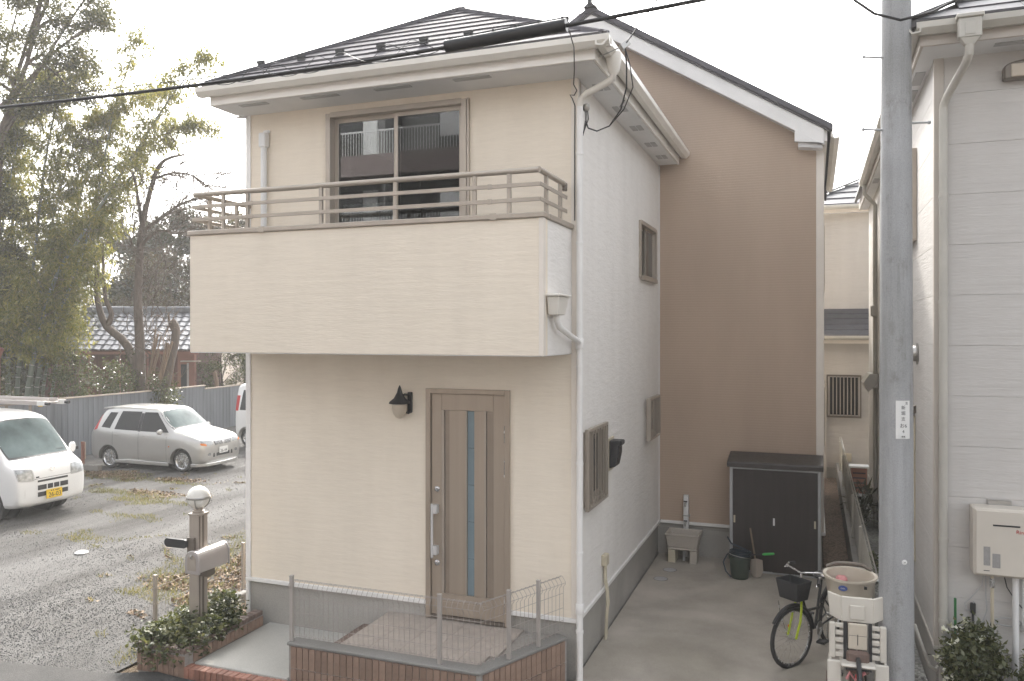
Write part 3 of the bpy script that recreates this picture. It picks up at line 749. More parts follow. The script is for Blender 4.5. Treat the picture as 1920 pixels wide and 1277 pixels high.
# overflow hopper on the balcony side and its branch pipe
oh = MB()
oh.add([(BX1 + 0.012, -0.80, 3.50), (BX1 + 0.012, -0.56, 3.50), (BX1 + 0.10, -0.57, 3.50), (BX1 + 0.10, -0.79, 3.50),
        (BX1 + 0.012, -0.84, 3.66), (BX1 + 0.012, -0.52, 3.66), (BX1 + 0.125, -0.53, 3.66), (BX1 + 0.125, -0.83, 3.66)],
       [(0, 1, 2, 3), (7, 6, 5, 4), (0, 4, 5, 1), (1, 5, 6, 2), (2, 6, 7, 3), (3, 7, 4, 0)])
oh.box(BX1 + 0.011, -0.86, 3.661, BX1 + 0.14, -0.50, 3.685)
oh = oh.build('overflow_hopper', 'gutter', B, 0.008)
tube('branch_pipe', 'trim_white', oh, [(0.01, -0.68, 3.51), (0.01, -0.68, 3.45), (0.012, -0.62, 3.395), (0.035, -0.22, 3.29), (0.045, -0.11, 3.262), (0.045, -0.07, 3.23)], 0.028, 12)

# ---- window builder: sliding sash in an opening, looking along -n
def slide_window(parent, o, u, n, w, z0, z1, proud=0.035, glass=('glass', 'glass'), name='window', fr=0.045):
    o, u, n = Vector(o), Vector(u), Vector(n)
    def b3(mb, a0, a1, d0, d1, b0, b1):
        p = o + u * a0 + n * d0; q = o + u * a1 + n * d1
        mb.box(p.x, p.y, b0, q.x, q.y, b1)
    mb = MB()
    b3(mb, -0.012, fr, -0.09, proud, z0, z1); b3(mb, w - fr, w + 0.012, -0.09, proud, z0, z1)
    b3(mb, fr, w - fr, -0.09, proud, z1 - fr, z1 + 0.01); b3(mb, fr, w - fr, -0.09, proud + 0.02, z0 - 0.02, z0 + fr * 0.8)
    wn_ = mb.build(name, 'bronze', parent, 0.003)
    mid = w / 2
    for k, (a0, a1, d) in enumerate(((fr, mid + 0.025, -0.065), (mid - 0.025, w - fr, -0.03))):
        sb = MB(); st = 0.045 if w > 1.3 else 0.03
        b3(sb, a0, a0 + st, d - 0.014, d + 0.014, z0 + fr * 0.8, z1 - fr); b3(sb, a1 - st, a1, d - 0.014, d + 0.014, z0 + fr * 0.8, z1 - fr)
        b3(sb, a0 + st, a1 - st, d - 0.014, d + 0.014, z1 - fr - st, z1 - fr); b3(sb, a0 + st, a1 - st, d - 0.014, d + 0.014, z0 + fr * 0.8, z0 + fr * 0.8 + st)
        sb.build('sash', 'bronze', wn_, 0.002)
        g = MB(); b3(g, a0 + st, a1 - st, d - 0.003, d + 0.003, z0 + fr * 0.8 + st, z1 - fr - st)
        g.build('pane', glass[k], wn_)
    return wn_

wf = slide_window(H, (win_up[0], 0, 0), (1, 0, 0), (0, -1, 0), win_up[1] - win_up[0], win_up[2], win_up[3], 0.045, ('glass', 'glass_dark'))
# side strip of the shutter rail right of the window
box('shutter_rail', 'bronze', wf, -1.142, -0.035, 3.63, -1.118, -0.001, 5.71, 0.003)
# room behind the window, with lace curtains
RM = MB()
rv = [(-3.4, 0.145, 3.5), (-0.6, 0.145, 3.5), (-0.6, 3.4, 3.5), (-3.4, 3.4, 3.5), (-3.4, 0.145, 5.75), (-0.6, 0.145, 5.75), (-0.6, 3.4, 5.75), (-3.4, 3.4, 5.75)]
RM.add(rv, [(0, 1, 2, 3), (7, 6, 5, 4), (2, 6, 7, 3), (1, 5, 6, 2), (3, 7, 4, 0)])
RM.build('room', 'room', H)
def curtain(x0, x1, z0, z1, y, folds):
    mb = MB(); n = folds * 6
    top = [(x0 + (x1 - x0) * i / n, y + 0.022 * math.sin(i * 2 * math.pi / 6 + 0.7 * math.sin(i * 0.31)), z1) for i in range(n + 1)]
    bot = [(p[0], p[1], z0) for p in top]
    mb.add(top + bot, [(i, i + 1, n + 2 + i, n + 1 + i) for i in range(n)])
    return mb.build('curtain', 'curtain', H, smooth=True)
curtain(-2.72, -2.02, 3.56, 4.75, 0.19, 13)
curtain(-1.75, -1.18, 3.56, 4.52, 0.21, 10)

# narrow upper window, barred window and the one by the inner corner
slide_window(H, (0, SW[0], 0), (0, 1, 0), (1, 0, 0), SW[1] - SW[0], SW[2], SW[3], 0.03, ('car_glass', 'car_glass'))
slide_window(H, (0, GW[0], 0), (0, 1, 0), (1, 0, 0), GW[1] - GW[0], GW[2], GW[3], 0.02, ('car_glass', 'car_glass'))
slide_window(H, (0, TW[0], 0), (0, 1, 0), (1, 0, 0), TW[1] - TW[0], TW[2], TW[3], 0.02, ('car_glass', 'car_glass'))
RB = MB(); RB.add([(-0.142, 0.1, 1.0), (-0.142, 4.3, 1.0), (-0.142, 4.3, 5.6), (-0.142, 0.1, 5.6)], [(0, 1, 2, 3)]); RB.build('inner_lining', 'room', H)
def grille(y0, y1, z0, z1, nb, depth):
    g = MB().box(0.045, y0, z0, depth, y0 + 0.02, z1).box(0.045, y1 - 0.02, z0, depth, y1, z1).box(0.045, y0 + 0.02, z0, depth, y1 - 0.02, z0 + 0.03).box(0.045, y0 + 0.02, z1 - 0.03, depth, y1 - 0.02, z1).build('window_grille', 'bronze', H, 0.003)
    for i in range(nb):
        y = y0 + 0.02 + (y1 - y0 - 0.04) * (i + 0.5) / nb
        box('bar', 'bronze', g, depth - 0.014, y - 0.010, z0 + 0.03, depth - 0.004, y + 0.010, z1 - 0.03)
    return g
grille(-0.02 + 0.14, 0.92, 1.60, 2.40, 7, 0.085)
grille(3.22, 3.95, 1.90, 2.47, 6, 0.10)
# electricity meter box and outlet with its conduits
mbx = MB().box(0.0, 1.17, 1.82, 0.022, 1.45, 2.18).build('meter_board', 'beige_plastic', H, 0.004)
MB().prism([(0.023, 1.85), (0.10, 1.88), (0.13, 2.02), (0.13, 2.10), (0.16, 2.11), (0.16, 2.16), (0.023, 2.16)], 'y', 1.20, 1.38).build('meter_case', 'black', mbx, 0.01)
ob = MB().box(0.0, 0.94, 0.845, 0.06, 1.06, 0.965).build('outlet_box', 'beige_plastic', H, 0.008)
for dy_, m_ in ((-0.022, 'beige_plastic'), (0.02, 'beige_plastic')):
    tube('conduit', m_, ob, [(0.03, 1.0 + dy_, 0.85), (0.03, 1.0 + dy_, 0.68), (0.05, 1.0 + dy_, 0.60), (0.06, 1.0 + dy_ * 1.5, 0.45), (0.045, 1.0 + dy_, 0.30), (0.035, 1.0 + dy_, 0.04)], 0.013, 8)

# ---- front door
D = MB()
x0, x1, z0, z1 = door_r
D.box(x0, -0.03, z0, x0 + 0.052, 0.10, z1).box(x1 - 0.052, -0.03, z0, x1, 0.10, z1).box(x0 + 0.052, -0.03, z1 - 0.05, x1 - 0.052, 0.10, z1)
D = D.build('front_door', 'door', H, 0.004)
box('threshold', 'bronze_dark', D, x0 + 0.052, -0.02, z0, x1 - 0.052, 0.10, z0 + 0.03)
ax0, ax1, az0, az1 = x0 + 0.056, x1 - 0.056, z0 + 0.034, z1 - 0.054
# leaf built from planks: two wide stiles, top panel, fluted middle and glass slit
box('door_stile', 'door', D, ax0, 0.0, az0, ax0 + 0.115, 0.045, az1, 0.002)
box('door_stile', 'door', D, ax1 - 0.125, 0.0, az0, ax1, 0.045, az1, 0.002)
box('door_panel', 'door', D, ax0 + 0.117, 0.002, az1 - 0.165, ax1 - 0.127, 0.045, az1, 0.002)
box('door_panel', 'door', D, ax0 + 0.117, 0.002, az0, ax1 - 0.127, 0.045, az0 + 0.22, 0.002)
px = [(0.117, 0.142, -0.004, 'trim_bronze'), (0.145, 0.19, 0.012, 'door_groove'), (0.192, 0.362, 0.006, 'door'), (0.364, 0.376, -0.004, 'trim_bronze'),
      (0.378, 0.448, 0.02, 'glass'), (0.450, 0.555, 0.006, 'door'), (0.557, 0.572, -0.004, 'trim_bronze'), (0.575, 0.645, 0.012, 'door_groove')]
sc = (ax1 - 0.127 - ax0 - 0.117) / (0.645 - 0.117)
for a, b, d, k in px:
    a = ax0 + 0.117 + (a - 0.117) * sc; b = ax0 + 0.117 + (b - 0.117) * sc
    if k == 'glass':
        for j in range(5):
            zz0 = az0 + 0.222 + j * (az1 - 0.167 - az0 - 0.222) / 5; zz1 = az0 + 0.222 + (j + 1) * (az1 - 0.167 - az0 - 0.222) / 5 - 0.004
            box('door_glass', 'door_glass', D, a, d, zz0, b, 0.045, zz1)
    else:
        box('door_batten', 'bronze' if k == 'trim_bronze' else k, D, a, d, az0 + 0.222, b, 0.045, az1 - 0.167, 0.0015)
hd = MB().tube([(ax0 + 0.03, -0.055, 1.05), (ax0 + 0.03, -0.055, 1.60)], 0.013, 10).build('door_handle', 'handle_silver', D, smooth=True)
for z in (1.08, 1.50):
    box('handle_mount', 'handle_silver', hd, ax0 + 0.022, -0.06, z, ax0 + 0.085, 0.0, z + 0.09, 0.004)
for z in (0.99, 1.745):
    MB().lathe([(0.03, 0.0), (0.03, -0.008), (0.024, -0.014), (0.012, -0.015), (0.010, -0.008)], (ax0 + 0.065, 0, z), 16, 'y').build('lock_cylinder', 'chrome', D, smooth=True)
for z in (2.25, 1.91, 0.56):
    tube('hinge', 'chrome', D, [(ax1 - 0.002, -0.006, z), (ax1 - 0.002, -0.006, z + 0.17)], 0.010, 8)

# ---- coach lamp beside the door
L = MB().prism([(-1.815, 2.50), (-1.765, 2.52), (-1.765, 2.73), (-1.815, 2.73)], 'y', -0.03, 0.0).build('wall_lamp', 'black', H, 0.006)
cx_, cy_ = -1.865, -0.10
MB().lathe([(0.012, 0.185), (0.018, 0.17), (0.028, 0.13), (0.06, 0.07), (0.105, 0.035), (0.112, 0.018), (0.10, 0.014), (0.08, 0.02)], (cx_, cy_, 2.60), 18).build('lamp_hood', 'black', L, smooth=True)
MB().lathe([(0.0, 0.20), (0.006, 0.195), (0.012, 0.18)], (cx_, cy_, 2.605), 8).build('lamp_finial', 'black', L)
MB().lathe([(0.076, 0.02), (0.078, -0.03), (0.066, -0.085), (0.040, -0.125), (0.012, -0.138)], (cx_, cy_, 2.60), 18).build('lamp_glass', 'lamp_frost', L, smooth=True)
tube('lamp_arm', 'black', L, [(-1.80, -0.02, 2.70), (-1.82, -0.08, 2.71), (-1.85, -0.10, 2.68)], 0.012, 8)
tube('lamp_arm', 'black', L, [(-1.80, -0.02, 2.55), (-1.80, -0.07, 2.52), (-1.825, -0.09, 2.56)], 0.009, 8)

# ================================================================= porch, path, planter
# ---- approach path: concrete slab with a soldier course of red bricks
PZ = 0.115
struct(MB().box(-3.56, -1.155, -0.03, -2.48, 0.018, PZ).box(-2.4795, -0.98, -0.03, -2.10, 0.018, PZ).build('approach_path', 'path', None, 0.006))
bk = thing('brick_kerb', 'short row of red bricks edging the pale concrete path by the planter', 'kerb', (-3.03, -1.22, 0))
box('mortar_bed', 'mortar', bk, -0.55, -0.045, -0.03, 0.575, 0.06, 0.088)
proto = None
for i in range(17):
    x = -0.53 + i * 0.067
    if proto is None: proto = MB().box(-0.03, -0.055, -0.06, 0.03, 0.055, 0.06).build('brick', 'red_brick', bk, 0.004, loc=(x, 0, 0.045))
    else:
        o = proto.copy(); col.objects.link(o); o.location = (x, random.uniform(-0.003, 0.003), 0.045 + random.uniform(-0.003, 0.002)); o.rotation_euler = (0, 0, random.uniform(-0.02, 0.02))

# ---- tile-clad porch wall: front run and an oblique run to the house corner
FZ = 0.455
PA, PB, PC = Vector((-2.475, -1.14, 0)), Vector((-0.535, -1.14, 0)), Vector((-0.075, -0.10, 0))
PW = thing('porch_wall', 'low porch wall clad in narrow upright brown tiles with a grey coping', 'wall', (-1.5, -1.14, 0))
Lc = Vector((-1.5, -1.14, 0))
def run(a, b, z0, z1, th, mat, name, parent, trim=(0, 0)):
    """a straight piece of wall whose outer face runs a to b, thickness inwards (left of a->b)"""
    t = (b - a).normalized(); nrm = Vector((-t.y, t.x, 0))
    a = a + t * trim[0]; b = b - t * trim[1]
    c = (a + b) / 2 + nrm * th / 2
    return MB().obb(c - Lc + Vector((0, 0, (z0 + z1) / 2)), (b - a) / 2, nrm * th / 2, (0, 0, (z1 - z0) / 2)).build(name, mat, parent)
run(PA, PB, -0.05, FZ - 0.03, 0.13, 'mortar', 'wall_core', PW, (0.008, 0.0))
run(PB, PC, -0.05, FZ - 0.031, 0.13, 'mortar', 'wall_core', PW, (0.003, 0.0))
# coping as one bent strip
m = MB()
poly = [PA + Vector((-0.006, -0.018, 0)), PB + Vector((0.008, -0.018, 0)), PC + Vector((0.016, -0.008, 0)), PC + Vector((-0.12, 0.055, 0)), PB + Vector((-0.085, 0.135, 0)), PA + Vector((-0.006, 0.135, 0))]
m.prism([(p.x - Lc.x, p.y - Lc.y) for p in poly], 'z', FZ - 0.028, FZ).build('coping', 'coping', PW, 0.006)
tproto = MB().box(-0.0302, -0.012, 0.0, 0.0302, 0.004, 0.2).build('tile', 'tile_brown', PW, 0.003)
first = True
def lay_tiles(a, b, parent, base, rows, pitch, h, proto_, off=0.0):
    global first
    t = (b - a); L_ = t.length; t.normalize(); ang = math.atan2(t.y, t.x)
    n = int((L_ + 0.004) / pitch)
    pad = (L_ - n * pitch) / 2
    for r_ in range(len(rows)):
        for i in range(n):
            p = a + t * (pad + (i + 0.5) * pitch)
            if first: o = proto_; first = False
            else: o = proto_.copy(); col.objects.link(o); o.parent = parent
            o.location = (p.x - base.x, p.y - base.y, rows[r_])
            o.rotation_euler = (random.uniform(-0.006, 0.006), 0, ang + random.uniform(-0.012, 0.012))
lay_tiles(PA, PB, PW, Lc, [FZ - 0.03 - 0.206, FZ - 0.03 - 0.413], 0.0672, 0.2, tproto)
lay_tiles(PB, PC, PW, Lc, [FZ - 0.03 - 0.206, FZ - 0.03 - 0.413], 0.0672, 0.2, tproto)

# ---- porch floor and one step
porch = MB().prism([(-2.05, -1.005), (-0.62, -1.005), (-0.20, -0.10), (-0.12, 0.019), (-2.05, 0.019)], 'z', -0.02, 0.398).build('porch', 'mortar', None)
struct(porch)
tw = 0.298
for i in range(5):
    for j in range(4):
        x0, y0 = -2.05 + i * 0.3, -1.0 + j * 0.3
        x1, y1 = min(x0 + tw, -0.14), min(y0 + tw, 0.018)
        lim = -0.625 + (y0 + 1.0) * 0.46
        x1 = min(x1, lim)
        if x1 - x0 < 0.05: continue
        box('floor_tile', 'porch_tile', porch, x0, y0, 0.3985, x1, y1, 0.4185 if y1 < 0.015 or True else 0.41, 0.003)
stp = MB().box(-2.32, -0.995, 0.10, -2.0505, 0.0, 0.245).build('porch_step', 'mortar')
struct(stp)
bp = None
for i in range(14):
    y = -0.95 + i * 0.0672
    for (x, z) in ((-2.275, 0.262), (-2.005, 0.4105)):
        if bp is None: bp = MB().box(-0.05, -0.0302, -0.02, 0.05, 0.0302, 0.014).build('step_brick', 'coping_tile', stp, 0.004, loc=(x, y, z))
        elif z < 0.3:
            o = bp.copy(); col.objects.link(o); o.location = (x, y, z + random.uniform(-0.001, 0.001))
box('step_tile', 'porch_tile', stp, -2.222, -0.99, 0.2455, -2.052, 0.0, 0.268, 0.003)

# ---- mesh fence on the porch wall
PF = thing('porch_mesh_fence', 'taupe wire mesh fence with four posts on top of the porch wall', 'fence', (-1.5, -1.08, FZ))
Fo = Vector((-1.5, -1.08, FZ))
fa, fb, fc = Vector((-2.50, -1.075, 0)), Vector((-0.555, -1.075, 0)), Vector((-0.115, -0.075, 0))
top = 0.56
prof = [(0.0, 0.0), (0.0, top - 0.10), (-0.026, top - 0.07), (-0.026, top - 0.045), (0.0, top - 0.015), (0.018, top), (0.040, top - 0.004), (0.052, top - 0.022)]
prof = [(0.0, 0.03), (0.03, 0.03), (0.03, 0.055)][::-1] + [(0.0, 0.06)] + prof[1:]
wp = None
def mesh_run(a, b, parent, base, pitch, rwire, hz, proto_list):
    t = (b - a); L_ = t.length; t.normalize(); ang = math.atan2(t.y, t.x)
    n = int(L_ / pitch)
    for i in range(n + 1):
        p = a + t * (L_ * i / n)
        if not proto_list:
            proto_list.append(MB().tube([(0, d, z) for d, z in prof], rwire, 5).build('wire', 'fence_wire', parent, smooth=True)); o = proto_list[0]
        else: o = proto_list[0].copy(); col.objects.link(o); o.parent = parent
        o.location = (p.x - base.x, p.y - base.y, 0); o.rotation_euler = (0, 0, ang)
    nrm = Vector((-t.y, t.x, 0))
    for d, z in hz:
        p, q = a + nrm * d - base, b + nrm * d - base
        MB().tube([(p.x, p.y, z), (q.x, q.y, z)], rwire * 1.15, 5).build('line_wire', 'fence_wire', parent, smooth=True)
hz = [(-0.026, top - 0.057), (0.018, top), (0.052, top - 0.022), (0.0, top - 0.16), (0.0, top - 0.30), (0.0, 0.14), (0.03, 0.03)]
pl_ = []
mesh_run(fa, fb, PF, Fo, 0.052, 0.0022, hz, pl_)
mesh_run(fb + Vector((0.004, 0.008, 0)), fc, PF, Fo, 0.052, 0.0022, hz, pl_)
for p in (Vector((-2.46, -1.105, 0)), Vector((-0.926, -1.105, 0)), Vector((-0.40, -0.79, 0)), Vector((-0.245, -0.43, 0))):
    q = p - Fo
    post = box('post', 'fence_post', PF, q.x - 0.018, q.y - 0.018, 0.001, q.x + 0.018, q.y + 0.012, 0.60, 0.003)
    box('post_cap', 'fence_post', post, q.x - 0.020, q.y - 0.020, 0.6005, q.x + 0.020, q.y + 0.014, 0.615, 0.003)

# ---- brick planter left of the path
QX0, QX1, QY0, QY1, QZ = -4.17, -3.575, -1.27, -0.085, 0.275
PL = thing('brick_planter', 'low planter box of brown tiles left of the concrete path', 'planter', (-3.87, -0.68, 0))
Pb = Vector((-3.87, -0.68, 0))
m = MB()
for a in ((QX0 + .008, QY0 + .008, QX1 - .008, QY0 + 0.105), (QX1 - 0.105, QY0 + 0.1055, QX1 - .008, QY1), (QX0 + .008, QY0 + 0.1055, QX0 + 0.105, QY1)):
    m.box(a[0] - Pb.x, a[1] - Pb.y, -0.05, a[2] - Pb.x, a[3] - Pb.y, QZ - 0.018)
m.build('wall_core', 'mortar', PL)
box('earth', 'soil', PL, QX0 + 0.106 - Pb.x, QY0 + 0.106 - Pb.y, -0.02, QX1 - 0.106 - Pb.x, QY1 - Pb.y, QZ - 0.06)
# upright face tiles on the front, coping bricks on the top edge, two rows on the path side
n = 9
pt = (QX1 - QX0) / n
p0 = None
for i in range(n):
    x = QX0 + (i + 0.5) * pt - Pb.x
    if p0 is None: p0 = MB().box(-pt / 2 + 0.003, -0.006, 0, pt / 2 - 0.003, 0.006, 0.205).build('tile', 'tile_brown', PL, 0.003, loc=(x, QY0 - Pb.y, 0.0))
    else: o = p0.copy(); col.objects.link(o); o.location = (x, QY0 - Pb.y, 0.0)
c0 = None
spots = [(QX0 + (i + 0.5) * pt, QY0 + 0.054, 0.0) for i in range(n)]
ns = 16; ps = (QY1 - QY0 - 0.115) / ns
spots += [(QX1 - 0.054, QY0 + 0.115 + (i + 0.5) * ps, math.pi / 2) for i in range(ns)]
spots += [(QX0 + 0.054, QY0 + 0.115 + (i + 0.5) * ps, math.pi / 2) for i in range(ns)]
for x, y, a in spots:
    if c0 is None: c0 = MB().box(-0.0305, -0.058, -0.05, 0.0305, 0.056, 0.0).build('coping_brick', 'coping_tile', PL, 0.006, loc=(x - Pb.x, y - Pb.y, QZ), rot=(0, 0, a))
    else:
        o = c0.copy(); col.objects.link(o); o.location = (x - Pb.x, y - Pb.y, QZ + random.uniform(-0.002, 0.002)); o.rotation_euler = (0, 0, a + (math.pi if x > -3.7 and a else 0) + random.uniform(-0.015, 0.015))
s0 = None
for i in range(ns):
    for z in (0.0, 0.112):
        y = QY0 + 0.115 + (i + 0.5) * ps
        if s0 is None: s0 = MB().box(-0.006, -ps / 2 + 0.003, 0, 0.006, ps / 2 - 0.003, 0.105).build('side_tile', 'tile_brown', PL, 0.003, loc=(QX1 - Pb.x, y - Pb.y, z))
        else: o = s0.copy(); col.objects.link(o); o.location = (QX1 - Pb.x, y - Pb.y, z)

# ivy spilling over the planter
ivy = thing('ivy_plant', 'dense green ivy filling and spilling over the brown tiled planter', 'ivy', (-3.9, -0.7, 0.2))
cen = in_ellipsoid(260, (0, 0, 0.12), (0.34, 0.55, 0.14), 0.2)
cen = np.concatenate([cen, in_ellipsoid(90, (-0.12, -0.42, 0.08), (0.34, 0.2, 0.12), 0.2), in_ellipsoid(60, (0.26, -0.1, 0.06), (0.12, 0.5, 0.1), 0.2), in_ellipsoid(50, (0.05, 0.30, 0.22), (0.14, 0.12, 0.20), 0.2), in_ellipsoid(22, (-0.02, -0.57, 0.0), (0.3, 0.06, 0.12), 0.2)])
cen = cen[cen[:, 2] > -0.12]
P = clumps(cen, 5600, (0.035, 0.035, 0.03))
quads('foliage', 'leaf_ivy', ivy, leaves(P, 0.046, 0.04, 0.15, 0.3))
m = MB()
for i in range(26):
    p = np.array([random.uniform(-0.3, 0.3), random.uniform(-0.5, 0.4), 0.02]); pts = [tuple(p)]
    for k in range(5):
        p = p + np.array([random.uniform(-0.07, 0.07), random.uniform(-0.09, 0.07), random.uniform(-0.01, 0.05)]); pts.append(tuple(p))
    m.tube(pts, 0.004, 4)
m.build('stems', 'bark', ivy)

# ---- gate post with globe lamp, name plate and letter box
GP = thing('gate_post', 'taupe gate post with white globe lamp, black name plate and arched letter box', 'post', (-3.90, -0.72, 0.20))
box('post', 'taupe', GP, -0.062, -0.07, 0, 0.062, 0.07, 1.245, 0.006)
MB().box(0.0625, -0.012, 0.0, 0.066, 0.012, 1.24).box(0.0625, -0.06, 0.0, 0.066, -0.045, 1.24).build('post_groove', 'bronze_dark', GP)
box('post_cap', 'taupe', GP, -0.072, -0.08, 1.246, 0.072, 0.08, 1.265, 0.004)
lm = MB().lathe([(0.06, 1.266), (0.06, 1.285), (0.045, 1.29), (0.045, 1.31), (0.055, 1.318), (0.05, 1.325)], (0, 0, 0), 18).build('lamp', 'taupe', GP, smooth=True)
gc, gr = 1.425, 0.118
prof_ = [(max(0.002, gr * math.cos(a)), gc + gr * math.sin(a)) for a in [R(-66 + i * 13) for i in range(13)]]
MB().lathe(prof_, (0, 0, 0), 24).build('globe', 'lamp_glass', lm, smooth=True)
MB().lathe([(0.1215, gc - 0.012), (0.124, gc - 0.008), (0.124, gc + 0.008), (0.1215, gc + 0.012)], (0, 0, 0), 28).build('lamp_ring', 'steel', lm, smooth=True)
for k in range(4):
    a = R(45 + 90 * k - 20)
    MB().tube([((gr + 0.004) * math.cos(R(t)) * math.cos(a), (gr + 0.004) * math.cos(R(t)) * math.sin(a), gc + (gr + 0.004) * math.sin(R(t))) for t in range(-64, 4, 8)], 0.006, 6).build('lamp_rib', 'steel', lm, smooth=True)
npb = box('name_bracket', 'bronze_dark', GP, -0.062, -0.10, 0.86, 0.03, -0.0705, 1.02, 0.004)
pl = [(-0.30 + 0.035 * math.cos(a), 0.955 + 0.044 * math.sin(a)) for a in [R(90 + i * 20) for i in range(10)]] + [(-0.08 + 0.035 * math.cos(a), 0.955 + 0.044 * math.sin(a)) for a in [R(-90 + i * 20) for i in range(10)]]
MB().prism(pl, 'y', -0.125, -0.1005).build('name_plate', 'black', npb)
# letter box: arched tunnel, door at the front
def arch(w, h, n=10):
    return [(-w, 0), (w, 0), (w, h - w)] + [(w * math.cos(R(i * 180 / n)), h - w + w * math.sin(R(i * 180 / n))) for i in range(1, n)] + [(-w, h - w)]
mbx = MB().prism([(0.135 + a, 0.71 + b) for a, b in arch(0.082, 0.215)], 'y', -0.22, 0.20).build('letter_box', 'mailbox', GP, 0.006)
MB().prism([(0.135 + a, 0.70 + b) for a, b in arch(0.092, 0.235)], 'y', -0.245, -0.221).build('box_door', 'mailbox', mbx, 0.005)
MB().prism([(0.135 + a, 0.735 + b) for a, b in arch(0.055, 0.16)], 'y', -0.249, -0.2455).build('door_inset', 'taupe', mbx, 0.001)
MB().prism([(0.135 + a, 0.70 + b) for a, b in arch(0.090, 0.232)], 'y', 0.201, 0.222).build('box_rim', 'mailbox', mbx, 0.005)
MB().tube([(0.135, -0.255, 0.90), (0.135, -0.268, 0.88), (0.135, -0.255, 0.86)], 0.008, 6).build('door_pull', 'steel', mbx, smooth=True)
box('box_bracket', 'bronze_dark', mbx, 0.065, -0.05, 0.62, 0.16, 0.06, 0.709)

# ---- low boundary fence on the lot side
BF = thing('boundary_mesh_fence', 'low fine wire fence with two slim brown posts beside the gravel lot', 'fence', (-4.42, 0.0, 0.0))
for y in (-0.78, 0.63):
    box('post', 'taupe', BF, -0.018, y - 0.018, 0.0, 0.018, y + 0.018, 0.775, 0.003)
w0 = None
for i in range(36):
    y = -0.95 + i * 0.048
    if w0 is None: w0 = MB().tube([(0.024, 0, 0.12), (0.024, 0, 0.66)], 0.0016, 4).build('wire', 'fence_wire', BF, loc=(0, y, 0))
    else: o = w0.copy(); col.objects.link(o); o.location = (0, y, 0)
for z in (0.14, 0.30, 0.48, 0.65):
    MB().tube([(0.026, -0.97, z), (0.026, 0.76, z)], 0.0018, 4).build('line_wire', 'fence_wire', BF)
kb = thing('boundary_kerb', 'dark weathered concrete kerb blocks between leaf litter and cream house', 'kerb', (-4.30, 1.0, 0))
k0 = None
for i in range(9):
    if k0 is None: k0 = MB().box(-0.05, -0.295, -0.02, 0.05, 0.295, 0.23).build('kerb_block', 'coping', kb, 0.008, loc=(0, -0.75 + i * 0.6, 0))
    else: o = k0.copy(); col.objects.link(o); o.location = (0, -0.75 + i * 0.6, random.uniform(-0.006, 0.006))

# ================================================================= things on the driveway
S = thing('storage_shed', 'dark brown sliding-door storage cabinet against the brown gable wall', 'shed', (1.63, 3.87, 0.10))
sx0, sx1, sy, sh = -0.575, 0.59, 0.40, 1.42
box('body', 'shed_panel', S, sx0 + 0.004, 0.035, 0.03, sx1 - 0.004, sy, sh)
box('base', 'shed_frame', S, sx0, 0.02, 0, sx1, sy, 0.029)
for x in (sx0, sx1 - 0.04):
    box('frame_post', 'shed_frame', S, x, -0.004, 0.03, x + 0.04, 0.034, sh, 0.003)
box('head_rail', 'shed_frame', S, sx0 + 0.0405, -0.003, sh - 0.025, sx1 - 0.0405, 0.034, sh, 0.002)
d1 = box('sliding_door', 'shed_panel', S, sx0 + 0.042, 0.014, 0.032, 0.005, 0.034, sh - 0.027)
d2 = box('sliding_door', 'shed_panel', S, -0.02, -0.002, 0.032, sx1 - 0.042, 0.013, sh - 0.027)
for x, d, y in ((sx0 + 0.062, d1, 0.013), (0.0, d2, -0.003), (sx1 - 0.075, d2, -0.003)):
    h_ = box('door_pull', 'beige_plastic' if x else 'white_plastic', d, x - 0.012, y - 0.004, 0.66, x + 0.012, y + 0.0005, 0.76, 0.002)
MB().prism([(-0.07, 1.425), (-0.07, 1.485), (-0.05, 1.50), (sy + 0.02, 1.575), (sy + 0.02, 1.425)], 'x', sx0 - 0.03, sx1 + 0.03).build('roof', 'shed_roof', S, 0.006)

SK = thing('garden_sink', 'low terrazzo garden sink on two block feet in the corner of brown wall', 'sink', (0.40, 4.13, 0.095))
m = MB().box(-0.21, -0.17, 0.19, 0.21, 0.17, 0.22)
m.add([(-0.20, -0.16, 0.22), (0.20, -0.16, 0.22), (0.20, 0.16, 0.22), (-0.20, 0.16, 0.22), (-0.245, -0.20, 0.42), (0.245, -0.20, 0.42), (0.245, 0.20, 0.42), (-0.245, 0.20, 0.42),
       (-0.215, -0.17, 0.42), (0.215, -0.17, 0.42), (0.215, 0.17, 0.42), (-0.215, 0.17, 0.42), (-0.18, -0.14, 0.26), (0.18, -0.14, 0.26), (0.18, 0.14, 0.26), (-0.18, 0.14, 0.26)],
      [(0, 1, 5, 4), (1, 2, 6, 5), (2, 3, 7, 6), (3, 0, 4, 7), (4, 5, 9, 8), (5, 6, 10, 9), (6, 7, 11, 10), (7, 4, 8, 11), (8, 9, 13, 12), (9, 10, 14, 13), (10, 11, 15, 14), (11, 8, 12, 15), (12, 13, 14, 15), (3, 2, 1, 0)])
m.build('basin', 'sink', SK, 0.012)
MB().box(-0.225, -0.212, 0.395, 0.225, -0.20, 0.425).build('basin_rim', 'sink', SK, 0.006)
for x in (-0.2, 0.10):
    box('foot', 'sink' if x > 0 else 'beige_plastic', SK, x, -0.15, 0.0, x + 0.10, 0.12, 0.188, 0.004)
tube('drain_pipe', 'vent', SK, [(0.0, 0.0, 0.0), (0.0, 0.0, 0.19)], 0.022, 10)
WP = thing('water_post', 'slim white standing tap post behind the terrazzo sink', 'tap', (0.40, 4.345, 0.095))
box('post', 'white_plastic', WP, -0.035, -0.035, 0.0, 0.035, 0.035, 0.90, 0.004)
box('post_band', 'steel', WP, -0.038, -0.039, 0.60, 0.055, 0.036, 0.615)
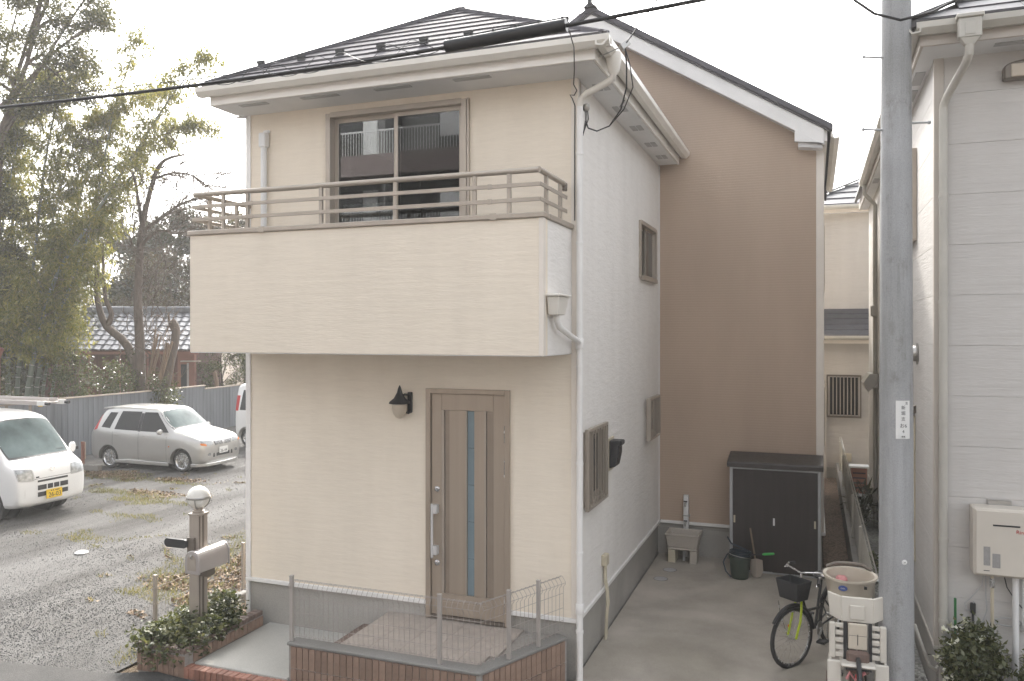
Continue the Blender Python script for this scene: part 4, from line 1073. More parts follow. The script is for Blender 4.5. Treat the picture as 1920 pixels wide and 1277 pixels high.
for z in (0.80, 0.52):
    t_ = tube('tap', 'steel', WP, [(0, -0.035, z), (0, -0.085, z), (0, -0.105, z - 0.012), (0, -0.105, z - 0.05)], 0.011, 8)
    MB().box(-0.025, -0.075, z + 0.012, 0.025, -0.06, z + 0.026).box(-0.006, -0.072, z, 0.006, -0.062, z + 0.02).build('tap_handle', 'black', t_)

BKt = thing('garden_bucket', 'grey green plastic bucket standing before the dark storage cabinet', 'bucket', (1.21, 3.60, 0.098))
MB().lathe([(0.105, 0.0), (0.112, 0.01), (0.135, 0.26), (0.145, 0.262), (0.146, 0.285), (0.138, 0.288), (0.130, 0.27), (0.106, 0.02)], (0, 0, 0), 24).build('pail', 'bucket', BKt, smooth=True)
MB().tube([(0.14 * math.cos(R(a)), 0.14 * math.sin(R(a)) * 0.9 - 0.02, 0.27 - 0.06 * math.sin(R(a * 0.5))) for a in range(-180, 5, 12)], 0.004, 6).build('bail', 'steel', BKt, smooth=True)
hs_ = []
for i in range(90):
    a = i * 0.22
    hs_.append((0.13 * math.cos(a) * (1 + 0.12 * math.sin(a * 0.37)), 0.11 * math.sin(a), 0.30 + 0.012 * math.sin(a * 0.9) + 0.0006 * i))
hs_ = [(-0.10, -0.12, 0.03), (-0.17, -0.10, 0.10), (-0.205, -0.05, 0.2), (-0.17, 0.0, 0.28), (-0.14, 0.0, 0.32)] + hs_ + [(-0.12, 0.10, 0.42), (-0.17, 0.12, 0.50)]
tag(tube('garden_hose', 'hose', None, [(1.21 + a, 3.60 + b, 0.098 + c) for a, b, c in hs_], 0.011, 8), 'dark blue garden hose coiled over the grey green bucket', 'hose')
GB = thing('garden_broom', 'short broom with bright green grip leaning across the grey green bucket', 'broom', (1.30, 3.60, 0.40))
tube('stick', 'black', GB, [(-0.15, -0.05, 0.0), (0.20, -0.05, 0.045)], 0.008, 8)
tube('grip', 'green', GB, [(0.20, -0.05, 0.045), (0.225, -0.05, 0.049), (0.34, -0.05, 0.066), (0.35, -0.05, 0.067)], [0.009, 0.017, 0.015, 0.008], 10)
TR = thing('garden_shovel', 'small muddy shovel standing by the storage cabinet, handle up', 'shovel', (1.42, 3.68, 0.10))
tube('handle', 'wood', TR, [(-0.02, 0.05, 0.22), (-0.09, 0.12, 0.62)], 0.012, 8)
m = MB(); bl = [(-0.075, 0.24), (0.0, 0.26), (0.075, 0.24), (0.085, 0.10), (0.06, 0.03), (0.0, 0.0), (-0.06, 0.03), (-0.085, 0.10)]
m.add([(x, -0.02 - 0.03 * (1 - abs(x) / 0.09), z) for x, z in bl] + [(x, -0.012 - 0.03 * (1 - abs(x) / 0.09), z) for x, z in bl], [tuple(range(8)), tuple(range(15, 7, -1))] + [(i, (i + 1) % 8, 8 + (i + 1) % 8, 8 + i) for i in range(8)])
m.build('blade', 'taupe', TR)
for i, (x, y) in enumerate(((0.285, 3.62), (0.235, 3.20))):
    c = thing('drain_cover', ('round concrete drain cover set in the driveway, nearer the sink', 'round concrete drain cover set in the driveway, farther from the sink')[i], 'drain cover', (x, y, drive_z(x, y)), group='round drain covers on the driveway')
    MB().lathe([(0.085, 0.0005), (0.085, 0.004), (0.075, 0.006), (0.02, 0.006)], (0, 0, 0), 24).build('lid', 'vent', c)
    MB().lathe([(0.088, 0.0005), (0.096, 0.0005), (0.096, 0.003), (0.088, 0.003)], (0, 0, 0), 24).build('ring', 'coping', c)

# ================================================================= boundary fence right of the driveway
RF = thing('driveway_boundary_fence', 'low block wall with bright wire mesh fence running back beside the driveway', 'fence', (2.65, 0.9, 0.0))
b0 = None
for j in range(2):
    for i in range(31):
        y = 0.10 + i * 0.40 + (0.2 if j else 0)
        if y > 12.2: continue
        if b0 is None: b0 = MB().box(-0.05, -0.196, 0, 0.05, 0.196, 0.186).build('block', 'block', RF, 0.004, loc=(0, y, 0.03))
        else: o = b0.copy(); col.objects.link(o); o.location = (0, y, 0.03 + j * 0.19)
p0 = None
for i in range(7):
    y = 0.12 + i * 2.0
    if y > 12: break
    if p0 is None: p0 = MB().box(-0.017, -0.017, 0.41, 0.017, 0.017, 1.03).build('post', 'fence_bright', RF, 0.003, loc=(0, y, 0))
    else: o = p0.copy(); col.objects.link(o); o.location = (0, y, 0)
for d, z in ((0.024, 0.99), (0.05, 1.0), (0.065, 0.975), (0.024, 0.88), (0.024, 0.74), (0.024, 0.60), (0.024, 0.47)):
    MB().tube([(d, 0.0, z), (d, 12.1, z)], 0.0026, 5).build('line_wire', 'fence_bright', RF)
m = MB()
for i in range(240):
    y = i * 0.05
    m.tube([(0.022, y, 0.44), (0.022, y, 0.965), (0.03, y, 0.99), (0.05, y, 1.003), (0.065, y, 0.978)], 0.002, 4, False)
stuff(m.build('mesh_wires', 'fence_bright', RF))

# ================================================================= right-hand neighbour
N = thing('neighbour_house', 'pale grey two-storey neighbour house with dark roof, behind the utility pole', 'house', (3.14, 0.586, 0))
NX, NY = 3.14, 0.586
# siding boards, one object each: front wall then passage wall
bh = 0.4455
fproto = MB().box(0.075, 0.0, 0.001, 3.6, 0.02, bh - 0.001).build('siding_board', 'grey_siding', N, 0.0015, loc=(0, 0, 0.56))
wproto = MB().box(0.0, 0.05, 0.001, 0.02, 9.2, bh - 0.001).build('siding_board', 'grey_siding', N, 0.0015, loc=(0, 0, 0.56))
for i in range(1, 12):
    z = 0.56 + i * bh
    if z > 5.75: break
    for pr in (fproto, wproto): o = pr.copy(); col.objects.link(o); o.location = (0, 0, z)
box('wall_core', 'mortar', N, 0.021, 0.021, 0.3, 3.6, 9.3, 5.79)
MB().box(-0.008, -0.008, 0.56, 0.072, 0.0, 5.79).box(-0.008, 0.0003, 0.56, 0.0, 0.06, 5.79).build('corner_trim', 'trim_grey', N, 0.003)
box('foundation', 'foundation', N, 0.012, 0.012, -0.05, 3.59, 9.29, 0.53)
MB().box(-0.012, -0.016, 0.53, 3.61, 0.02, 0.556).box(-0.012, 0.0205, 0.53, 0.02, 9.3, 0.556).build('base_flashing', 'gutter_grey', N, 0.003)
# eaves
MB().box(-0.16, -0.40, 5.785, 3.7, -0.375, 5.95).box(-0.16, -0.3745, 5.785, -0.135, 9.5, 5.95).build('fascia', 'trim_grey', N, 0.004)
ns_ = MB().box(-0.134, -0.374, 5.785, 3.7, 0.0, 5.794).box(-0.134, 0.0005, 5.785, 0.0, 9.4, 5.794).build('soffit', 'soffit', N)
for y in (0.35, 0.95, 2.5, 4.2, 5.9):
    box('soffit_vent', 'vent', ns_, -0.115, y, 5.776, -0.03, y + 0.42, 5.784)
box('soffit_vent', 'vent', ns_, 0.42, -0.28, 5.776, 1.0, -0.20, 5.784)
MB().prism([(-0.405 + a, 5.955 + b) for a, b in gp], 'x', -0.20, 3.7).build('gutter', 'gutter_grey', N)
MB().prism([(-0.165 + a, 5.955 + b) for a, b in gp], 'y', -0.52, 7.1).build('gutter', 'gutter_grey', N)
# hip roof of slates, laid in courses, each slate a piece
e0, e1 = Vector((-0.24, -0.46, 5.985)), Vector((4.2, -0.46, 5.985))
ap = Vector((1.9, 1.74, 7.35))
MB().box(-0.25, -0.475, 5.93, 3.7, -0.43, 5.99).build('drip_edge', 'roof_edge', N, 0.004)
MB().box(-0.25, -0.4295, 5.93, -0.205, 9.4, 5.99).build('drip_edge', 'roof_edge', N, 0.004)
nc = 11
for i in range(nc):
    t0, t1 = i / nc, min(1.0, (i + 1) / nc + 0.01)
    L0, L1 = e0.lerp(ap, t0), e0.lerp(ap, t1)
    x = -0.3 + (0.45 if i % 2 else 0.0)
    while x < 3.3:
        xa, xb = max(x + 0.003, L0.x), x + 0.897
        xa1 = max(x + 0.003, L1.x)
        if xb > L1.x + 0.05:
            nrm = Vector((0, -0.53, 0.85)); u0, u1, dn = nrm * 0.016, nrm * 0.004, nrm * -0.012
            q = [Vector((xa, L0.y, L0.z)), Vector((xb, L0.y, L0.z)), Vector((xb, L1.y, L1.z)), Vector((xa1, L1.y, L1.z))]
            MB().add([q[0] + u0, q[1] + u0, q[2] + u1, q[3] + u1] + [p + dn for p in q], [(0, 1, 2, 3), (7, 6, 5, 4), (0, 4, 5, 1), (1, 5, 6, 2), (2, 6, 7, 3), (3, 7, 4, 0)]).build('slate', 'roof_grey', N)
        x += 0.9
MB().bar(e0 + Vector((0.0, 0.0, 0.03)), ap + Vector((0, 0, 0.03)), 0.10, 0.035).build('hip_cap', 'roof_edge', N, 0.006)
MB().add([e0, ap, (1.9, 7.5, 7.35), (-0.24, 9.4, 5.985), e0 - Vector((0, 0, .04)), ap - Vector((0, 0, .1)), Vector((1.9, 7.5, 7.25)), Vector((-0.24, 9.4, 5.945))],
         [(0, 1, 2, 3), (7, 6, 5, 4), (0, 4, 5, 1), (1, 5, 6, 2), (2, 6, 7, 3), (3, 7, 4, 0)]).build('side_slope', 'roof_edge', N)
MB().add([ap - Vector((0, 0, .03)), e1 - Vector((0, 0, .03)), (4.2, 9.4, 5.95), (1.9, 7.5, 7.32)], [(0, 1, 2, 3)]).build('side_slope', 'roof_edge', N)
# hopper and downpipe
hp = MB()
for (a, b, c, d, z0, z1) in ((0.10, 0.27, -0.60, -0.515, 5.76, 5.92), (0.085, 0.285, -0.615, -0.505, 5.921, 5.955)):
    hp.box(a, c, z0, b, d, z1)
hp.add([(0.15, -0.58, 5.70), (0.22, -0.58, 5.70), (0.22, -0.53, 5.70), (0.15, -0.53, 5.70), (0.11, -0.598, 5.759), (0.26, -0.598, 5.759), (0.26, -0.517, 5.759), (0.11, -0.517, 5.759)],
       [(0, 1, 2, 3), (7, 6, 5, 4), (0, 4, 5, 1), (1, 5, 6, 2), (2, 6, 7, 3), (3, 7, 4, 0)])
hp = hp.build('rain_hopper', 'gutter_grey', N, 0.006)
box('hopper_panel', 'gutter_grey', hp, 0.145, -0.606, 5.78, 0.225, -0.6005, 5.88, 0.003)
tube('outlet_elbow', 'gutter_grey', hp, [(0.185, -0.555, 5.71), (0.185, -0.55, 5.64), (0.17, -0.46, 5.58), (0.085, -0.10, 5.42), (0.065, -0.05, 5.36), (0.062, -0.046, 5.30)], 0.034, 12)
dp = tube('downpipe', 'gutter_grey', N, [(0.062, -0.046, 5.33), (0.062, -0.046, 0.02)], 0.036, 12)
for z in (4.55, 3.62, 2.55, 1.52, 0.80):
    MB().lathe([(0.040, z - 0.018), (0.042, z), (0.040, z + 0.018)], (0.062, -0.046, 0), 12).build('pipe_clip', 'gutter_grey', dp, smooth=True)
# eave lamp on the front wall, top right
el = MB().prism([(0.52, 5.52)] + [(0.695 - 0.175 * math.cos(R(a)), 5.62 + 0.06 * math.sin(R(a))) for a in range(0, 181, 15)] + [(0.87, 5.52)], 'y', -0.10, -0.001).build('wall_light', 'bronze_dark', N, 0.012)
box('light_lens', 'lamp_frost', el, 0.57, -0.112, 5.535, 0.82, -0.1005, 5.645, 0.006)
# side windows, hooded vent, door canopy, meter box
def side_win(y0, y1, z0, z1, mat='bronze'):
    w = MB().box(-0.045, y0, z0, 0.0, y0 + 0.05, z1).box(-0.045, y1 - 0.05, z0, 0.0, y1, z1).box(-0.05, y0 + 0.05, z1 - 0.05, 0.0, y1 - 0.05, z1).box(-0.055, y0 - 0.01, z0 - 0.03, 0.0, y1 + 0.01, z0 + 0.03).box(-0.035, (y0 + y1) / 2 - 0.025, z0 + 0.03, -0.001, (y0 + y1) / 2 + 0.025, z1 - 0.05).build('window', mat, N, 0.003)
    box('pane', 'car_glass', w, -0.018, y0 + 0.05, z0 + 0.03, -0.012, y1 - 0.05, z1 - 0.05)
side_win(1.32, 2.90, 4.34, 5.28)
side_win(1.45, 2.35, 0.95, 2.46, 'beige_plastic')
MB().prism([(-0.16, 2.50), (0.0, 2.58), (0.0, 2.50)], 'y', 1.38, 2.42).build('canopy', 'bronze_dark', N)
vh = MB()
vh.lathe([(0.11, 0.0), (0.115, -0.012), (0.085, -0.02), (0.08, -0.06), (0.06, -0.10), (0.03, -0.125), (0.004, -0.13)], (0, 1.25, 3.13), 18, 'x').build('vent_hood', 'steel', N, smooth=True)
MB().box(-0.09, 6.6, 2.42, 0.0, 7.2, 2.66).build('intake_box', 'gutter', N, 0.01)
MB().prism([(-0.16, 2.35), (-0.02, 2.50), (0.0, 2.66), (-0.14, 2.66), (-0.24, 2.50)], 'y', 6.55, 7.25).build('box_hood', 'gutter_grey', N, 0.006)
sp = tube('rear_downpipe', 'gutter_grey', N, [(-0.20, 6.9, 5.86), (-0.20, 6.9, 5.70), (-0.12, 6.95, 5.62), (-0.03, 7.0, 5.52), (-0.03, 7.0, 0.05)], 0.035, 10)
MB().box(-0.10, 6.9, 3.62, 0.02, 7.1, 3.80).build('pipe_hopper', 'gutter_grey', sp, 0.01)

# wall-hung gas water heater and its pipes
WH = thing('water_heater', 'beige wall-hung gas water heater on the pale grey neighbour wall', 'heater', (3.63, 0.586, 1.25))
box('case', 'heater', WH, -0.22, -0.20, 0.02, 0.30, -0.012, 0.60, 0.012)
box('front_cover', 'heater', WH, -0.205, -0.215, 0.035, 0.285, -0.2005, 0.585, 0.008)
box('mount_bracket', 'steel', WH, -0.08, -0.03, 0.6005, 0.10, -0.003, 0.64)
box('exhaust_slot', 'black', WH, -0.075, -0.219, 0.455, 0.125, -0.2155, 0.468)
box('sticker', 'grey_print', WH, -0.145, -0.2165, 0.115, -0.095, -0.2152, 0.275)
box('sticker', 'grey_print', WH, -0.08, -0.2165, 0.10, -0.02, -0.2152, 0.22)
text('brand_mark', 'Rinnai', 0.045, 'red', WH, (0.15, -0.2165, 0.415), (R(90), 0, 0))
box('vent_slot', 'black', WH, -0.145, -0.2165, 0.068, -0.10, -0.2152, 0.074)
tube('gas_pipe', 'beige_plastic', WH, [(-0.06, -0.10, 0.0), (-0.06, -0.10, -0.55), (-0.06, -0.06, -0.62)], 0.014, 8)
MB().lathe([(0.02, -0.02), (0.022, -0.06), (0.02, -0.10)], (-0.06, -0.10, 0), 10).lathe([(0.016, -0.02), (0.018, 0.0)], (-0.06, -0.115, -0.06), 10, 'y').build('gas_valve', 'chrome', WH, smooth=True)
for x in (0.115, 0.19):
    tube('insulated_pipe', 'white_plastic', WH, [(x, -0.10, 0.02), (x, -0.10, -0.60 if x < 0.15 else -0.40), (x, -0.10 if x < 0.15 else -0.03, -1.0 if x < 0.15 else -0.46)], 0.026, 10)
tube('power_cord', 'vent', WH, [(-0.12, -0.08, 0.02), (-0.13, -0.06, -0.10), (-0.18, -0.04, -0.18), (-0.22, -0.03, -0.24), (-0.26, -0.03, -0.28), (-0.24, -0.03, -0.34), (-0.20, -0.03, -0.33), (-0.19, -0.04, -0.25)], 0.0045, 6)
tube('power_cord', 'vent', WH, [(-0.11, -0.08, 0.02), (-0.10, -0.05, -0.18), (-0.09, -0.04, -0.32), (-0.13, -0.04, -0.45)], 0.006, 6)
tube('power_cord', 'black', WH, [(0.03, -0.08, 0.02), (0.06, -0.05, -0.10), (0.12, -0.04, -0.20), (0.20, -0.04, -0.30)], 0.005, 6)
MB().box(-0.215, -0.05, -0.36, -0.175, -0.015, -0.27).tube([(-0.195, -0.03, -0.36), (-0.195, -0.03, -0.50)], 0.012, 8).build('weather_plug', 'black', WH, 0.004)
tube('cable_coil', 'vent', WH, [(0.07 + 0.10 * math.cos(R(a)), -0.05, -0.40 + 0.035 * math.sin(R(a))) for a in range(0, 700, 24)], 0.006, 6)

# green stake and the flowering bush below
ST = tag(tube('garden_stake', 'green_dark', None, [(3.295, 0.50, 0.0), (3.290, 0.505, 1.02)], 0.011, 8), 'thin green garden stake standing beside the white-flowering bush', 'stake')
BU = thing('flowering_bush', 'rounded green bush with white blossoms under the water heater', 'bush', (3.40, 0.30, 0.0))
cen = in_ellipsoid(240, (0, 0, 0.52), (0.24, 0.2, 0.36), 0.3)
P = clumps(cen, 3600, (0.03, 0.03, 0.03))
quads('foliage', 'leaf_shrub', BU, leaves(P, 0.055, 0.026, -0.1))
fl = in_ellipsoid(26, (-0.10, -0.05, 0.62), (0.20, 0.16, 0.30), 0.9)
quads('blossom', 'petal', BU, leaves(clumps(fl, 100, (0.012, 0.012, 0.01)), 0.035, 0.028))
m = MB()
for i in range(9):
    a = i * 0.7; m.tube([(0.02 * math.cos(a), 0.02 * math.sin(a), 0), (0.08 * math.cos(a), 0.07 * math.sin(a), 0.3), (0.16 * math.cos(a), 0.13 * math.sin(a), 0.62)], [0.012, 0.008, 0.003], 5)
m.build('stems', 'bark', BU)
B2 = thing('leafy_shrub', 'small leafy shrub at the lower right picture edge below white pipe', 'shrub', (3.86, 0.20, 0.0))
P = clumps(in_ellipsoid(120, (0, 0, 0.42), (0.17, 0.17, 0.30), 0.3), 1500, (0.03, 0.03, 0.03))
quads('foliage', 'leaf_shrub', B2, leaves(P, 0.05, 0.024, -0.1))
tube('stems', 'bark', B2, [(0, 0, 0), (0.02, 0.01, 0.3), (0.0, 0.03, 0.55)], [0.014, 0.01, 0.004], 6)
gr_ = tube('hand_rail', 'gutter_grey', None, [(2.96, 0.42, 0.78), (3.02, 0.40, 0.60), (3.075, 0.40, 0.44), (3.13, 0.42, 0.40), (3.16, 0.52, 0.40)], 0.014, 8)
tag(gr_, 'bent grey drain hose along the corner of pale grey neighbour house', 'hose')

# ================================================================= utility pole
UP = thing('utility_pole', 'tall round concrete utility pole with step bolts and white number plate', 'utility pole', (2.79, 0.14, 0.0))
r_at = lambda z: 0.143 - z * 0.0042
MB().lathe([(r_at(z), z) for z in (0.0, 1.5, 3.0, 4.5, 6.0, 7.5, 9.0, 10.5)], (0, 0, 0), 40).build('shaft', 'pole', UP, smooth=True)
fw = Vector((math.sin(R(20.5)) * -1, math.cos(R(20.5)), 0)); sd = Vector((math.cos(R(20.5)), math.sin(R(20.5)), 0))
b0 = None
for z, s in ((5.70, -1), (5.08, -1), (5.14, 1), (6.2, 1)):
    d = sd * s
    p = d * r_at(z); q = d * (r_at(z) + 0.165)
    bo = MB().tube([p - d * 0.02 + Vector((0, 0, z)), q + Vector((0, 0, z + 0.005))], 0.009, 8).tube([q + Vector((0, 0, z + 0.005)) - d * 0.012, q + Vector((0, 0, z + 0.005)) + d * 0.004], 0.016, 8).build('step_bolt', 'shed_frame', UP, smooth=True)
# number plate wrapped on the shaft, facing the street
def on_pole(a_deg, z, off):
    a = R(-90 + 20.5 + a_deg)
    return Vector((math.cos(a) * (r_at(z) + off), math.sin(a) * (r_at(z) + off), z))
m = MB(); n = 10; A0, A1, Z0, Z1 = -27, 23, 2.455, 2.775
vs = []
for off in (0.0005, 0.004):
    for z in (Z0, Z1):
        vs += [on_pole(A0 + (A1 - A0) * i / n, z, off) for i in range(n + 1)]
k = n + 1
fs = [(2 * k + i, 2 * k + i + 1, 3 * k + i + 1, 3 * k + i) for i in range(n)] + [(i + 1, i, k + i, k + i + 1) for i in range(n)] + [(i, i + 1, 2 * k + i + 1, 2 * k + i) for i in range(n)] + [(k + i + 1, k + i, 3 * k + i, 3 * k + i + 1) for i in range(n)] + [(0, 2 * k, 3 * k, k), (n, k + n, 3 * k + n, 2 * k + n)]
m.add(vs, fs)
plt = m.build('number_plate', 'plate_white', UP)
def pole_text(s_, size, z, a=-2.0, mat='ink'):
    p = on_pole(a, z, 0.0048)
    return text('plate_lettering', s_, size, mat, plt, p, (R(90), 0, R(20.5 + a)), 0.0003)
pole_text('支', 0.028, 2.752, 10)
pole_text('新', 0.036, 2.715); pole_text('堀', 0.036, 2.668); pole_text('支', 0.036, 2.620)
pole_text('お6', 0.040, 2.563); pole_text('4', 0.036, 2.515); pole_text('東電', 0.016, 2.472)
MB().lathe([(0.019, -0.006), (0.022, -0.003), (0.022, 0.0), (0.008, 0.004)], (0, 0, 0), 14).build('survey_disc', 'plate_white', UP, loc=on_pole(2, 1.42, 0.001), rot=(R(90), 0, R(22)))
text('disc_mark', '+', 0.028, 'ink', UP, on_pole(2, 1.42, 0.0075), (R(90), 0, R(22)), 0.0003)

# ================================================================= overhead lines
CB = thing('street_cable', 'black overhead street cable with thick black sheath crossing before the roof', 'cable', (0, -4.0, 4.7))
cz = lambda x: -0.018 + 0.016 * (x + 0.8) ** 2 * 0.55 + 0.012 * max(0, x)
cpts = [(x * 0.25, 0.0, cz(x * 0.25)) for x in range(-44, 26)]
tube('cable', 'black_gloss', CB, cpts, 0.0095, 8)
x0, x1 = 0.495, 1.09
cov = MB().tube([(x0 + (x1 - x0) * i / 8, 0, cz(x0 + (x1 - x0) * i / 8) + 0.003) for i in range(9)], 0.030, 18)
cov = cov.build('cable_sheath', 'black_gloss', CB, smooth=True)
MB().bar((x0 + 0.004, -0.004, cz(x0) + 0.033), (x1 - 0.004, -0.004, cz(x1) + 0.033), 0.006, 0.010).build('sheath_seam', 'black', cov)
for i in range(6):
    x = x0 + 0.02 + i * (x1 - x0 - 0.04) / 5
    MB().box(x - 0.005, -0.008, cz(x) + 0.036, x + 0.005, 0.004, cz(x) + 0.043).build('sheath_rivet', 'black', cov)
mz = lambda x: cz(x) + 0.045 + 0.004 * math.sin(x * 2)
tube('messenger_wire', 'black', CB, [(x * 0.25, 0.02, mz(x * 0.25)) for x in range(-44, 26)], 0.0022, 5)
for k in range(2):
    tube('spiral_hanger', 'black', CB, [(-1.0 + i * 0.012, 0.05 * math.cos(i * 0.19 + k * 2.1), cz(-1.0 + i * 0.012) + 0.022 + 0.036 * math.sin(i * 0.19 + k * 2.1)) for i in range(125)], 0.0018, 4)
# telephone drop: down past the sheath to the house corner
TD = thing('telephone_drop', 'thin black wire dropping to the front corner of cream house', 'wire')
tube('span', 'black', TD, [(0.55, -4.4, 6.2), (0.50, -3.3, 5.98), (0.40, -2.0, 5.86), (0.20, -0.80, 5.80), (0.06, -0.30, 5.775), (-0.005, -0.10, 5.70), (0.01, -0.04, 5.66)], 0.005, 6)
tube('lead', 'black', TD, [(0.01, -0.04, 5.66), (-0.02, -0.03, 5.62), (-0.065, -0.02, 5.63), (-0.04, -0.02, 5.59), (-0.015, -0.02, 5.52), (-0.018, -0.022, 5.2), (-0.018, -0.022, 4.42)], 0.005, 6)
# power drop: line, clamp, drip loop to the service head on the side wall
PD = thing('power_drop', 'twisted service wires with clamp looping down to the white side wall', 'wire')
cl = Vector((0.56, -0.42, 5.90))
tube('span', 'black', PD, [(2.6, -1.9, 7.4), (1.6, -1.2, 6.68), (0.9, -0.68, 6.16), tuple(cl)], 0.006, 6)
MB().obb(cl, (0.03, 0.02, 0.03), (-0.012, 0.018, 0.0), (-0.012, -0.008, 0.02)).obb(cl - Vector((0.02, -0.02, 0.03)), (0.012, 0, 0), (0, 0.03, 0), (0, 0, 0.012)).build('wire_clamp', 'steel', PD, 0.004)
tube('stay', 'steel', PD, [tuple(cl), (0.42, -0.40, 5.86), (0.30, -0.36, 5.84)], 0.005, 6)
for dx, rr_ in ((0.0, 0.007), (0.03, 0.006)):
    tube('drip_loop', 'black', PD, [tuple(cl - Vector((0, 0, 0.02))), (0.56 + dx, -0.35, 5.74), (0.53 + dx * 2, -0.22, 5.58), (0.45 + dx, -0.10, 5.42), (0.32, -0.01, 5.30), (0.18, 0.06, 5.28), (0.08, 0.11, 5.33), (0.055, 0.13, 5.40)], rr_, 6)
MB().obb((0.47, -0.12, 5.47), (0.012, 0.010, 0.03), (0.008, 0, 0), (0, 0.008, 0)).build('splice', 'black', PD)
sh_ = MB().lathe([(0.022, 0.0), (0.035, 0.02), (0.035, 0.06), (0.02, 0.07)], (0.055, 0.13, 5.50), 12).build('service_head', 'steel', PD, smooth=True)
for k in range(3):
    tube('service_lead', 'black', PD, [(0.045 + 0.012 * k, 0.13, 5.51), (0.05 + 0.015 * k, 0.125, 5.42), (0.035, 0.13 + 0.01 * k, 5.33), (0.02, 0.13, 5.26)], 0.005, 5)
# slack cable hanging in front of the pole top
tag(tube('slack_cable', 'black_gloss', None, [(2.10, -0.55, 6.38), (2.44, -0.5, 5.99), (2.58, -0.48, 5.875), (2.77, -0.45, 5.81), (2.995, -0.47, 5.835), (3.16, -0.5, 5.90), (3.5, -0.55, 6.15)], 0.011, 8), 'slack black cable sagging across the top of concrete pole', 'cable')

# ================================================================= bicycles
def bike_wheel(parent, c, r, name='wheel', tyre=0.022):
    w = MB()
    pts = [(r * math.cos(R(a)), 0, r * math.sin(R(a))) for a in range(0, 361, 15)]
    ob = MB().tube([(c[0] + p[0], c[1], c[2] + p[2]) for p in pts], tyre, 8, False).build(name, 'rubber', parent, smooth=True)
    MB().tube([(c[0] + p[0] * 0.925, c[1], c[2] + p[2] * 0.925) for p in pts], 0.012, 6, False).build('rim', 'chrome', ob, smooth=True)
    sp_ = MB()
    for k in range(24):
        a = R(k * 15); s = 0.02 if k % 2 else -0.02
        sp_.tube([(c[0] + 0.02 * math.cos(a + 0.8), c[1] + s, c[2] + 0.02 * math.sin(a + 0.8)), (c[0] + r * 0.92 * math.cos(a), c[1], c[2] + r * 0.92 * math.sin(a))], 0.0013, 3, False)
    stuff(sp_.build('spokes', 'chrome', ob))
    MB().tube([(c[0], c[1] - 0.05, c[2]), (c[0], c[1] + 0.05, c[2])], 0.018, 8).build('hub', 'steel', ob, smooth=True)
    MB().tube([(c[0] + (r + 0.04) * math.cos(R(a)), c[1], c[2] + (r + 0.04) * math.sin(R(a))) for a in range(35, 176, 10)], 0.02, 6).build('mudguard', 'black', ob, smooth=True)
    return ob

def frame(parent, mat, fw, rw, r, head):
    """step-through frame: fw, rw = x of the axles, head = (x, z) of the steering head"""
    hx, hz_ = head
    bbx, bbz = rw + 0.46, 0.28
    sx, sz = rw + 0.28, 0.80
    MB().tube([(hx, 0, hz_ - 0.12), (hx - 0.12, 0, hz_ - 0.30), (bbx + 0.06, 0, bbz + 0.05), (bbx, 0, bbz)], 0.02, 8).tube([(hx, 0, hz_ - 0.04), (hx - 0.18, 0, hz_ - 0.32), (sx + 0.06, 0, 0.48)], 0.016, 8).tube([(bbx, 0, bbz), (sx, 0, sz)], 0.017, 8).tube([(bbx, 0.02, bbz), (rw, 0.055, r)], 0.01, 6).tube([(bbx, -0.02, bbz), (rw, -0.055, r)], 0.01, 6).tube([(sx + 0.04, 0.02, 0.62), (rw, 0.055, r)], 0.009, 6).tube([(sx + 0.04, -0.02, 0.62), (rw, -0.055, r)], 0.009, 6).build('frame', mat, parent, smooth=True)
    sd_ = MB().lathe([(0.02, 0.0), (0.085, 0.01), (0.11, 0.03), (0.10, 0.055), (0.04, 0.06)], (0, 0, 0), 16).build('saddle', 'black', parent, smooth=True, loc=(sx - 0.03, 0, sz))
    sd_.scale = (1.25, 0.9, 1.0)
    MB().tube([(bbx, -0.08, bbz), (bbx, 0.08, bbz)], 0.02, 8).lathe([(0.085, 0.05), (0.085, 0.055)], (bbx, 0, bbz), 20, 'y').bar((bbx, 0.075, bbz), (bbx + 0.12, 0.075, bbz - 0.10), 0.012, 0.02).bar((bbx, -0.075, bbz), (bbx - 0.12, -0.075, bbz + 0.10), 0.012, 0.02).build('crank', 'steel', parent)
    for s, px_ in ((1, 0.12), (-1, -0.12)):
        box('pedal', 'black', parent, bbx + px_ - 0.05, s * 0.08, bbz - s * 0.10 - 0.012, bbx + px_ + 0.05, s * 0.17, bbz - s * 0.10 + 0.012)
    MB().tube([(rw - 0.02, 0.04, r - 0.05), (rw - 0.05, 0.06, 0.01)], 0.010, 6).tube([(rw - 0.02, -0.04, r - 0.05), (rw - 0.05, -0.06, 0.01)], 0.010, 6).build('kickstand', 'steel', parent)

# lime and black city bicycle facing the camera
BKa = thing('city_bicycle', 'city bicycle with lime green fork and black front basket, facing the street', 'bicycle', (2.13, 1.38, 0.055), R(-112))
BKa.scale = (0.9, 0.9, 0.9)
ra = 0.315
frame(BKa, 'black', 0.56, -0.50, ra, (0.40, 0.86))
bike_wheel(BKa, (-0.50, 0, ra), ra, 'rear_wheel')
FK = bpy.data.objects.new('steering', None); FK.location = (0.44, 0, 0.0); FK.rotation_euler = (0, 0, R(-16)); col.objects.link(FK); FK.parent = BKa
bike_wheel(FK, (0.10, 0, ra), ra, 'front_wheel')
fk = MB()
for s in (-1, 1):
    fk.tube([(-0.02, s * 0.03, 0.70), (0.01, s * 0.055, 0.62), (0.03, s * 0.06, 0.50), (0.10, s * 0.055, ra)], 0.013, 8)
fk.build('fork', 'lime', FK, smooth=True)
tube('stem', 'chrome', FK, [(-0.02, 0, 0.70), (-0.06, 0, 1.0)], 0.014, 8)
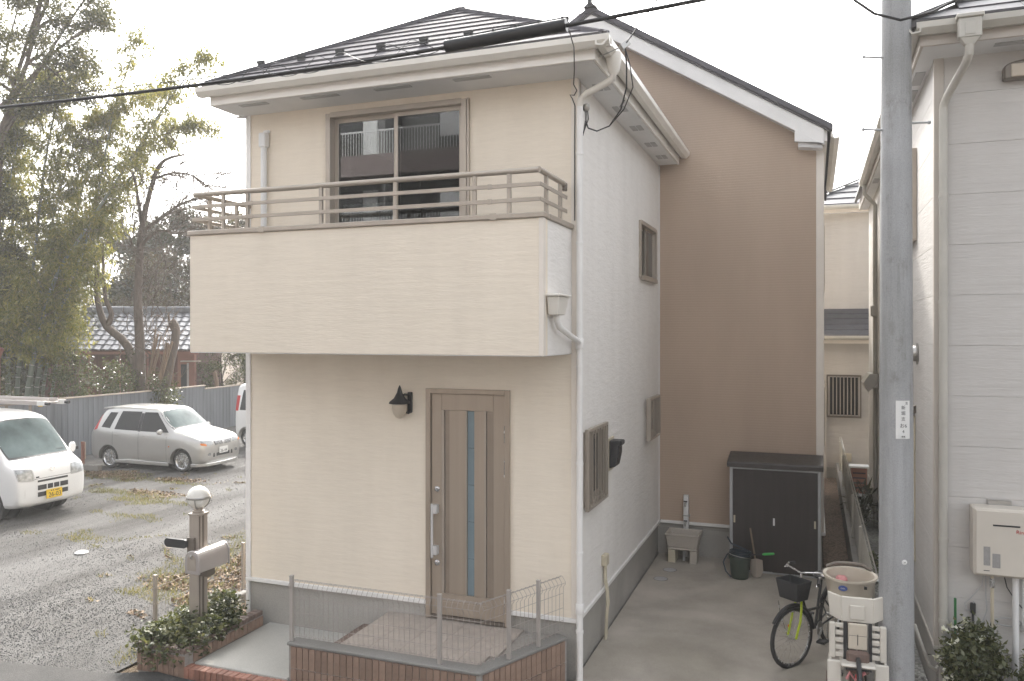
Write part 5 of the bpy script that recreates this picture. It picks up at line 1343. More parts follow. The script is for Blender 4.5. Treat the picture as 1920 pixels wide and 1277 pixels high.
hb = tube('handlebar', 'chrome', FK, [(-0.26, -0.27, 1.02), (-0.18, -0.27, 1.03), (-0.06, -0.20, 1.045), (-0.05, 0.0, 1.0), (-0.06, 0.20, 1.045), (-0.18, 0.27, 1.03), (-0.26, 0.27, 1.02)], 0.011, 8)
for s in (-1, 1):
    tube('grip', 'black', hb, [(-0.28, s * 0.272, 1.018), (-0.17, s * 0.27, 1.03)], 0.017, 8)
    tube('brake_lever', 'chrome', hb, [(-0.12, s * 0.235, 1.03), (-0.10, s * 0.26, 1.0), (-0.19, s * 0.285, 0.985)], 0.007, 6)
# wire basket with a dark liner
bs = MB()
def frustum(mb, x0, x1, y0, y1, z0, z1, k):
    mb.add([(x0 + k, y0 + k, z0), (x1 - k, y0 + k, z0), (x1 - k, y1 - k, z0), (x0 + k, y1 - k, z0), (x0, y0, z1), (x1, y0, z1), (x1, y1, z1), (x0, y1, z1),
            (x0 + .012, y0 + .012, z1), (x1 - .012, y0 + .012, z1), (x1 - .012, y1 - .012, z1), (x0 + .012, y1 - .012, z1), (x0 + k + .012, y0 + k + .012, z0 + .012), (x1 - k - .012, y0 + k + .012, z0 + .012), (x1 - k - .012, y1 - k - .012, z0 + .012), (x0 + k + .012, y1 - k - .012, z0 + .012)],
           [(3, 2, 1, 0), (0, 1, 5, 4), (1, 2, 6, 5), (2, 3, 7, 6), (3, 0, 4, 7), (4, 5, 9, 8), (5, 6, 10, 9), (6, 7, 11, 10), (7, 4, 8, 11), (8, 9, 13, 12), (9, 10, 14, 13), (10, 11, 15, 14), (11, 8, 12, 15), (12, 13, 14, 15)])
    return mb
frustum(bs, -0.05, 0.19, -0.15, 0.15, 0.74, 0.95, 0.03).build('basket', 'black', FK, 0.006)
MB().tube([(0.12, -0.035, 0.62), (0.17, -0.035, 0.63)], 0.032, 12).build('head_lamp', 'chrome', FK, smooth=True)
box('reflector', 'orange_lens', FK, 0.06, -0.075, 0.40, 0.075, -0.06, 0.43)
tube('basket_stay', 'chrome', FK, [(0.10, -0.06, ra), (0.20, -0.08, 0.60), (0.22, -0.08, 0.72)], 0.005, 6)

# bicycle with two child seats, seen from behind
BKb = thing('child_seat_bicycle', 'bicycle with two cream plastic child seats parked against the concrete pole', 'bicycle', (2.46, 0.45, 0.04), R(92))
frame(BKb, 'brown_cloth', 0.58, -0.50, 0.26, (0.42, 0.80))
bike_wheel(BKb, (-0.50, 0, 0.26), 0.26, 'rear_wheel')
bike_wheel(BKb, (0.60, 0, 0.26), 0.26, 'front_wheel')
tube('fork', 'steel', BKb, [(0.42, 0, 0.84), (0.45, 0.0, 0.66), (0.60, 0.055, 0.26)], 0.014, 8)
hb = tube('handlebar', 'steel', BKb, [(0.16, -0.28, 0.95), (0.30, -0.27, 0.97), (0.42, -0.16, 0.95), (0.42, 0, 0.86), (0.42, 0.16, 0.95), (0.30, 0.27, 0.97), (0.16, 0.28, 0.95)], 0.012, 8)
for s in (-1, 1):
    tube('grip', 'black', hb, [(0.13, s * 0.282, 0.948), (0.26, s * 0.275, 0.963)], 0.018, 8)
    tube('brake_lever', 'chrome', hb, [(0.30, s * 0.26, 0.955), (0.30, s * 0.285, 0.925), (0.20, s * 0.30, 0.90)], 0.008, 6)
    MB().lathe([(0.0, 0.0), (0.02, 0.003), (0.03, 0.014), (0.028, 0.02)], (0.33, s * 0.23, 0.975), 12).build('bell', 'chrome', hb, smooth=True)
# front child tub between the handlebar ends
ft = MB()
n = 20
ring = lambda rx, ry, z, k=0: [(0.30 + rx * math.cos(2 * math.pi * i / n), ry * math.sin(2 * math.pi * i / n), z + k * math.cos(2 * math.pi * i / n)) for i in range(n)]
rings = [ring(0.13, 0.14, 0.72), ring(0.17, 0.20, 0.86, 0.01), ring(0.18, 0.225, 1.00, 0.02), ring(0.195, 0.24, 1.015, 0.02), ring(0.195, 0.24, 1.035, 0.02), ring(0.168, 0.212, 1.03, 0.02), ring(0.15, 0.185, 0.86, 0.01), ring(0.11, 0.12, 0.75)]
vs = [p for r_ in rings for p in r_]
fs = [(j * n + i, j * n + (i + 1) % n, (j + 1) * n + (i + 1) % n, (j + 1) * n + i) for j in range(len(rings) - 1) for i in range(n)] + [tuple(range(n - 1, -1, -1)), tuple(range((len(rings) - 1) * n, len(rings) * n))]
ft.add(vs, fs)
ft = ft.build('front_child_seat', 'ivory_plastic', BKb, smooth=True)
MB().lathe([(0.0, -0.004), (0.030, -0.003), (0.032, 0.0), (0.03, 0.003)], (0, 0, 0), 18).build('oval_badge', 'blue', ft, loc=(0.122, 0.075, 0.945), rot=(R(90), 0, R(-100)))
ft.children[-1].scale = (1.25, 0.8, 1)
text('badge_script', 'OGK', 0.018, 'plate_white', ft, (0.1165, 0.075, 0.945), (R(90), 0, R(-98)), 0.0005)
box('badge_square', 'black', ft, 0.108, -0.13, 0.955, 0.128, -0.105, 0.98)
tube('grab_bar', 'bronze_dark', ft, [(0.44, 0.20, 1.05), (0.46, 0.12, 1.085), (0.46, 0.0, 1.09), (0.46, -0.12, 1.085), (0.42, -0.20, 1.05)], 0.018, 10)
box('seat_pad', 'pink', ft, 0.30, 0.02, 0.80, 0.42, 0.12, 0.99, 0.02)
# rear child seat: head guard, slotted back, leg guards, harness
RS = box('rear_child_seat', 'child_white', BKb, -0.62, -0.14, 0.50, -0.28, 0.14, 0.53, 0.02)
m = MB()
w = [(-0.215, 0.86, -0.40), (-0.12, 0.835, -0.46), (0.12, 0.835, -0.46), (0.215, 0.86, -0.40)]
t_ = [(-0.235, 1.06, -0.385), (-0.13, 1.045, -0.45), (0.13, 1.045, -0.45), (0.235, 1.06, -0.385)]
for q0, q1, q2, q3 in ((w[0], w[1], t_[1], t_[0]), (w[1], w[2], t_[2], t_[1]), (w[2], w[3], t_[3], t_[2])):
    o4 = [(q[2], q[0], q[1]) for q in (q0, q1, q2, q3)]; i4 = [(q[2] + 0.022, q[0] * 0.97, q[1]) for q in (q0, q1, q2, q3)]
    m.add(o4 + i4, [(0, 1, 2, 3), (7, 6, 5, 4), (0, 4, 5, 1), (1, 5, 6, 2), (2, 6, 7, 3), (3, 7, 4, 0)])
m.build('head_guard', 'child_white', RS, 0.006)
box('head_panel', 'child_white', RS, -0.474, -0.06, 0.86, -0.4615, 0.06, 0.985, 0.012)
for s in (-1, 1):
    a, b = (0.115, 0.225)
    box('back_rail', 'child_white', RS, -0.50, min(s * 0.175, s * 0.225), 0.53, -0.46, max(s * 0.175, s * 0.225), 0.83, 0.008)
    for j in range(5):
        z = 0.56 + j * 0.062
        box('back_slat', 'child_white', RS, -0.495, min(s * 0.09, s * 0.174), z - 0.018, -0.465, max(s * 0.09, s * 0.174), z + 0.018, 0.005)
    box('harness_strap', 'black', RS, -0.505, s * 0.098 - 0.014, 0.50, -0.4755 - 0.02, s * 0.098 + 0.014, 0.85)
    MB().prism([(-0.50, 0.53), (-0.42, 0.55), (-0.25, 0.40), (-0.22, 0.20), (-0.42, 0.20), (-0.56, 0.36)], 'y', s * 0.205, s * 0.225).build('leg_guard', 'child_white', RS, 0.006)
    MB().prism([(-0.52, 0.36), (-0.40, 0.38), (-0.28, 0.20), (-0.30, 0.12), (-0.50, 0.12)], 'y', s * 0.228, s * 0.242).build('foot_guard', 'brown_cloth', RS, 0.006)
    MB().prism([(-0.565, 0.30), (-0.53, 0.52), (-0.50, 0.52), (-0.50, 0.30)], 'y', s * 0.13, s * 0.24).build('side_panel', 'child_white', RS, 0.008)
box('back_plate', 'ivory_plastic', RS, -0.508, -0.075, 0.62, -0.485, 0.075, 0.84, 0.008)
box('plate_slot', 'black', RS, -0.5095, -0.003, 0.66, -0.507, 0.003, 0.75)
box('plate_seam', 'black', RS, -0.5095, -0.07, 0.738, -0.507, 0.07, 0.741)
box('rear_pocket', 'brown_cloth', RS, -0.545, -0.09, 0.42, -0.485, 0.09, 0.615, 0.02)
MB().box(-0.60, -0.10, 0.48, -0.25, -0.085, 0.495).box(-0.60, 0.085, 0.48, -0.25, 0.10, 0.495).box(-0.60, -0.084, 0.48, -0.585, 0.084, 0.495).build('carrier', 'black', BKb)
MB().lathe([(0.025, -0.01), (0.03, 0.0), (0.02, 0.014)], (-0.62, 0.0, 0.44), 12, 'x').build('rear_reflector', 'red', BKb, smooth=True)
tube('pink_cord', 'pink', BKb, [(-0.59, 0.09, 0.40), (-0.60, 0.07, 0.46), (-0.59, 0.03, 0.40), (-0.60, -0.05, 0.47)], 0.014, 8)

# ================================================================= house at the end of the passage
RH = thing('rear_house', 'beige house with dark slate roofs seen through the gap between the houses', 'house', (2.3, 13.0, 0.0))
MB().box(-4, 0.0, 0.30, 1.60, 0.1, 6.2).build('wall', 'rear_siding', RH)
box('wall', 'rear_siding', RH, -4, -0.9, 0.30, 1.4, -0.001, 3.10)
box('foundation', 'foundation', RH, -4, -0.88, -0.05, 1.42, 0.09, 0.299)
MB().box(-4.2, -0.35, 6.12, 1.75, -0.30, 6.26).build('fascia', 'trim_cream', RH); box('soffit', 'soffit', RH, -4.2, -0.299, 6.14, 1.75, -0.001, 6.16)
MB().prism([(-0.40 + a, 6.275 + b) for a, b in gp], 'x', -4.2, 1.8).build('gutter', 'gutter_grey', RH)
rf_ = None
for i in range(7):
    y0, y1 = -0.42 + i * 0.36, -0.42 + (i + 1) * 0.36
    z0, z1 = 6.30 + i * 0.19, 6.30 + (i + 1) * 0.19
    xl0, xl1 = -0.55 + i * 0.36, -0.55 + (i + 1) * 0.36
    MB().add([(xl0, y0, z0 + 0.02), (4.5, y0, z0 + 0.02), (4.5, y1 + 0.02, z1), (xl1, y1 + 0.02, z1), (xl0, y0, z0 - 0.01), (4.5, y0, z0 - 0.01), (4.5, y1 + 0.02, z1 - 0.03), (xl1, y1 + 0.02, z1 - 0.03)],
             [(0, 1, 2, 3), (7, 6, 5, 4), (0, 4, 5, 1), (1, 5, 6, 2), (2, 6, 7, 3), (3, 7, 4, 0)]).build('roof_course', 'roof_grey', RH)
MB().bar((-0.58, -0.45, 6.33), (2.0, 2.13, 7.69), 0.10, 0.04).build('hip_cap', 'roof_edge', RH)
MB().box(0.80, 0.02, 6.57, 0.88, 0.06, 6.65).build('snow_guard', 'black', RH)
lr = None
for i in range(5):
    y0, y1 = -1.25 + i * 0.25, -1.25 + (i + 1) * 0.25; z0, z1 = 3.28 + i * 0.125, 3.28 + (i + 1) * 0.125
    MB().add([(-4, y0, z0 + 0.015), (1.35, y0, z0 + 0.015), (1.35, y1 + 0.01, z1), (-4, y1 + 0.01, z1), (-4, y0, z0 - 0.02), (1.35, y0, z0 - 0.02), (1.35, y1 + 0.01, z1 - 0.03), (-4, y1 + 0.01, z1 - 0.03)],
             [(0, 1, 2, 3), (7, 6, 5, 4), (0, 4, 5, 1), (1, 5, 6, 2), (2, 6, 7, 3), (3, 7, 4, 0)]).build('canopy_course', 'roof_grey', RH)
box('canopy_fascia', 'trim_cream', RH, -4, -1.20, 3.10, 1.35, -1.17, 3.25)
MB().prism([(-1.21 + a, 3.27 + b) for a, b in gp], 'x', -4, 1.36).build('canopy_gutter', 'gutter_grey', RH)
box('canopy_soffit', 'soffit', RH, -4, -1.169, 3.105, 1.35, -0.901, 3.12)
wd = box('window', 'car_glass', RH, 0.16, -0.935, 1.50, 0.76, -0.901, 2.34)
g_ = MB().box(0.10, -1.02, 1.44, 0.82, -0.985, 1.48).box(0.10, -1.02, 2.36, 0.82, -0.985, 2.40).box(0.10, -1.02, 1.4805, 0.13, -0.985, 2.3595).box(0.79, -1.02, 1.4805, 0.82, -0.985, 2.3595).build('window_grille', 'bronze_dark', RH)
for i in range(9):
    x = 0.16 + i * 0.075
    box('bar', 'taupe', g_, x - 0.01, -1.012, 1.481, x + 0.01, -0.99, 2.359)
MB().box(0.42, -1.0, 0.46, 0.62, -0.901, 0.64).build('gas_box', 'beige_plastic', RH, 0.01)
tube('drain_pipe', 'gutter_grey', RH, [(1.30, -0.95, 3.2), (1.30, -0.95, 0.1)], 0.04, 8)
box('annex_wall', 'trim_grey', RH, -0.05, -0.98, 0.0, 0.10, -0.905, 2.2)
AC = thing('outdoor_unit', 'small white-topped brown utility box on the passage ground by the far house', 'utility box', (3.0, 10.6, 0.05))
box('cabinet', 'rust_trim', AC, -0.15, -0.12, 0.0, 0.15, 0.12, 0.52, 0.01)
box('lid', 'white_plastic', AC, -0.19, -0.15, 0.521, 0.19, 0.15, 0.56, 0.006)
for i in range(4): box('slot', 'black', AC, -0.12, -0.123, 0.10 + i * 0.1, 0.12, -0.1205, 0.13 + i * 0.1)
for i, (x, y, h_, s_) in enumerate(((2.92, 7.6, 0.75, 'dark strappy green plant by the neighbour wall in the passage'), (2.86, 4.6, 0.30, 'small pale leafy plant low in the passage gravel behind the pole'))):
    g2 = thing('passage_plant', s_, 'plant', (x, y, 0.05))
    n = 160 if i == 0 else 260
    P = in_ellipsoid(n, (0, 0, h_ * 0.45), (0.16, 0.35, h_ * 0.5), 0.1)
    quads('foliage', 'leaf_dark' if i == 0 else 'leaf_shrub', g2, leaves(P, 0.28 if i == 0 else 0.07, 0.035 if i == 0 else 0.04, -0.5 if i == 0 else 0.2))
    tube('stem', 'bark', g2, [(0, 0, 0), (0.01, 0.02, h_ * 0.5)], 0.01, 5)

# ================================================================= apartment block across the street (seen mirrored in the window)
AB = thing('apartment_block', 'apartment block with railed balconies across the street, mirrored in the upstairs window', 'building', (-10, -19.0, 0))
box('wall', 'apt_wall', AB, -14, -8, 0, 16, -1.6, 12.5)
for f in range(4):
    z = 0.6 + f * 3.0
    sl = box('balcony_slab', 'apt_pink', AB, -14, -1.599, z - 0.35, 16, 0.0, z + 0.45)
    rb = MB().box(-14, -0.06, z + 1.30, 16, -0.02, z + 1.36)
    for i in range(250): rb.box(-14 + i * 0.12, -0.05, z + 0.451, -13.975 + i * 0.12, -0.03, z + 1.299)
    stuff(rb.build('railing', 'white_plastic', sl))
    for i in range(5):
        x = -13 + i * 5.8
        wn2 = box('window', 'car_glass', AB, x, -1.595, z + 0.5, x + 2.4, -1.55, z + 2.4)
        box('curtain', 'curtain', wn2, x + 2.45, -1.595, z + 0.5, x + 3.1, -1.54, z + 2.4)
        box('partition', 'apt_wall', AB, x + 4.2, -1.598, z + 0.451, x + 4.26, -0.1, z + 2.3)
        box('laundry', 'white_plastic', AB, x + 0.6, -0.5, z + 1.0, x + 1.9, -0.46, z + 2.0)

# ================================================================= cars
def loft(stations, crown=0.03):
    """closed body from stations (s, zb, zbelt, ztop, wb, wbelt, wtop); s runs from nose to tail, nose at +x"""
    rings = []
    for s, zb, zm, zt, wb, wm, wt in stations:
        half = [(0, zb), (wb * 0.55, zb), (wb * 0.9, zb + 0.012), (wb, zb + 0.06), (wb * 0.4 + wm * 0.6 + 0.004, zb + (zm - zb) * 0.45), (wm + 0.004, zb + (zm - zb) * 0.8), (wm, zm),
                (wm * 0.45 + wt * 0.55, zm + (zt - zm) * 0.55), (wt, zt - min(0.06, (zt - zm) * 0.3)), (wt * 0.86, zt - 0.008), (wt * 0.5, zt + crown * 0.6), (0, zt + crown)]
        ring = [(-s, y, z) for y, z in half] + [(-s, -y, z) for y, z in half[-2:0:-1]]
        rings.append(ring)
    k = len(rings[0])
    mb = MB()
    mb.add([p for r_ in rings for p in r_], [(j * k + i, j * k + (i + 1) % k, (j + 1) * k + (i + 1) % k, (j + 1) * k + i) for j in range(len(rings) - 1) for i in range(k)] + [tuple(range(k)), tuple(range((len(rings) - 1) * k, len(rings) * k))[::-1]])
    return mb

def make_body(stations, mat, parent, wheels, wr, name='body'):
    mb = loft(stations)
    src = mb.build('tmp_body', mat, None, smooth=True)
    sub = src.modifiers.new('s', 'SUBSURF'); sub.levels = 1; sub.render_levels = 1
    cuts = []
    for x, y in wheels:
        sgn = 1 if y > 0 else -1
        c = MB().lathe([(wr, -0.20), (wr, 0.5)], (0, 0, 0), 28, 'y').build('tmp_cut', mat, None)
        c.location = (x, y if sgn > 0 else y, 0.28)
        c.rotation_euler = (0, 0, 0 if sgn > 0 else math.pi)
        md = src.modifiers.new('b', 'BOOLEAN'); md.operation = 'DIFFERENCE'; md.object = c; md.solver = 'EXACT'
        cuts.append(c)
    bpy.context.view_layer.update()
    dg = bpy.context.evaluated_depsgraph_get()
    me = bpy.data.meshes.new_from_object(src.evaluated_get(dg))
    for c in cuts: bpy.data.objects.remove(c)
    bpy.data.objects.remove(src)
    me.materials.clear()
    bm = bmesh.new(); bm.from_mesh(me)
    for f in bm.faces: f.smooth = True
    for e in bm.edges:
        if len(e.link_faces) == 2 and e.calc_face_angle(0) > 0.6: e.smooth = False
    tree = BVHTree.FromBMesh(bm)
    bm.to_mesh(me); bm.free()
    return link(name, me, mat, parent), tree

def patch(name, tree, corners, d, off, mat, parent, nx=6, ny=4, th=0.006, rnd=0.0):
    """a panel that follows the body: bilinear grid through four corners, cast along d, lifted by off"""
    d = Vector(d).normalized()
    c = [Vector(p) for p in corners]
    top, bot = [], []
    for j in range(ny + 1):
        for i in range(nx + 1):
            u, v = i / nx, j / ny
            if rnd:   # pull the corners in for a rounded outline
                uu, vv = 2 * u - 1, 2 * v - 1
                k = 1 - rnd * (uu * uu) * (vv * vv)
                u, v = (uu * k + 1) / 2, (vv * k + 1) / 2
            p = (c[0] * (1 - u) + c[1] * u) * (1 - v) + (c[3] * (1 - u) + c[2] * u) * v
            h, nrm, _, _ = tree.ray_cast(p - d * 1.5, d, 4.0)
            if h is None: h, nrm = p, -d
            if nrm.dot(d) > 0: nrm = -nrm
            top.append(h + nrm * off); bot.append(h + nrm * (off - th))
    k = nx + 1; n = len(top)
    fs = [(j * k + i, j * k + i + 1, (j + 1) * k + i + 1, (j + 1) * k + i) for j in range(ny) for i in range(nx)]
    rim = [i for i in range(nx)] + [nx + k * j for j in range(ny)] + [n - 1 - i for i in range(nx)] + [k * (ny - j) for j in range(ny)]
    fs2 = [tuple(n + a for a in f[::-1]) for f in fs]
    side = [(rim[i], n + rim[i], n + rim[(i + 1) % len(rim)], rim[(i + 1) % len(rim)]) for i in range(len(rim))]
    mb = MB(); mb.add(top + bot, fs + fs2 + side)
    return mb.build(name, mat, parent, smooth=True)

def car_wheel(parent, x, y, r, spokes, w=0.16, rim_r=0.19):
    s = 1 if y > 0 else -1
    t = MB().lathe([(rim_r, -w / 2), (r - 0.025, -w / 2), (r, -w / 2 + 0.025), (r, w / 2 - 0.025), (r - 0.025, w / 2), (rim_r + 0.006, w / 2), (rim_r, w / 2 - 0.012), (rim_r - 0.012, w / 2 - 0.05), (0.02, w / 2 - 0.055)], (0, 0, 0), 28, 'y').build('wheel', 'rubber', parent, smooth=True, loc=(x, y, r), rot=(0, 0, 0 if s > 0 else math.pi))
    MB().lathe([(rim_r - 0.02, w / 2 - 0.02), (rim_r, w / 2 + 0.002), (rim_r + 0.004, w / 2 + 0.004), (rim_r - 0.012, w / 2 - 0.035)], (0, 0, 0), 28, 'y').build('rim', 'chrome', t, smooth=True)
    m = MB()
    for k in range(spokes):
        a = 2 * math.pi * k / spokes + 0.3
        p, q = Vector((0.03 * math.cos(a), w / 2 - 0.008, 0.03 * math.sin(a))), Vector(((rim_r - 0.01) * math.cos(a), w / 2 - 0.012, (rim_r - 0.01) * math.sin(a)))
        m.bar(p, q, 0.05 if spokes < 7 else 0.028, 0.022, (0, 1, 0))
    m.lathe([(0.05, w / 2 - 0.02), (0.05, w / 2 - 0.002), (0.03, w / 2 + 0.004), (0.004, w / 2 + 0.005)], (0, 0, 0), 14, 'y')
    m.build('spokes', 'chrome', t)
    return t

def plate_text(parent, s_, size, mat, loc, rotz):
    return text('plate_digits', s_, size, mat, parent, loc, (R(90), 0, rotz), 0.0006)

VAN = [(0.00, 0.34, 0.52, 0.64, 0.60, 0.63, 0.58), (0.02, 0.27, 0.64, 0.82, 0.67, 0.685, 0.64), (0.06, 0.24, 0.74, 0.93, 0.70, 0.71, 0.67), (0.16, 0.21, 0.84, 0.985, 0.725, 0.73, 0.69), (0.27, 0.20, 0.90, 1.03, 0.732, 0.737, 0.70),
       (0.34, 0.20, 0.93, 1.07, 0.735, 0.738, 0.70), (0.60, 0.20, 0.98, 1.40, 0.737, 0.74, 0.665), (0.84, 0.20, 1.00, 1.70, 0.737, 0.74, 0.635), (0.96, 0.20, 1.02, 1.785, 0.737, 0.74, 0.625), (1.25, 0.20, 1.04, 1.85, 0.737, 0.74, 0.62), (1.8, 0.20, 1.05, 1.87, 0.737, 0.74, 0.62),
       (2.9, 0.20, 1.05, 1.87, 0.737, 0.74, 0.61), (3.28, 0.22, 1.05, 1.85, 0.735, 0.737, 0.60), (3.37, 0.30, 1.03, 1.80, 0.715, 0.72, 0.58), (3.395, 0.42, 1.0, 1.68, 0.68, 0.69, 0.55)]

def make_van(name, label, loc, rotz, plate=None, ladder=False):
    v = thing(name, label, 'van', loc, rotz)
    fx, rx = -0.66, -2.95
    wl = [(fx, 0.60), (fx, -0.60), (rx, 0.60), (rx, -0.60)]
    body, tr = make_body(VAN, 'van_paint', v, wl, 0.335)
    for x, y in wl:
        car_wheel(v, x, y, 0.28, 12, 0.15, 0.185)
        MB().lathe([(0.30, -0.06), (0.335, -0.04), (0.335, 0.0), (0.30, 0.0)], (x, y * 0.55, 0.28), 20, 'y').build('wheel_well', 'black', v)
    # windscreen, side glass, mirrors
    patch('screen_surround', tr, [(-0.33, -0.655, 1.04), (-0.33, 0.655, 1.04), (-0.89, 0.595, 1.735), (-0.89, -0.595, 1.735)], (-1, 0, -0.75), 0.003, 'black', v, 14, 10, rnd=0.07)
    patch('windscreen', tr, [(-0.36, -0.63, 1.075), (-0.36, 0.63, 1.075), (-0.87, 0.58, 1.71), (-0.87, -0.58, 1.71)], (-1, 0, -0.75), 0.006, 'screen_dark', v, 14, 10, rnd=0.07)
    for s in (-1, 1):
        patch('side_window', tr, [(-0.56, s * 0.7, 1.06), (-1.55, s * 0.7, 1.08), (-1.55, s * 0.7, 1.68), (-0.95, s * 0.7, 1.68)], (0, -s, 0), 0.004, 'car_glass', v, 8, 6)
        patch('side_window', tr, [(-1.62, s * 0.7, 1.08), (-2.42, s * 0.7, 1.08), (-2.42, s * 0.7, 1.67), (-1.62, s * 0.7, 1.67)], (0, -s, 0), 0.004, 'car_glass', v, 8, 6)
        patch('side_window', tr, [(-2.50, s * 0.7, 1.08), (-3.22, s * 0.7, 1.08), (-3.15, s * 0.7, 1.66), (-2.50, s * 0.7, 1.66)], (0, -s, 0), 0.004, 'car_glass', v, 8, 6)
        mr = MB().lathe([(0.0, -0.02), (0.06, -0.018), (0.075, 0.0), (0.07, 0.04), (0.02, 0.07)], (0, 0, 0), 14, 'x').build('mirror', 'van_paint', v, smooth=True, loc=(-0.50, s * 0.85, 1.12), rot=(0, 0, math.pi))
        mr.scale = (1, 0.9, 1.35)
        box('mirror_arm', 'black', mr, -0.02, -s * 0.0 + (-0.12 if s > 0 else 0.05) * 1.0, -0.04, 0.02, (-0.05 if s > 0 else 0.12), 0.0)
        # head lamps wrap round the corners
        patch('headlight_surround', tr, [(0, s * 0.365, 0.685), (0, s * 0.685, 0.715), (0, s * 0.69, 0.935), (0, s * 0.385, 0.905)], (-1, 0, 0), 0.004, 'vent', v, 9, 6, rnd=0.08)
        patch('headlight', tr, [(0, s * 0.385, 0.70), (0, s * 0.672, 0.73), (0, s * 0.678, 0.922), (0, s * 0.405, 0.892)], (-1, 0, 0), 0.008, 'lens', v, 8, 5, rnd=0.08)
        patch('fog_recess', tr, [(0, s * 0.32, 0.40), (0, s * 0.56, 0.42), (0, s * 0.56, 0.56), (0, s * 0.32, 0.55)], (-1, 0, 0), 0.003, 'van_paint', v, 5, 4)
        patch('tail_light', tr, [(-3.4, s * 0.58, 1.05), (-3.4, s * 0.68, 1.05), (-3.4, s * 0.60, 1.50), (-3.4, s * 0.52, 1.50)], (1, 0, 0), 0.012, 'red', v, 4, 6)
        patch('tail_light_wrap', tr, [(-3.27, s * 0.7, 1.06), (-3.37, s * 0.7, 1.06), (-3.35, s * 0.7, 1.50), (-3.24, s * 0.7, 1.50)], (0, -s, 0), 0.008, 'red', v, 4, 6)
        MB().box(-1.75, s * 0.742, 0.86, -1.60, s * 0.757, 0.885).build('door_handle', 'van_paint', v, 0.004)
        patch('door_gap', tr, [(-1.585, s * 0.7, 0.30), (-1.592, s * 0.7, 0.30), (-1.592, s * 0.7, 1.72), (-1.585, s * 0.7, 1.72)], (0, -s, 0), 0.002, 'black', v, 1, 12)
    patch('rear_window', tr, [(-3.4, 0.52, 1.10), (-3.4, -0.52, 1.10), (-3.4, -0.46, 1.62), (-3.4, 0.46, 1.62)], (1, 0, 0), 0.006, 'car_glass', v, 8, 6)
    patch('upper_grille', tr, [(0, -0.31, 0.655), (0, 0.31, 0.655), (0, 0.31, 0.69), (0, -0.31, 0.69)], (-1, 0, 0), 0.004, 'black', v, 8, 2)
    for z0, z1 in ((0.515, 0.60), (0.395, 0.475)):
        gr2 = patch('lower_grille', tr, [(0, -0.31, z0), (0, 0.31, z0), (0, 0.31, z1), (0, -0.31, z1)], (-1, 0, 0), 0.005, 'black', v, 8, 2)
        for y in (-0.13, 0.0, 0.13):
            patch('grille_bar', tr, [(0, y - 0.008, z0), (0, y + 0.008, z0), (0, y + 0.008, z1), (0, y - 0.008, z1)], (-1, 0, 0), 0.012, 'van_paint', gr2, 1, 2)
    patch('bonnet_gap', tr, [(0, -0.62, 0.715), (0, 0.62, 0.715), (0, 0.62, 0.722), (0, -0.62, 0.722)], (-1, 0, 0), 0.002, 'black', v, 12, 1)
    em = patch('emblem', tr, [(0, -0.05, 0.825), (0, 0.05, 0.825), (0, 0.05, 0.885), (0, -0.05, 0.885)], (-1, 0, 0), 0.012, 'chrome', v, 8, 6, rnd=0.29)
    patch('emblem_mark', tr, [(0, -0.024, 0.84), (0, 0.026, 0.848), (0, 0.02, 0.872), (0, -0.022, 0.872)], (-1, 0, 0), 0.015, 'van_paint', em, 3, 3, rnd=0.2)
    patch('model_badge', tr, [(0, -0.34, 0.715 + 0.02), (0, -0.28, 0.735), (0, -0.28, 0.76), (0, -0.34, 0.76)], (-1, 0, 0), 0.006, 'ink', v, 2, 2)
    for y0 in (-0.30, 0.12):
        tube('wiper', 'black', v, [(-0.31, y0, 1.075), (-0.39, y0 + 0.10, 1.15), (-0.39, y0 + 0.40, 1.15)], 0.009, 6)
    if plate:
        pn = MB().box(0.022, -0.165, 0.335, 0.03, 0.165, 0.50).build('number_plate', 'plate_yellow', v, 0.003)
        plate_text(pn, plate, 0.115, 'ink', (0.0305, 0.01, 0.395), R(90))
        for y in (-0.07, -0.03, 0.02, 0.05, 0.08): box('plate_mark', 'ink', pn, 0.0302, y, 0.462, 0.0308, y + 0.022, 0.482)
    return v, tr

M['screen_dark'] = plain('windscreen', (0.11, 0.14, 0.14), 0.14, var=0.5, vscale=1.5, spec=0.05)
van, tr = make_van('kei_van', 'white van with roof ladder and yellow number plate at left edge of gravel lot', (-10.90, 3.41, 0.0), R(0), '26-03')
# roof rack and ladder lie on the van
RK = thing('roof_rack', 'dark roof rack bars on the white van carrying the ladder', 'roof rack', (-10.90, 3.41, 1.85))
for x in (-1.35, -2.0, -2.9):
    MB().box(x - 0.02, -0.62, 0.10, x + 0.02, 0.62, 0.13).box(x - 0.025, -0.63, -0.08, x + 0.025, -0.60, 0.099).box(x - 0.025, 0.60, -0.08, x + 0.025, 0.63, 0.099).build('rack_bar', 'bronze_dark', RK)
for y in (-0.30, 0.30):
    box('rack_strap', 'bronze_dark', RK, -2.9, y - 0.012, 0.131, -1.4, y + 0.012, 0.14)
LD = thing('aluminium_ladder', 'grey aluminium ladder lying on the roof rack of white van', 'ladder', (-10.60, 3.41, 1.995))
for y in (0.05, 0.47):
    MB().box(-3.0, y - 0.018, 0.0, -0.55, y + 0.018, 0.075).build('ladder_rail', 'mailbox', LD, 0.004)
    tube('rubber_foot', 'black', LD, [(-0.55, y, 0.035), (-0.46, y, 0.035)], 0.03, 8)
    box('end_cap', 'plate_white', LD, -0.75, y - 0.021, -0.004, -0.56, y + 0.021, 0.079)
for i in range(10):
    x = -2.9 + i * 0.245
    tube('rung', 'mailbox', LD, [(x, 0.068, 0.04), (x, 0.452, 0.04)], 0.014, 8)
for y in (0.16, 0.36): MB().box(-2.8, y - 0.014, 0.076, -0.62, y + 0.014, 0.12).build('inner_rail', 'mailbox', LD, 0.004)
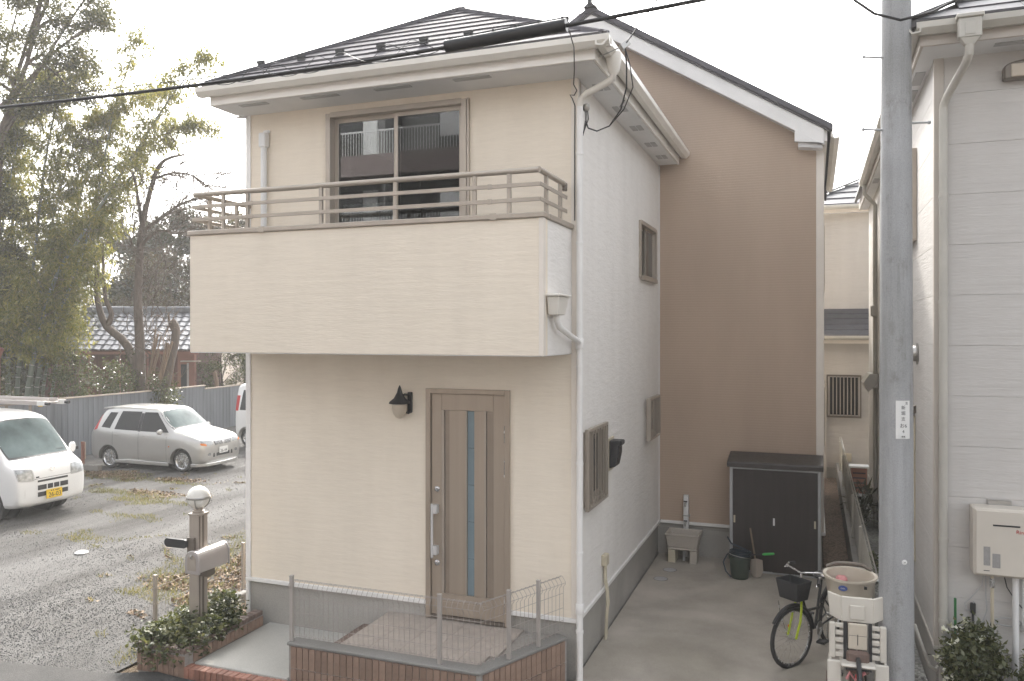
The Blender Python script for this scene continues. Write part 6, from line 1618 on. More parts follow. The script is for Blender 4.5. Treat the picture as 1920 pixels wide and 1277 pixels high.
box('yellow_clip', 'plate_yellow', LD, -0.82, 0.10, -0.03, -0.74, 0.16, 0.05, 0.01)

HATCH = [(0.00, 0.32, 0.50, 0.62, 0.58, 0.62, 0.56), (0.025, 0.22, 0.60, 0.755, 0.69, 0.705, 0.66), (0.09, 0.19, 0.68, 0.84, 0.755, 0.765, 0.715), (0.30, 0.17, 0.77, 0.915, 0.788, 0.79, 0.73), (0.65, 0.16, 0.84, 0.985, 0.80, 0.80, 0.72), (0.88, 0.16, 0.87, 1.03, 0.80, 0.80, 0.70), (0.94, 0.16, 0.88, 1.05, 0.80, 0.80, 0.69),
         (1.18, 0.16, 0.91, 1.27, 0.80, 0.80, 0.64), (1.44, 0.16, 0.92, 1.49, 0.80, 0.80, 0.605), (1.52, 0.16, 0.93, 1.53, 0.80, 0.80, 0.60), (1.75, 0.16, 0.93, 1.555, 0.80, 0.80, 0.595), (2.3, 0.16, 0.94, 1.57, 0.80, 0.80, 0.59), (3.0, 0.16, 0.96, 1.56, 0.80, 0.80, 0.58), (3.24, 0.18, 0.98, 1.53, 0.795, 0.79, 0.57), (3.30, 0.19, 0.985, 1.48, 0.79, 0.785, 0.575),
         (3.44, 0.22, 0.99, 1.24, 0.78, 0.78, 0.61), (3.55, 0.26, 0.92, 1.05, 0.765, 0.765, 0.65), (3.60, 0.34, 0.74, 0.86, 0.73, 0.735, 0.66)]
SC = thing('silver_hatchback', 'silver five-door hatchback with body kit parked against the grey sheet fence', 'car', (-11.44, 8.58, 0.0), R(3.5))
SC.scale = (0.925, 0.98, 0.96)
fx, rx = -0.66, -2.96
wl = [(fx, 0.655), (fx, -0.655), (rx, 0.655), (rx, -0.655)]
body, tr = make_body(HATCH, 'silver_paint', SC, wl, 0.33)
for x, y in wl:
    car_wheel(SC, x, y, 0.285, 5, 0.17, 0.20)
    MB().lathe([(0.30, -0.06), (0.33, -0.04), (0.33, 0.0), (0.30, 0.0)], (x, y * 0.55, 0.28), 20, 'y').build('wheel_well', 'black', SC)
patch('screen_surround', tr, [(-0.93, -0.70, 1.05), (-0.93, 0.70, 1.05), (-1.47, 0.60, 1.50), (-1.47, -0.60, 1.50)], (-1, 0, -1.2), 0.003, 'black', SC, 14, 10, rnd=0.05)
patch('windscreen', tr, [(-0.97, -0.66, 1.085), (-0.97, 0.66, 1.085), (-1.44, 0.57, 1.48), (-1.44, -0.57, 1.48)], (-1, 0, -1.2), 0.006, 'screen_dark', SC, 12, 8, rnd=0.08)
patch('rear_window', tr, [(-3.4, 0.55, 1.08), (-3.4, -0.55, 1.08), (-3.3, -0.48, 1.42), (-3.3, 0.48, 1.42)], (1, 0, -0.3), 0.006, 'car_glass', SC, 8, 6)
for s in (-1, 1):
    patch('side_window', tr, [(-1.06, s * 0.7, 0.975), (-1.93, s * 0.7, 0.985), (-1.93, s * 0.7, 1.45), (-1.54, s * 0.7, 1.45)], (0, -s, 0), 0.004, 'car_glass', SC, 8, 6)
    patch('side_window', tr, [(-2.03, s * 0.7, 0.99), (-2.78, s * 0.7, 1.01), (-2.66, s * 0.7, 1.46), (-2.03, s * 0.7, 1.46)], (0, -s, 0), 0.004, 'car_glass', SC, 8, 6)
    patch('door_pillar', tr, [(-1.935, s * 0.7, 0.975), (-2.025, s * 0.7, 0.975), (-2.025, s * 0.7, 1.425), (-1.935, s * 0.7, 1.425)], (0, -s, 0), 0.003, 'black', SC, 2, 6)
    patch('quarter_window', tr, [(-2.93, s * 0.7, 1.03), (-3.22, s * 0.7, 1.05), (-3.05, s * 0.7, 1.42), (-2.80, s * 0.7, 1.42)], (0, -s, 0), 0.004, 'car_glass', SC, 5, 6)
    for x in (-1.10, -1.985, -2.82):
        patch('door_gap', tr, [(x, s * 0.7, 0.26), (x - 0.006, s * 0.7, 0.26), (x - 0.006, s * 0.7, 0.95), (x, s * 0.7, 0.95)], (0, -s, 0), 0.002, 'black', SC, 1, 8)
    for x in (-1.80, -2.66):
        patch('door_handle', tr, [(x, s * 0.7, 0.845), (x - 0.13, s * 0.7, 0.845), (x - 0.13, s * 0.7, 0.88), (x, s * 0.7, 0.88)], (0, -s, 0), 0.02, 'silver_paint', SC, 3, 2, 0.02)
    mr = MB().lathe([(0.0, -0.02), (0.055, -0.018), (0.075, 0.0), (0.06, 0.05), (0.02, 0.075)], (0, 0, 0), 14, 'x').build('mirror', 'silver_paint', SC, smooth=True, loc=(-1.20, s * 0.90, 1.0), rot=(0, 0, math.pi))
    mr.scale = (1, 1.25, 0.95)
    patch('headlight', tr, [(0, s * 0.36, 0.655), (0, s * 0.70, 0.68), (0, s * 0.74, 0.80), (0, s * 0.40, 0.775)], (-1, 0, 0), 0.006, 'lens', SC, 8, 5, rnd=0.14)
    patch('indicator', tr, [(0, s * 0.60, 0.655), (0, s * 0.735, 0.685), (0, s * 0.745, 0.74), (0, s * 0.62, 0.715)], (-1, 0, 0), 0.010, 'orange_lens', SC, 4, 3, rnd=0.1)
    patch('fog_lamp', tr, [(0, s * 0.46, 0.40), (0, s * 0.57, 0.41), (0, s * 0.57, 0.48), (0, s * 0.46, 0.48)], (-1, 0, 0), 0.006, 'lens', SC, 4, 4, rnd=0.25)
    patch('bumper_vent', tr, [(0, s * 0.31, 0.36), (0, s * 0.38, 0.36), (0, s * 0.36, 0.46), (0, s * 0.33, 0.46)], (-1, 0, 0), 0.005, 'black', SC, 2, 3)
    MB().prism([(-1.02, 0.15), (-2.72, 0.17), (-2.72, 0.24), (-2.3, 0.265), (-1.02, 0.235)], 'y', s * 0.785, s * 0.825).build('side_skirt', 'silver_paint', SC, 0.01)
    patch('tail_light', tr, [(-3.35, s * 0.7, 1.0), (-3.45, s * 0.7, 0.97), (-3.38, s * 0.7, 1.25), (-3.31, s * 0.7, 1.36)], (0, -s, 0), 0.006, 'red', SC, 4, 6)
patch('side_marker', tr, [(-1.0, -0.7, 0.62), (-1.035, -0.7, 0.62), (-1.035, -0.7, 0.65), (-1.0, -0.7, 0.65)], (0, 1, 0), 0.006, 'orange_lens', SC, 2, 2)
gr3 = patch('grille', tr, [(0, -0.30, 0.645), (0, 0.30, 0.645), (0, 0.34, 0.745), (0, -0.34, 0.745)], (-1, 0, 0), 0.004, 'black', SC, 10, 3)
for z in (0.655, 0.682, 0.709, 0.736):
    patch('grille_bar', tr, [(0, -0.30, z - 0.005), (0, 0.30, z - 0.005), (0, 0.30, z + 0.005), (0, -0.30, z + 0.005)], (-1, 0, 0), 0.012, 'chrome', gr3, 10, 1)
patch('emblem', tr, [(0, -0.04, 0.665), (0, 0.04, 0.665), (0, 0.04, 0.735), (0, -0.04, 0.735)], (-1, 0, 0), 0.022, 'chrome', gr3, 5, 5, rnd=0.3)
patch('lower_grille', tr, [(0, -0.25, 0.37), (0, 0.25, 0.37), (0, 0.25, 0.45), (0, -0.25, 0.45)], (-1, 0, 0), 0.004, 'black', SC, 8, 2)
MB().prism([(0.02 - 0.03, -0.60), (0.05, -0.30), (0.06, 0.0), (0.05, 0.30), (-0.01, 0.60), (-0.20, 0.78), (-0.36, 0.80), (-0.36, 0.70), (-0.10, 0.55), (-0.10, -0.55), (-0.36, -0.70), (-0.36, -0.80), (-0.20, -0.78)], 'z', 0.15, 0.23).build('front_spoiler', 'silver_paint', SC, 0.012)
pn = MB().box(0.014, -0.165, 0.425, 0.022, 0.165, 0.585).build('number_plate', 'plate_white', SC, 0.003)
plate_text(pn, '26-44', 0.115, 'ink', (0.0225, 0.0, 0.48), R(90))
MB().prism([(-3.12, 1.515), (-3.36, 1.495), (-3.38, 1.51), (-3.33, 1.535), (-3.05, 1.545)], 'y', -0.54, 0.54).build('rear_spoiler', 'silver_paint', SC, 0.006)
for y0 in (-0.40, 0.10):
    tube('wiper', 'black', SC, [(-0.93, y0, 1.045), (-1.02, y0 + 0.08, 1.115), (-1.03, y0 + 0.45, 1.12)], 0.009, 6)

v3, _ = make_van('parked_minivan', 'white minivan half hidden behind the cream house, red tail light showing', (-10.40, 12.75, 0.0), R(4))

# concrete wheel stop and stray bits on the lot
WS = thing('wheel_stop', 'hollow concrete block lying by the rear wheel of silver hatchback', 'block', (-14.2, 7.15, 0.0), R(8))
m = MB().box(-0.30, -0.06, 0.0, 0.30, -0.03, 0.16).box(-0.30, 0.03, 0.0, 0.30, 0.06, 0.16)
for x in (-0.30, -0.12, 0.09, 0.27): m.box(x, -0.0299, 0.0, x + 0.03, 0.0299, 0.16)
m.build('block', 'block', WS, 0.006)
tag(MB().lathe([(0.0, 0.0), (0.09, 0.005), (0.10, 0.02), (0.06, 0.04), (0.0, 0.045)], (-8.25, 1.68, 0.0), 9).build('paper_scrap', 'white_plastic', None), 'crumpled white scrap lying alone on the grey gravel', 'litter')
tag(MB().bar((-15.25, 7.95, 0.35), (-15.0, 7.75, 0.38), 0.02, 0.42).build('scrap_board', 'cap_board', None), 'pale pinkish board leaning on the fence behind the silver hatchback', 'board')
tag(MB().box(-14.98, 7.60, 0.0, -14.92, 7.66, 0.62).build('rusty_stake', 'rust_trim', None), 'rusty brown stake by the rear of the silver hatchback', 'stake')

# ================================================================= sheet fence behind the lot
SF = thing('sheet_fence', 'long grey fence of upright steel sheets with pale capping behind parked cars', 'fence', (-15.4, 8.0, 0))
so = Vector((-15.4, 8.0, 0))
line = [(-17.6, 0.0, 1.66), (-16.9, 3.0, 1.64), (-16.2, 5.6, 1.60), (-15.40, 7.9, 1.58), (-16.15, 11.0, 1.56), (-16.95, 14.2, 1.55), (-17.0, 14.25, 1.42), (-17.15, 18.0, 1.42)]
line = [(-18.0, 2.0, 1.62), (-17.1, 5.4, 1.62), (-16.25, 8.2, 1.60), (-16.5, 11.0, 1.57), (-16.95, 14.2, 1.55), (-17.45, 18.6, 1.44)]
for (xa, ya, za), (xb, yb, zb) in zip(line, line[1:]):
    a, b = Vector((xa, ya, 0)), Vector((xb, yb, 0)); t = (b - a); L_ = t.length; t.normalize(); nrm = Vector((t.y, -t.x, 0))
    n = max(1, round(L_ / 0.76)); w_ = L_ / n
    for i in range(n):
        h = za + (zb - za) * (i / n) if zb > 1.5 else 1.44
        p0 = a + t * (i * w_) - so
        # one sheet: shallow ribs every quarter
        prof_ = []
        for k in range(4):
            u = k * w_ / 4
            prof_ += [(u + 0.002, 0.0), (u + w_ / 4 * 0.60, 0.0), (u + w_ / 4 * 0.68, 0.012), (u + w_ / 4 * 0.92, 0.012)]
        prof_.append((w_ - 0.002, 0.0))
        f3 = [p0 + t * u + nrm * d for u, d in prof_]
        vs = [(p.x, p.y, 0.02) for p in f3] + [(p.x, p.y, h) for p in f3]
        back = [p - nrm * 0.004 for p in f3]
        vs += [(p.x, p.y, 0.02) for p in back] + [(p.x, p.y, h) for p in back]
        k = len(f3)
        fs = [(i_, i_ + 1, k + i_ + 1, k + i_) for i_ in range(k - 1)] + [(2 * k + i_ + 1, 2 * k + i_, 3 * k + i_, 3 * k + i_ + 1) for i_ in range(k - 1)] + [(k + i_, k + i_ + 1, 3 * k + i_ + 1, 3 * k + i_) for i_ in range(k - 1)]
        MB().add(vs, fs).build('sheet', 'corrugated', SF)
    pa, pb = a - so, b - so
    h0, h1 = (za, zb) if zb > 1.5 else (1.44, 1.44)
    MB().bar((pa.x, pa.y, h0 + 0.02), (pb.x, pb.y, h1 + 0.02), 0.09, 0.035).build('cap_board', 'cap_board', SF)
    for z in (0.35, 1.2):
        q = nrm * -0.04
        MB().bar((pa.x + q.x, pa.y + q.y, z), (pb.x + q.x, pb.y + q.y, z), 0.05, 0.05).build('back_rail', 'wood', SF)

# ================================================================= old outbuilding with a pantile roof
TS = thing('tile_roofed_outbuilding', 'red-brown sheet-clad outbuilding with a grey pantile roof behind the fence', 'outbuilding', (-21.45, 15.30, 0), R(20.6))
# local x along the roof, local -y faces the lot
bw, ey, ez, ry, rz_ = 2.95, -0.95, 2.72, 1.15, 4.08
box('wall', 'rust_wall', TS, -bw + 0.2, -0.55, 0, bw - 0.35, 2.4, 2.85)
for x in (-2.2, -1.1, 0.0, 1.0, 1.9):
    box('wall_batten', 'rust_trim', TS, x - 0.03, -0.57, 0, x + 0.03, -0.551, 2.8)
box('end_wall', 'rust_trim', TS, 2.15, -0.75, 0, 2.75, -0.56, 2.60)
dr = box('doorway', 'black', TS, 2.28, -0.765, 1.2, 2.50, -0.751, 2.20)
box('door_jamb', 'mailbox', dr, 2.501, -0.79, 1.0, 2.56, -0.751, 2.25)
box('shelf_canopy', 'cap_board', TS, 2.35, -1.0, 2.30, 3.0, -0.76, 2.34)
box('eave_board', 'rust_trim', TS, -bw, ey + 0.02, ez - 0.16, bw, ey + 0.06, ez - 0.03)
MB().prism([(ey, ez - 0.03), (ry, rz_ - 0.03), (ry, rz_ - 0.12), (ey + 0.06, ez - 0.10)], 'x', -bw, bw).build('roof_deck', 'rust_wall', TS)
MB().prism([(ry, rz_ - 0.03), (2.9, 2.85), (2.9, 2.78), (ry, rz_ - 0.12)], 'x', -bw, bw).build('roof_deck', 'rust_wall', TS)
rows, colsn = 8, 19
run_ = math.hypot(ry - ey, rz_ - ez); ang = math.atan2(rz_ - ez, ry - ey)
tp = None
tl, tw_ = run_ / rows, 2 * bw / colsn
def pantile():
    mb = MB(); n = 8
    prof_ = [(-tw_ / 2 + tw_ * i / n, 0.028 * math.cos(2 * math.pi * (i / n - 0.30)) + (0.012 if i == n else 0)) for i in range(n + 1)]
    vs = []
    for (yy, lift) in ((-0.02, 0.050), (tl + 0.02, 0.018)):
        vs += [(x, yy - (0.02 * math.cos(2 * math.pi * (x / tw_ + 0.2)) if yy < 0 else 0), z + lift) for x, z in prof_]
    vs += [(x, y - 0.0, z - 0.030) for x, y, z in vs[:n + 1]]
    k = n + 1
    fs = [(i, i + 1, k + i + 1, k + i) for i in range(n)] + [(2 * k + i, 2 * k + i + 1, i + 1, i) for i in range(n)]
    return mb.add(vs, fs)
for r_ in range(rows):
    for c_ in range(colsn):
        loc = (-bw + (c_ + 0.5) * tw_, ey - 0.03 + r_ * tl * math.cos(ang), ez + r_ * tl * math.sin(ang))
        if tp is None: tp = pantile().build('roof_tile', 'kawara', TS, smooth=True, loc=loc, rot=(ang, 0, 0))
        else:
            o = tp.copy(); col.objects.link(o); o.location = (loc[0], loc[1], loc[2] + random.uniform(-0.004, 0.004)); o.rotation_euler = (ang, 0, random.uniform(-0.015, 0.015))
rg = None
for i in range(19):
    x = -bw + 0.15 + i * 0.3
    if rg is None: rg = MB().prism([(-0.12, -0.02), (0.12, -0.02), (0.11, 0.16), (0.07, 0.205), (0.0, 0.225), (-0.07, 0.205), (-0.11, 0.16)], 'x', -0.148, 0.148).build('ridge_tile', 'kawara', TS, 0.01, loc=(x, ry, rz_ + 0.03))
    else: o = rg.copy(); col.objects.link(o); o.location = (x, ry, rz_ + 0.03)

# ================================================================= trees and plants
def limb(mb, pts, r0, r1, n=8, sub=3):
    """tapered, slightly crooked limb through points"""
    P = [Vector(p) for p in pts]
    out = []
    for i in range(len(P) - 1):
        p0, p1, p2, p3 = P[max(i - 1, 0)], P[i], P[i + 1], P[min(i + 2, len(P) - 1)]
        for k in range(sub):
            t = k / sub
            out.append(0.5 * ((2 * p1) + (-p0 + p2) * t + (2 * p0 - 5 * p1 + 4 * p2 - p3) * t * t + (-p0 + 3 * p1 - 3 * p2 + p3) * t ** 3))
    out.append(P[-1])
    m_ = len(out)
    mb.tube(out, [r0 + (r1 - r0) * i / (m_ - 1) for i in range(m_)], n)
    return out

def twigs(mb, start, d, length, r, depth, spread=0.55, n=4, up=0.0):
    """recursive bare twigs"""
    d = Vector(d).normalized()
    p = Vector(start); pts = [p.copy()]
    for k in range(4):
        d = (d + Vector((random.gauss(0, 0.16), random.gauss(0, 0.16), random.gauss(0, 0.16) + up))).normalized()
        p = p + d * length / 4; pts.append(p.copy())
    mb.tube(pts, [r * (1 - 0.16 * i) for i in range(5)], n, False)
    if depth > 0:
        for k in range(random.choice((2, 3, 3))):
            q = pts[random.choice((2, 3, 4))]
            dd = (d + Vector((random.gauss(0, spread), random.gauss(0, spread), random.gauss(0, spread)))).normalized()
            twigs(mb, q, dd, length * random.uniform(0.55, 0.8), r * 0.72, depth - 1, spread, 3, up)

# ---- bamboos: one thing per culm
bam = [([(-19.87, 9.92, 0), (-19.80, 9.95, 1.4), (-19.5, 10.06, 3.08), (-18.98, 10.25, 4.98), (-18.16, 10.56, 6.41), (-16.82, 11.06, 8.63), (-15.64, 11.5, 10.54), (-14.75, 11.85, 11.6)], 0.085, 'stout grey-green bamboo leaning far right, its tip reaching towards the roof corner'),
       ([(-20.07, 10.38, 0), (-20.0, 10.4, 1.4), (-19.72, 10.51, 2.91), (-19.04, 10.76, 4.69), (-18.51, 10.96, 6.31), (-18.13, 11.1, 8.09), (-17.75, 11.25, 10.2), (-17.04, 11.51, 12.3)], 0.075, 'bamboo with the highest tip of the clump, bending right above the cable'),
       ([(-20.28, 9.98, 0), (-20.26, 9.98, 1.4), (-20.13, 10.04, 2.92), (-19.9, 10.12, 4.36), (-19.68, 10.21, 6.44), (-19.45, 10.29, 8.52), (-19.08, 10.43, 10.28), (-18.48, 10.65, 11.2)], 0.075, 'upright pale bamboo third from the left, rising behind the van ladder'),
       ([(-20.32, 10.82, 0), (-20.25, 10.85, 1.4), (-20.01, 10.93, 3.07), (-19.7, 11.05, 4.72), (-19.32, 11.19, 6.7), (-18.85, 11.37, 8.69), (-18.08, 11.66, 10.17), (-16.84, 12.12, 10.84)], 0.05, 'thin dark bamboo arching right in the middle of the clump'),
       ([(-21.25, 10.47, 0), (-21.25, 10.47, 1.4), (-21.25, 10.47, 3.4), (-21.17, 10.5, 5.38), (-21.1, 10.53, 7.37), (-21.02, 10.56, 9.35), (-20.71, 10.67, 10.67), (-20.01, 10.93, 11.33)], 0.075, 'straight bamboo at the far left picture edge'),
       ([(-20.53, 11.27, 0), (-20.4, 11.3, 1.4), (-20.06, 11.45, 3.74), (-19.35, 11.72, 5.93), (-18.56, 12.01, 7.45), (-17.69, 12.34, 8.79), (-16.75, 12.69, 9.81), (-15.9, 13.0, 9.7)], 0.05, 'slender bamboo drooping lowest to the right over the pantile roof'),
       ([(-20.45, 10.56, 0), (-20.42, 10.58, 1.4), (-20.34, 10.6, 3.07), (-20.14, 10.67, 4.71), (-19.84, 10.79, 6.51), (-19.45, 10.93, 8.15), (-18.99, 11.1, 9.46), (-18.22, 11.39, 10.04)], 0.06, 'dark-stemmed bamboo just left of the stout leaning one')]
bam += [([(-21.6, 9.9, 0), (-21.6, 9.9, 2.0), (-21.3, 9.9, 4.0), (-20.9, 9.85, 5.6), (-20.4, 9.8, 7.4), (-20.0, 9.8, 8.9), (-19.5, 9.9, 9.9)], 0.05, 'thin bamboo leaning in from beyond the left picture edge')]
for bi, (pts, r0, lab) in enumerate(bam):
    b = thing('bamboo', lab, 'bamboo', pts[0], group='bamboo clump behind the sheet fence')
    o_ = Vector(pts[0])
    mb = MB()
    path_ = limb(mb, [Vector(p) - o_ for p in pts], r0, 0.012, 9, 5)
    mb.build('culm', 'culm', b, smooth=True)
    nd = MB()
    for i in range(2, len(path_) - 1, 1):
        t = i / len(path_)
        p = path_[i]; q = (path_[i + 1] - path_[i]).normalized()
        rr_ = (r0 + (0.012 - r0) * t) * 1.10
        nd.tube([p - q * 0.012, p + q * 0.012], rr_, 8)
    stuff(nd.build('nodes', 'mailbox', b))
    # leafy side branches from the upper two thirds
    LV = []; br = MB()
    npth = len(path_)
    for i in range(int(npth * 0.26), npth):
        t = i / npth
        for k in range(8 if t < 0.85 else 6):
            a = random.uniform(0, 2 * math.pi)
            L_ = (1.25 * (1.0 - 0.55 * t)) * random.uniform(0.5, 1.1)
            d = Vector((math.cos(a), math.sin(a), random.uniform(0.15, 0.7))).normalized()
            p = path_[i] + Vector((random.gauss(0, 0.05), random.gauss(0, 0.05), random.gauss(0, 0.12)))
            e = p + d * L_ + Vector((0.12, 0, -0.25 * L_))
            mid_ = p + d * L_ * 0.55
            br.tube([p, mid_, e], [0.008, 0.005, 0.002], 3, False)
            n = int(50 * (0.55 + 0.45 * L_))
            u = rng.uniform(0.3, 1.05, (n, 1))
            line_ = np.array(p) * (1 - u) ** 2 + 2 * np.array(mid_) * u * (1 - u) + np.array(e) * u ** 2
            LV.append(line_ + rng.normal(size=(n, 3)) * np.array([0.09, 0.09, 0.075]))
    stuff(br.build('branches', 'bark_tan', b))
    P = np.concatenate(LV)
    quads('foliage', 'leaf_bamboo', b, leaves(P, 0.18, 0.038, 0.85))

# ---- broad evergreen towering at the upper left
EV = thing('evergreen_tree', 'tall dark evergreen tree filling the top left corner', 'tree', (-19.6, 8.9, 0))
o_ = Vector((-19.6, 8.9, 0))
mb = MB()
tr_ = limb(mb, [(-2.2, -0.6, 0), (-1.9, -0.4, 3), (-1.5, -0.2, 5.5), (-0.5, 0.1, 8.3), (0.75, 0.3, 11.0), (1.2, 0.5, 13.4)], 0.13, 0.04, 10)
cl_ = [(0.3, 0.2, 12.9), (1.3, 0.5, 12.9), (2.35, 0.95, 12.8), (0.85, 0.4, 11.7), (1.85, 0.75, 12.1), (0.1, 0.1, 10.7), (1.55, 0.65, 11.0), (2.2, 0.9, 11.2), (0.5, 0.25, 9.8), (-0.3, 0.0, 11.7), (1.95, 0.8, 10.2), (1.1, 0.5, 10.2), (0.2, 0.8, 14.0), (1.5, 1.2, 14.2), (2.6, 1.3, 13.8), (-0.9, 0.3, 12.6), (-1.2, 0.2, 10.6), (-0.8, 0.9, 9.2), (2.75, 1.0, 12.2), (0.0, -0.6, 8.6), (-1.5, 0.0, 8.2), (-0.9, 0.3, 7.6), (-0.2, 0.6, 7.0), (-1.6, 0.4, 6.4), (-0.6, 0.5, 5.8), (-1.3, 0.6, 4.9), (-1.7, 0.3, 9.6)]
LV = []
for c in cl_:
    st = tr_[random.randint(int(len(tr_) * 0.45), len(tr_) - 2)]
    limb(mb, [st, (st + Vector(c)) / 2 + Vector((0, 0, 0.25)), c], 0.06, 0.015, 6)
    sub = in_ellipsoid(20, c, (0.62, 0.62, 0.42), 0.2)
    for s_ in sub:
        LV.append(np.asarray(s_) + rng.normal(size=(62, 3)) * np.array([0.15, 0.15, 0.10]))
        twigs(mb, c, Vector(s_) - Vector(c), (Vector(s_) - Vector(c)).length, 0.012, 0, n=3)
mb.build('trunk', 'bark', EV, smooth=True)
quads('crown', 'leaf_ever', EV, leaves(np.concatenate(LV), 0.105, 0.05, 0.25))

# ---- pollarded bare tree in front of the pantile roof
BT = thing('bare_tree', 'leafless tree with crooked limbs and fine twigs before the pantile roof', 'tree', (-17.4, 11.92, 0))
o_ = Vector((-17.4, 11.92, 0))
rel = lambda L_: [Vector(p) - o_ for p in L_]
mb = MB()
main = limb(mb, rel([(-17.35, 11.93, 0), (-17.40, 11.92, 1.3), (-17.43, 11.9, 2.2), (-17.43, 11.9, 3.1), (-17.49, 11.88, 4.4), (-17.43, 11.9, 5.7), (-17.37, 11.92, 6.6), (-16.99, 12.06, 8.19), (-16.69, 12.18, 8.69), (-16.14, 12.38, 8.85)]), 0.20, 0.03, 9)
lft = limb(mb, rel([(-17.40, 11.92, 1.5), (-17.77, 11.77, 2.9), (-18.39, 11.54, 3.53), (-18.62, 11.46, 4.14), (-18.70, 11.43, 4.72), (-18.66, 11.45, 5.3)]), 0.15, 0.05, 9)
limb(mb, rel([(-18.39, 11.54, 3.53), (-18.25, 11.6, 3.9), (-18.42, 11.53, 4.39), (-18.47, 11.51, 5.05), (-18.5, 11.5, 6.0)]), 0.10, 0.03, 8)
b2 = limb(mb, rel([(-17.37, 11.92, 6.62), (-17.49, 11.88, 7.53), (-17.69, 11.8, 8.36), (-18.39, 11.54, 8.52)]), 0.06, 0.02, 7)
b3 = limb(mb, rel([(-17.34, 11.94, 6.5), (-16.69, 12.18, 7.0), (-16.07, 12.41, 7.4), (-15.29, 12.7, 7.55)]), 0.06, 0.02, 7)
b4 = limb(mb, rel([(-17.0, 12.06, 8.1), (-16.5, 12.3, 8.3), (-15.9, 12.5, 8.2), (-15.4, 12.7, 7.8)]), 0.04, 0.012, 7)
b5 = limb(mb, rel([(-17.4, 11.9, 6.0), (-16.9, 12.1, 6.5), (-16.3, 12.3, 6.4), (-15.8, 12.5, 6.6)]), 0.05, 0.015, 7)
mb.build('trunk', 'bark', BT, smooth=True)
tw = MB()
for br_, n, L_ in ((main[12:], 14, 0.9), (b2, 10, 0.8), (b3, 14, 0.85), (b4, 12, 0.8), (b5, 12, 0.8)):
    for k in range(n):
        i = random.randint(1, len(br_) - 2)
        twigs(tw, br_[i], (br_[i + 1] - br_[i]).normalized() + Vector((random.gauss(0, 0.7), random.gauss(0, 0.7), random.gauss(0.1, 0.6))), L_ * random.uniform(0.6, 1.2), 0.024, 3, 0.5, 3)
for k in range(40):     # brushy suckers low on the trunk
    p = Vector((random.gauss(0.15, 0.35), random.gauss(0.1, 0.3), random.uniform(2.2, 5.6)))
    twigs(tw, p, (random.gauss(0.1, 0.5), random.gauss(0, 0.5), 1), random.uniform(0.5, 1.1), 0.018, 2, 0.5, 3)
stuff(tw.build('twigs', 'bark', BT))

SP = thing('pollard_stump', 'rough pollarded stump with a bundle of cut poles leaning on it', 'stump', (-16.9, 12.1, 0))
mb = MB()
limb(mb, [(0, 0, 0), (0.15, 0.05, 1.3), (0.30, 0.1, 2.1), (0.45, 0.18, 2.9), (0.52, 0.2, 3.45), (0.40, 0.15, 3.7)], 0.16, 0.11, 9)
limb(mb, [(0.5, 0.2, 3.3), (0.35, 0.12, 3.6), (0.30, 0.12, 3.95)], 0.06, 0.03, 7)
mb.build('trunk', 'bark', SP, smooth=True)
for i in range(11):
    x = random.uniform(-0.7, 0.1); dx_ = random.uniform(0.5, 1.0)
    tube('cut_pole', 'bark_tan', SP, [(x, -0.2 + random.uniform(-0.1, 0.1), 0.0), (x + dx_ * 0.5, -0.15, 1.7), (x + dx_, -0.1 + random.uniform(-0.1, 0.1), random.uniform(2.8, 3.5))], random.uniform(0.02, 0.04), 6)
mb = MB()
for i in range(26): twigs(mb, (random.uniform(0.0, 0.5), random.uniform(0, 0.3), random.uniform(1.6, 3.4)), (random.gauss(0.2, 0.5), random.gauss(0, 0.4), 1), random.uniform(0.4, 0.9), 0.009, 1, 0.5, 3)
stuff(mb.build('twigs', 'bark_tan', SP))

# ---- background trees beyond the outbuilding
def round_tree(name, label, loc, h, r, mat, n, cat='tree', group=None, leaf=(0.12, 0.06), trunk=0.16, flat=0.8, nc=70, spread=0.28, low=0.45):
    t = thing(name, label, cat, loc, group=group)
    mb = MB(); limb(mb, [(0, 0, 0), (0.1, 0.05, h * 0.3), (-0.05, 0.1, h * 0.6), (0.05, 0, h * 0.85)], trunk, trunk * 0.3, 7)
    cc = in_ellipsoid(nc, (0, 0, h * (0.5 + low / 2)), (r, r, h * (1 - low) * 0.55), 0.25)
    for c in cc[:14]: limb(mb, [(0, 0, h * 0.4), Vector((0, 0, h * 0.45)).lerp(Vector(c), 0.5), c], trunk * 0.3, 0.01, 5, 2)
    mb.build('trunk', 'bark', t, smooth=True)
    P = clumps(cc, n, (spread, spread, spread * flat))
    quads('crown', mat, t, leaves(P, leaf[0], leaf[1], 0.2))
    return t
g_ = 'background trees beyond the outbuilding'
round_tree('background_tree', 'dark background tree showing right above the pantile roof ridge', (-24.5, 20.9, 0), 8.6, 2.7, 'leaf_dark', 19000, group=g_, leaf=(0.22, 0.11), low=0.3)
round_tree('background_tree', 'greyish background tree meeting the balcony corner', (-21.4, 21.8, 0), 8.3, 2.6, 'leaf_brown', 17000, group=g_, leaf=(0.22, 0.10), low=0.3)
round_tree('background_tree', 'dim background tree behind the bamboo stems', (-27.6, 19.6, 0), 8.2, 2.7, 'leaf_dark', 17000, group=g_, leaf=(0.22, 0.11), low=0.25)
round_tree('background_tree', 'shadowy background tree at the far left behind the bamboo', (-30.5, 14.2, 0), 8.5, 3.0, 'leaf_dark', 10000, group=g_, leaf=(0.24, 0.12), low=0.2)
round_tree('background_tree', 'low brownish thicket tree behind the leafless tree', (-22.8, 18.8, 0), 6.4, 2.0, 'leaf_brown', 12000, group=g_, leaf=(0.16, 0.07), low=0.3)
round_tree('background_tree', 'hazy distant tree seen through the balcony railing', (-20.5, 30.0, 0), 8.2, 3.2, 'leaf_dark', 8000, group=g_, leaf=(0.25, 0.12), low=0.25)
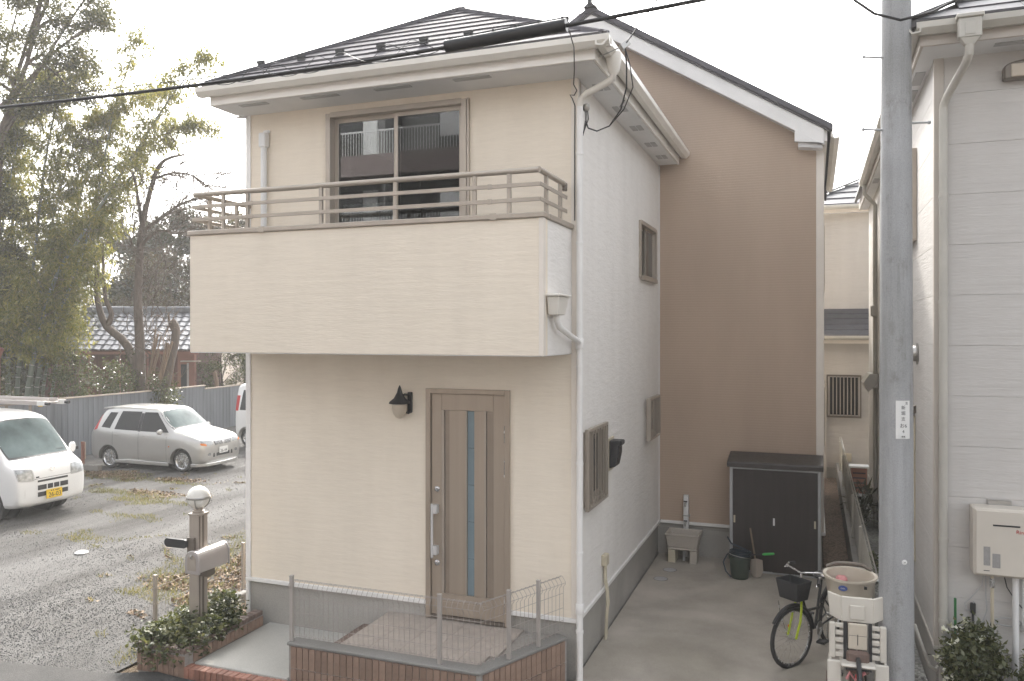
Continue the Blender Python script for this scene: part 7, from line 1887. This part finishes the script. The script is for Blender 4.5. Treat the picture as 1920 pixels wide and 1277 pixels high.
round_tree('background_tree', 'low dark thicket filling the gap under the bamboo at left', (-26.0, 14.0, 0), 5.2, 2.3, 'leaf_dark', 7000, group=g_, leaf=(0.20, 0.10), low=0.02, nc=90)
round_tree('background_tree', 'dense thicket between the bamboo stems and the pantile-roofed outbuilding', (-24.6, 15.2, 0), 4.6, 2.0, 'leaf_dark', 6000, group=g_, leaf=(0.20, 0.10), low=0.02, nc=90)
g_ = 'shrubs behind the sheet fence'
for lab, loc, h, r, n in (('glossy shrub at the far left edge behind the van', (-20.9, 9.3, 0), 4.2, 0.95, 6500), ('rounded glossy shrub right of the bamboo stems', (-19.0, 10.9, 0), 2.7, 0.65, 4200),
                          ('shrub left of the pollarded stump against the red-brown wall', (-17.9, 11.6, 0), 2.75, 0.75, 4000), ('small shrub right of the pollarded stump', (-16.6, 11.9, 0), 2.1, 0.5, 2200),
                          ('dark shrub under the balcony right of the outbuilding', (-18.6, 16.9, 0), 3.3, 1.15, 6500), ('dark shrub almost hidden by the cream house corner', (-17.4, 18.0, 0), 3.0, 1.0, 4500),
                          ('low shrub between bamboo stems and van ladder', (-20.6, 8.2, 0), 2.9, 0.8, 4500)):
    round_tree('shrub', lab, loc, h, r, 'leaf_shrub', n, 'shrub', g_, (0.085, 0.04), 0.05, 0.9, 60, 0.13, 0.12)
tag(tube('old_stub', 'bark_tan', None, [(-17.6, 15.6, 0.0), (-17.65, 15.6, 1.55), (-17.75, 15.6, 1.95)], 0.07, 8), 'cut grey trunk stub poking above the fence near the house', 'stump')
tag(MB().tube([(-19.85, 9.0, 0), (-19.85, 9.0, 2.6), (-19.7, 9.05, 2.9)], [0.13, 0.13, 0.10], 8).build('broken_trunk', 'rust_trim', None, smooth=True), 'orange-brown broken trunk standing among the bamboo stems', 'stump')

# ================================================================= loose ground cover
def scatter(n, xr, yr, keep=None):
    P = np.stack([rng.uniform(*xr, n), rng.uniform(*yr, n), np.zeros(n)], 1)
    if keep is not None: P = P[keep(P)]
    P[:, 2] = 0.012 * np.sin(P[:, 0] * 1.7 + P[:, 1] * 0.6) + 0.010 * np.sin(P[:, 1] * 2.1 - P[:, 0] * 0.4)
    return P
def blob(P, patches):
    m_ = np.zeros(len(P), bool)
    for x, y, rx, ry_ in patches:
        q = ((P[:, 0] - x) / rx) ** 2 + ((P[:, 1] - y) / ry_) ** 2
        m_ |= q * (1.0 + 0.9 * np.sin(P[:, 0] * 4.3 + 1.7 * np.sin(P[:, 1] * 3.1)) * np.sin(P[:, 1] * 5.2 + 1.3 * np.sin(P[:, 0] * 2.7))) < rng.uniform(0.0, 1.0, len(P)) ** 1.6
    return m_
# crushed stone, denser near the street
def stones(n, xr, yr, s0, s1, keep=None):
    P = scatter(n, xr, yr, keep)
    k = len(P)
    s = rng.uniform(s0, s1, (k, 1))
    a = rng.normal(size=(k, 3)); a = unit(a); b = unit(np.cross(a, rng.normal(size=(k, 3)))); c = np.cross(a, b)
    a, b, c = a * s, b * s * 0.75, c * s * 0.55
    V = np.stack([P + a, P + b, P - a, P - b, P + c, P - c], 1).reshape(-1, 3)
    F = np.array([(0, 1, 4), (1, 2, 4), (2, 3, 4), (3, 0, 4), (1, 0, 5), (2, 1, 5), (3, 2, 5), (0, 3, 5)])
    return V, (np.arange(k)[:, None, None] * 6 + F).reshape(-1, 3)
V1, F1 = stones(34000, (-9.5, -4.4), (-1.9, 2.6), 0.006, 0.013, lambda P: (P[:, 1] > -1.42 + 0.17 * np.minimum(0, P[:, 0] + 3.9)) & (rng.uniform(0, 1, len(P)) < np.clip(1.1 - (P[:, 1] + 1.5) * 0.24, 0.08, 1)))
V2, F2 = stones(9000, (-14, -4.5), (1.5, 9), 0.007, 0.015)
me = bpy.data.meshes.new('gravel_stones')
me.from_pydata(np.concatenate([V1, V2]).tolist(), [], np.concatenate([F1, F2 + len(V1)]).tolist())
stuff(link('gravel_stones', me, 'stones')); bpy.data.objects['gravel_stones']['label'] = 'loose grey crushed stones over the parking lot'
# weeds and grass
gp_ = [(-6.3, 1.3, 0.5, 0.5), (-5.9, 0.9, 0.6, 0.35), (-5.6, 0.5, 0.5, 0.25), (-6.2, 2.2, 0.4, 0.7), (-6.3, 3.2, 0.35, 0.9), (-11.3, 5.5, 1.5, 0.35), (-10.2, 5.0, 1.3, 0.3), (-11.1, 6.75, 0.9, 0.22), (-9.0, 2.4, 0.8, 0.3), (-6.1, 0.55, 0.35, 0.2), (-5.25, -0.7, 0.18, 0.12), (-4.45, -1.1, 0.22, 0.2), (-6.0, 1.25, 0.6, 0.3), (-5.3, 0.65, 0.5, 0.25), (-5.6, 1.9, 0.7, 0.5), (-6.6, 4.0, 0.4, 0.9), (-4.75, 0.6, 0.25, 0.8), (-13.0, 6.8, 1.8, 0.5), (-5.0, 2.4, 0.5, 1.0), (-9.6, 3.9, 0.7, 0.2)]
P = scatter(210000, (-15, -4.3), (-1.4, 8), None); P = P[blob(P, gp_)]
n = len(P)
h = rng.uniform(0.012, 0.05, (n, 1)); d = rng.normal(size=(n, 3)) * np.array([0.45, 0.45, 0]) + np.array([0, 0, 1.0])
s = unit(rng.normal(size=(n, 3)) * np.array([1, 1, 0])) * 0.004
G = np.stack([P - s, P + s, P + d * h + s * 0.2, P + d * h - s * 0.2], 1)
o = stuff(quads('lot_grass', 'grass', None, G)); o['label'] = 'patchy grass and weeds on the gravel lot'
# dead leaves along the boundary, and drifts by the far cars
lp_ = [(-5.3, 1.7, 0.6, 1.1), (-4.9, 0.9, 0.4, 0.8), (-5.6, 3.2, 0.7, 1.6), (-6.0, 1.0, 0.5, 0.25), (-11.2, 7.0, 0.9, 0.25), (-10.7, 5.7, 1.2, 0.25), (-13.6, 6.9, 1.4, 0.4), (-4.7, 4.2, 0.4, 2.0), (-10.4, 10.6, 0.6, 0.5)]
P = scatter(130000, (-15.5, -4.33), (-0.3, 11), None); P = P[blob(P, lp_)]
P[:, 2] += 0.008 + rng.uniform(0, 0.02, len(P))
o = stuff(quads('leaf_litter', 'litter', None, leaves(P, 0.06, 0.035, 0.0, 0.75))); o['label'] = 'dry brown fallen leaves beside the house and lot'
P = scatter(900, (-4.24, -3.87), (-0.05, 4.5)); P[:, 2] = 0.15
o = stuff(quads('strip_litter', 'litter', None, leaves(P, 0.05, 0.03, 0.0, 0.8))); o['label'] = 'dry leaves in the narrow strip by the house wall'

# ================================================================= air
hz_ = NT('haze')
hz_.t.nodes.remove(hz_.b)
pv = hz_.n('ShaderNodeVolumePrincipled')
pv.inputs['Color'].default_value = (0.96, 0.95, 0.92, 1)
pv.inputs['Density'].default_value = 0.0022
pv.inputs['Anisotropy'].default_value = 0.2
hz_.l(pv.outputs[0], hz_.out.inputs['Volume'])
M['haze'] = hz_.m
stuff(MB().box(-60, -40, -1.2, 40, 60, 16.0).build('haze', 'haze'))
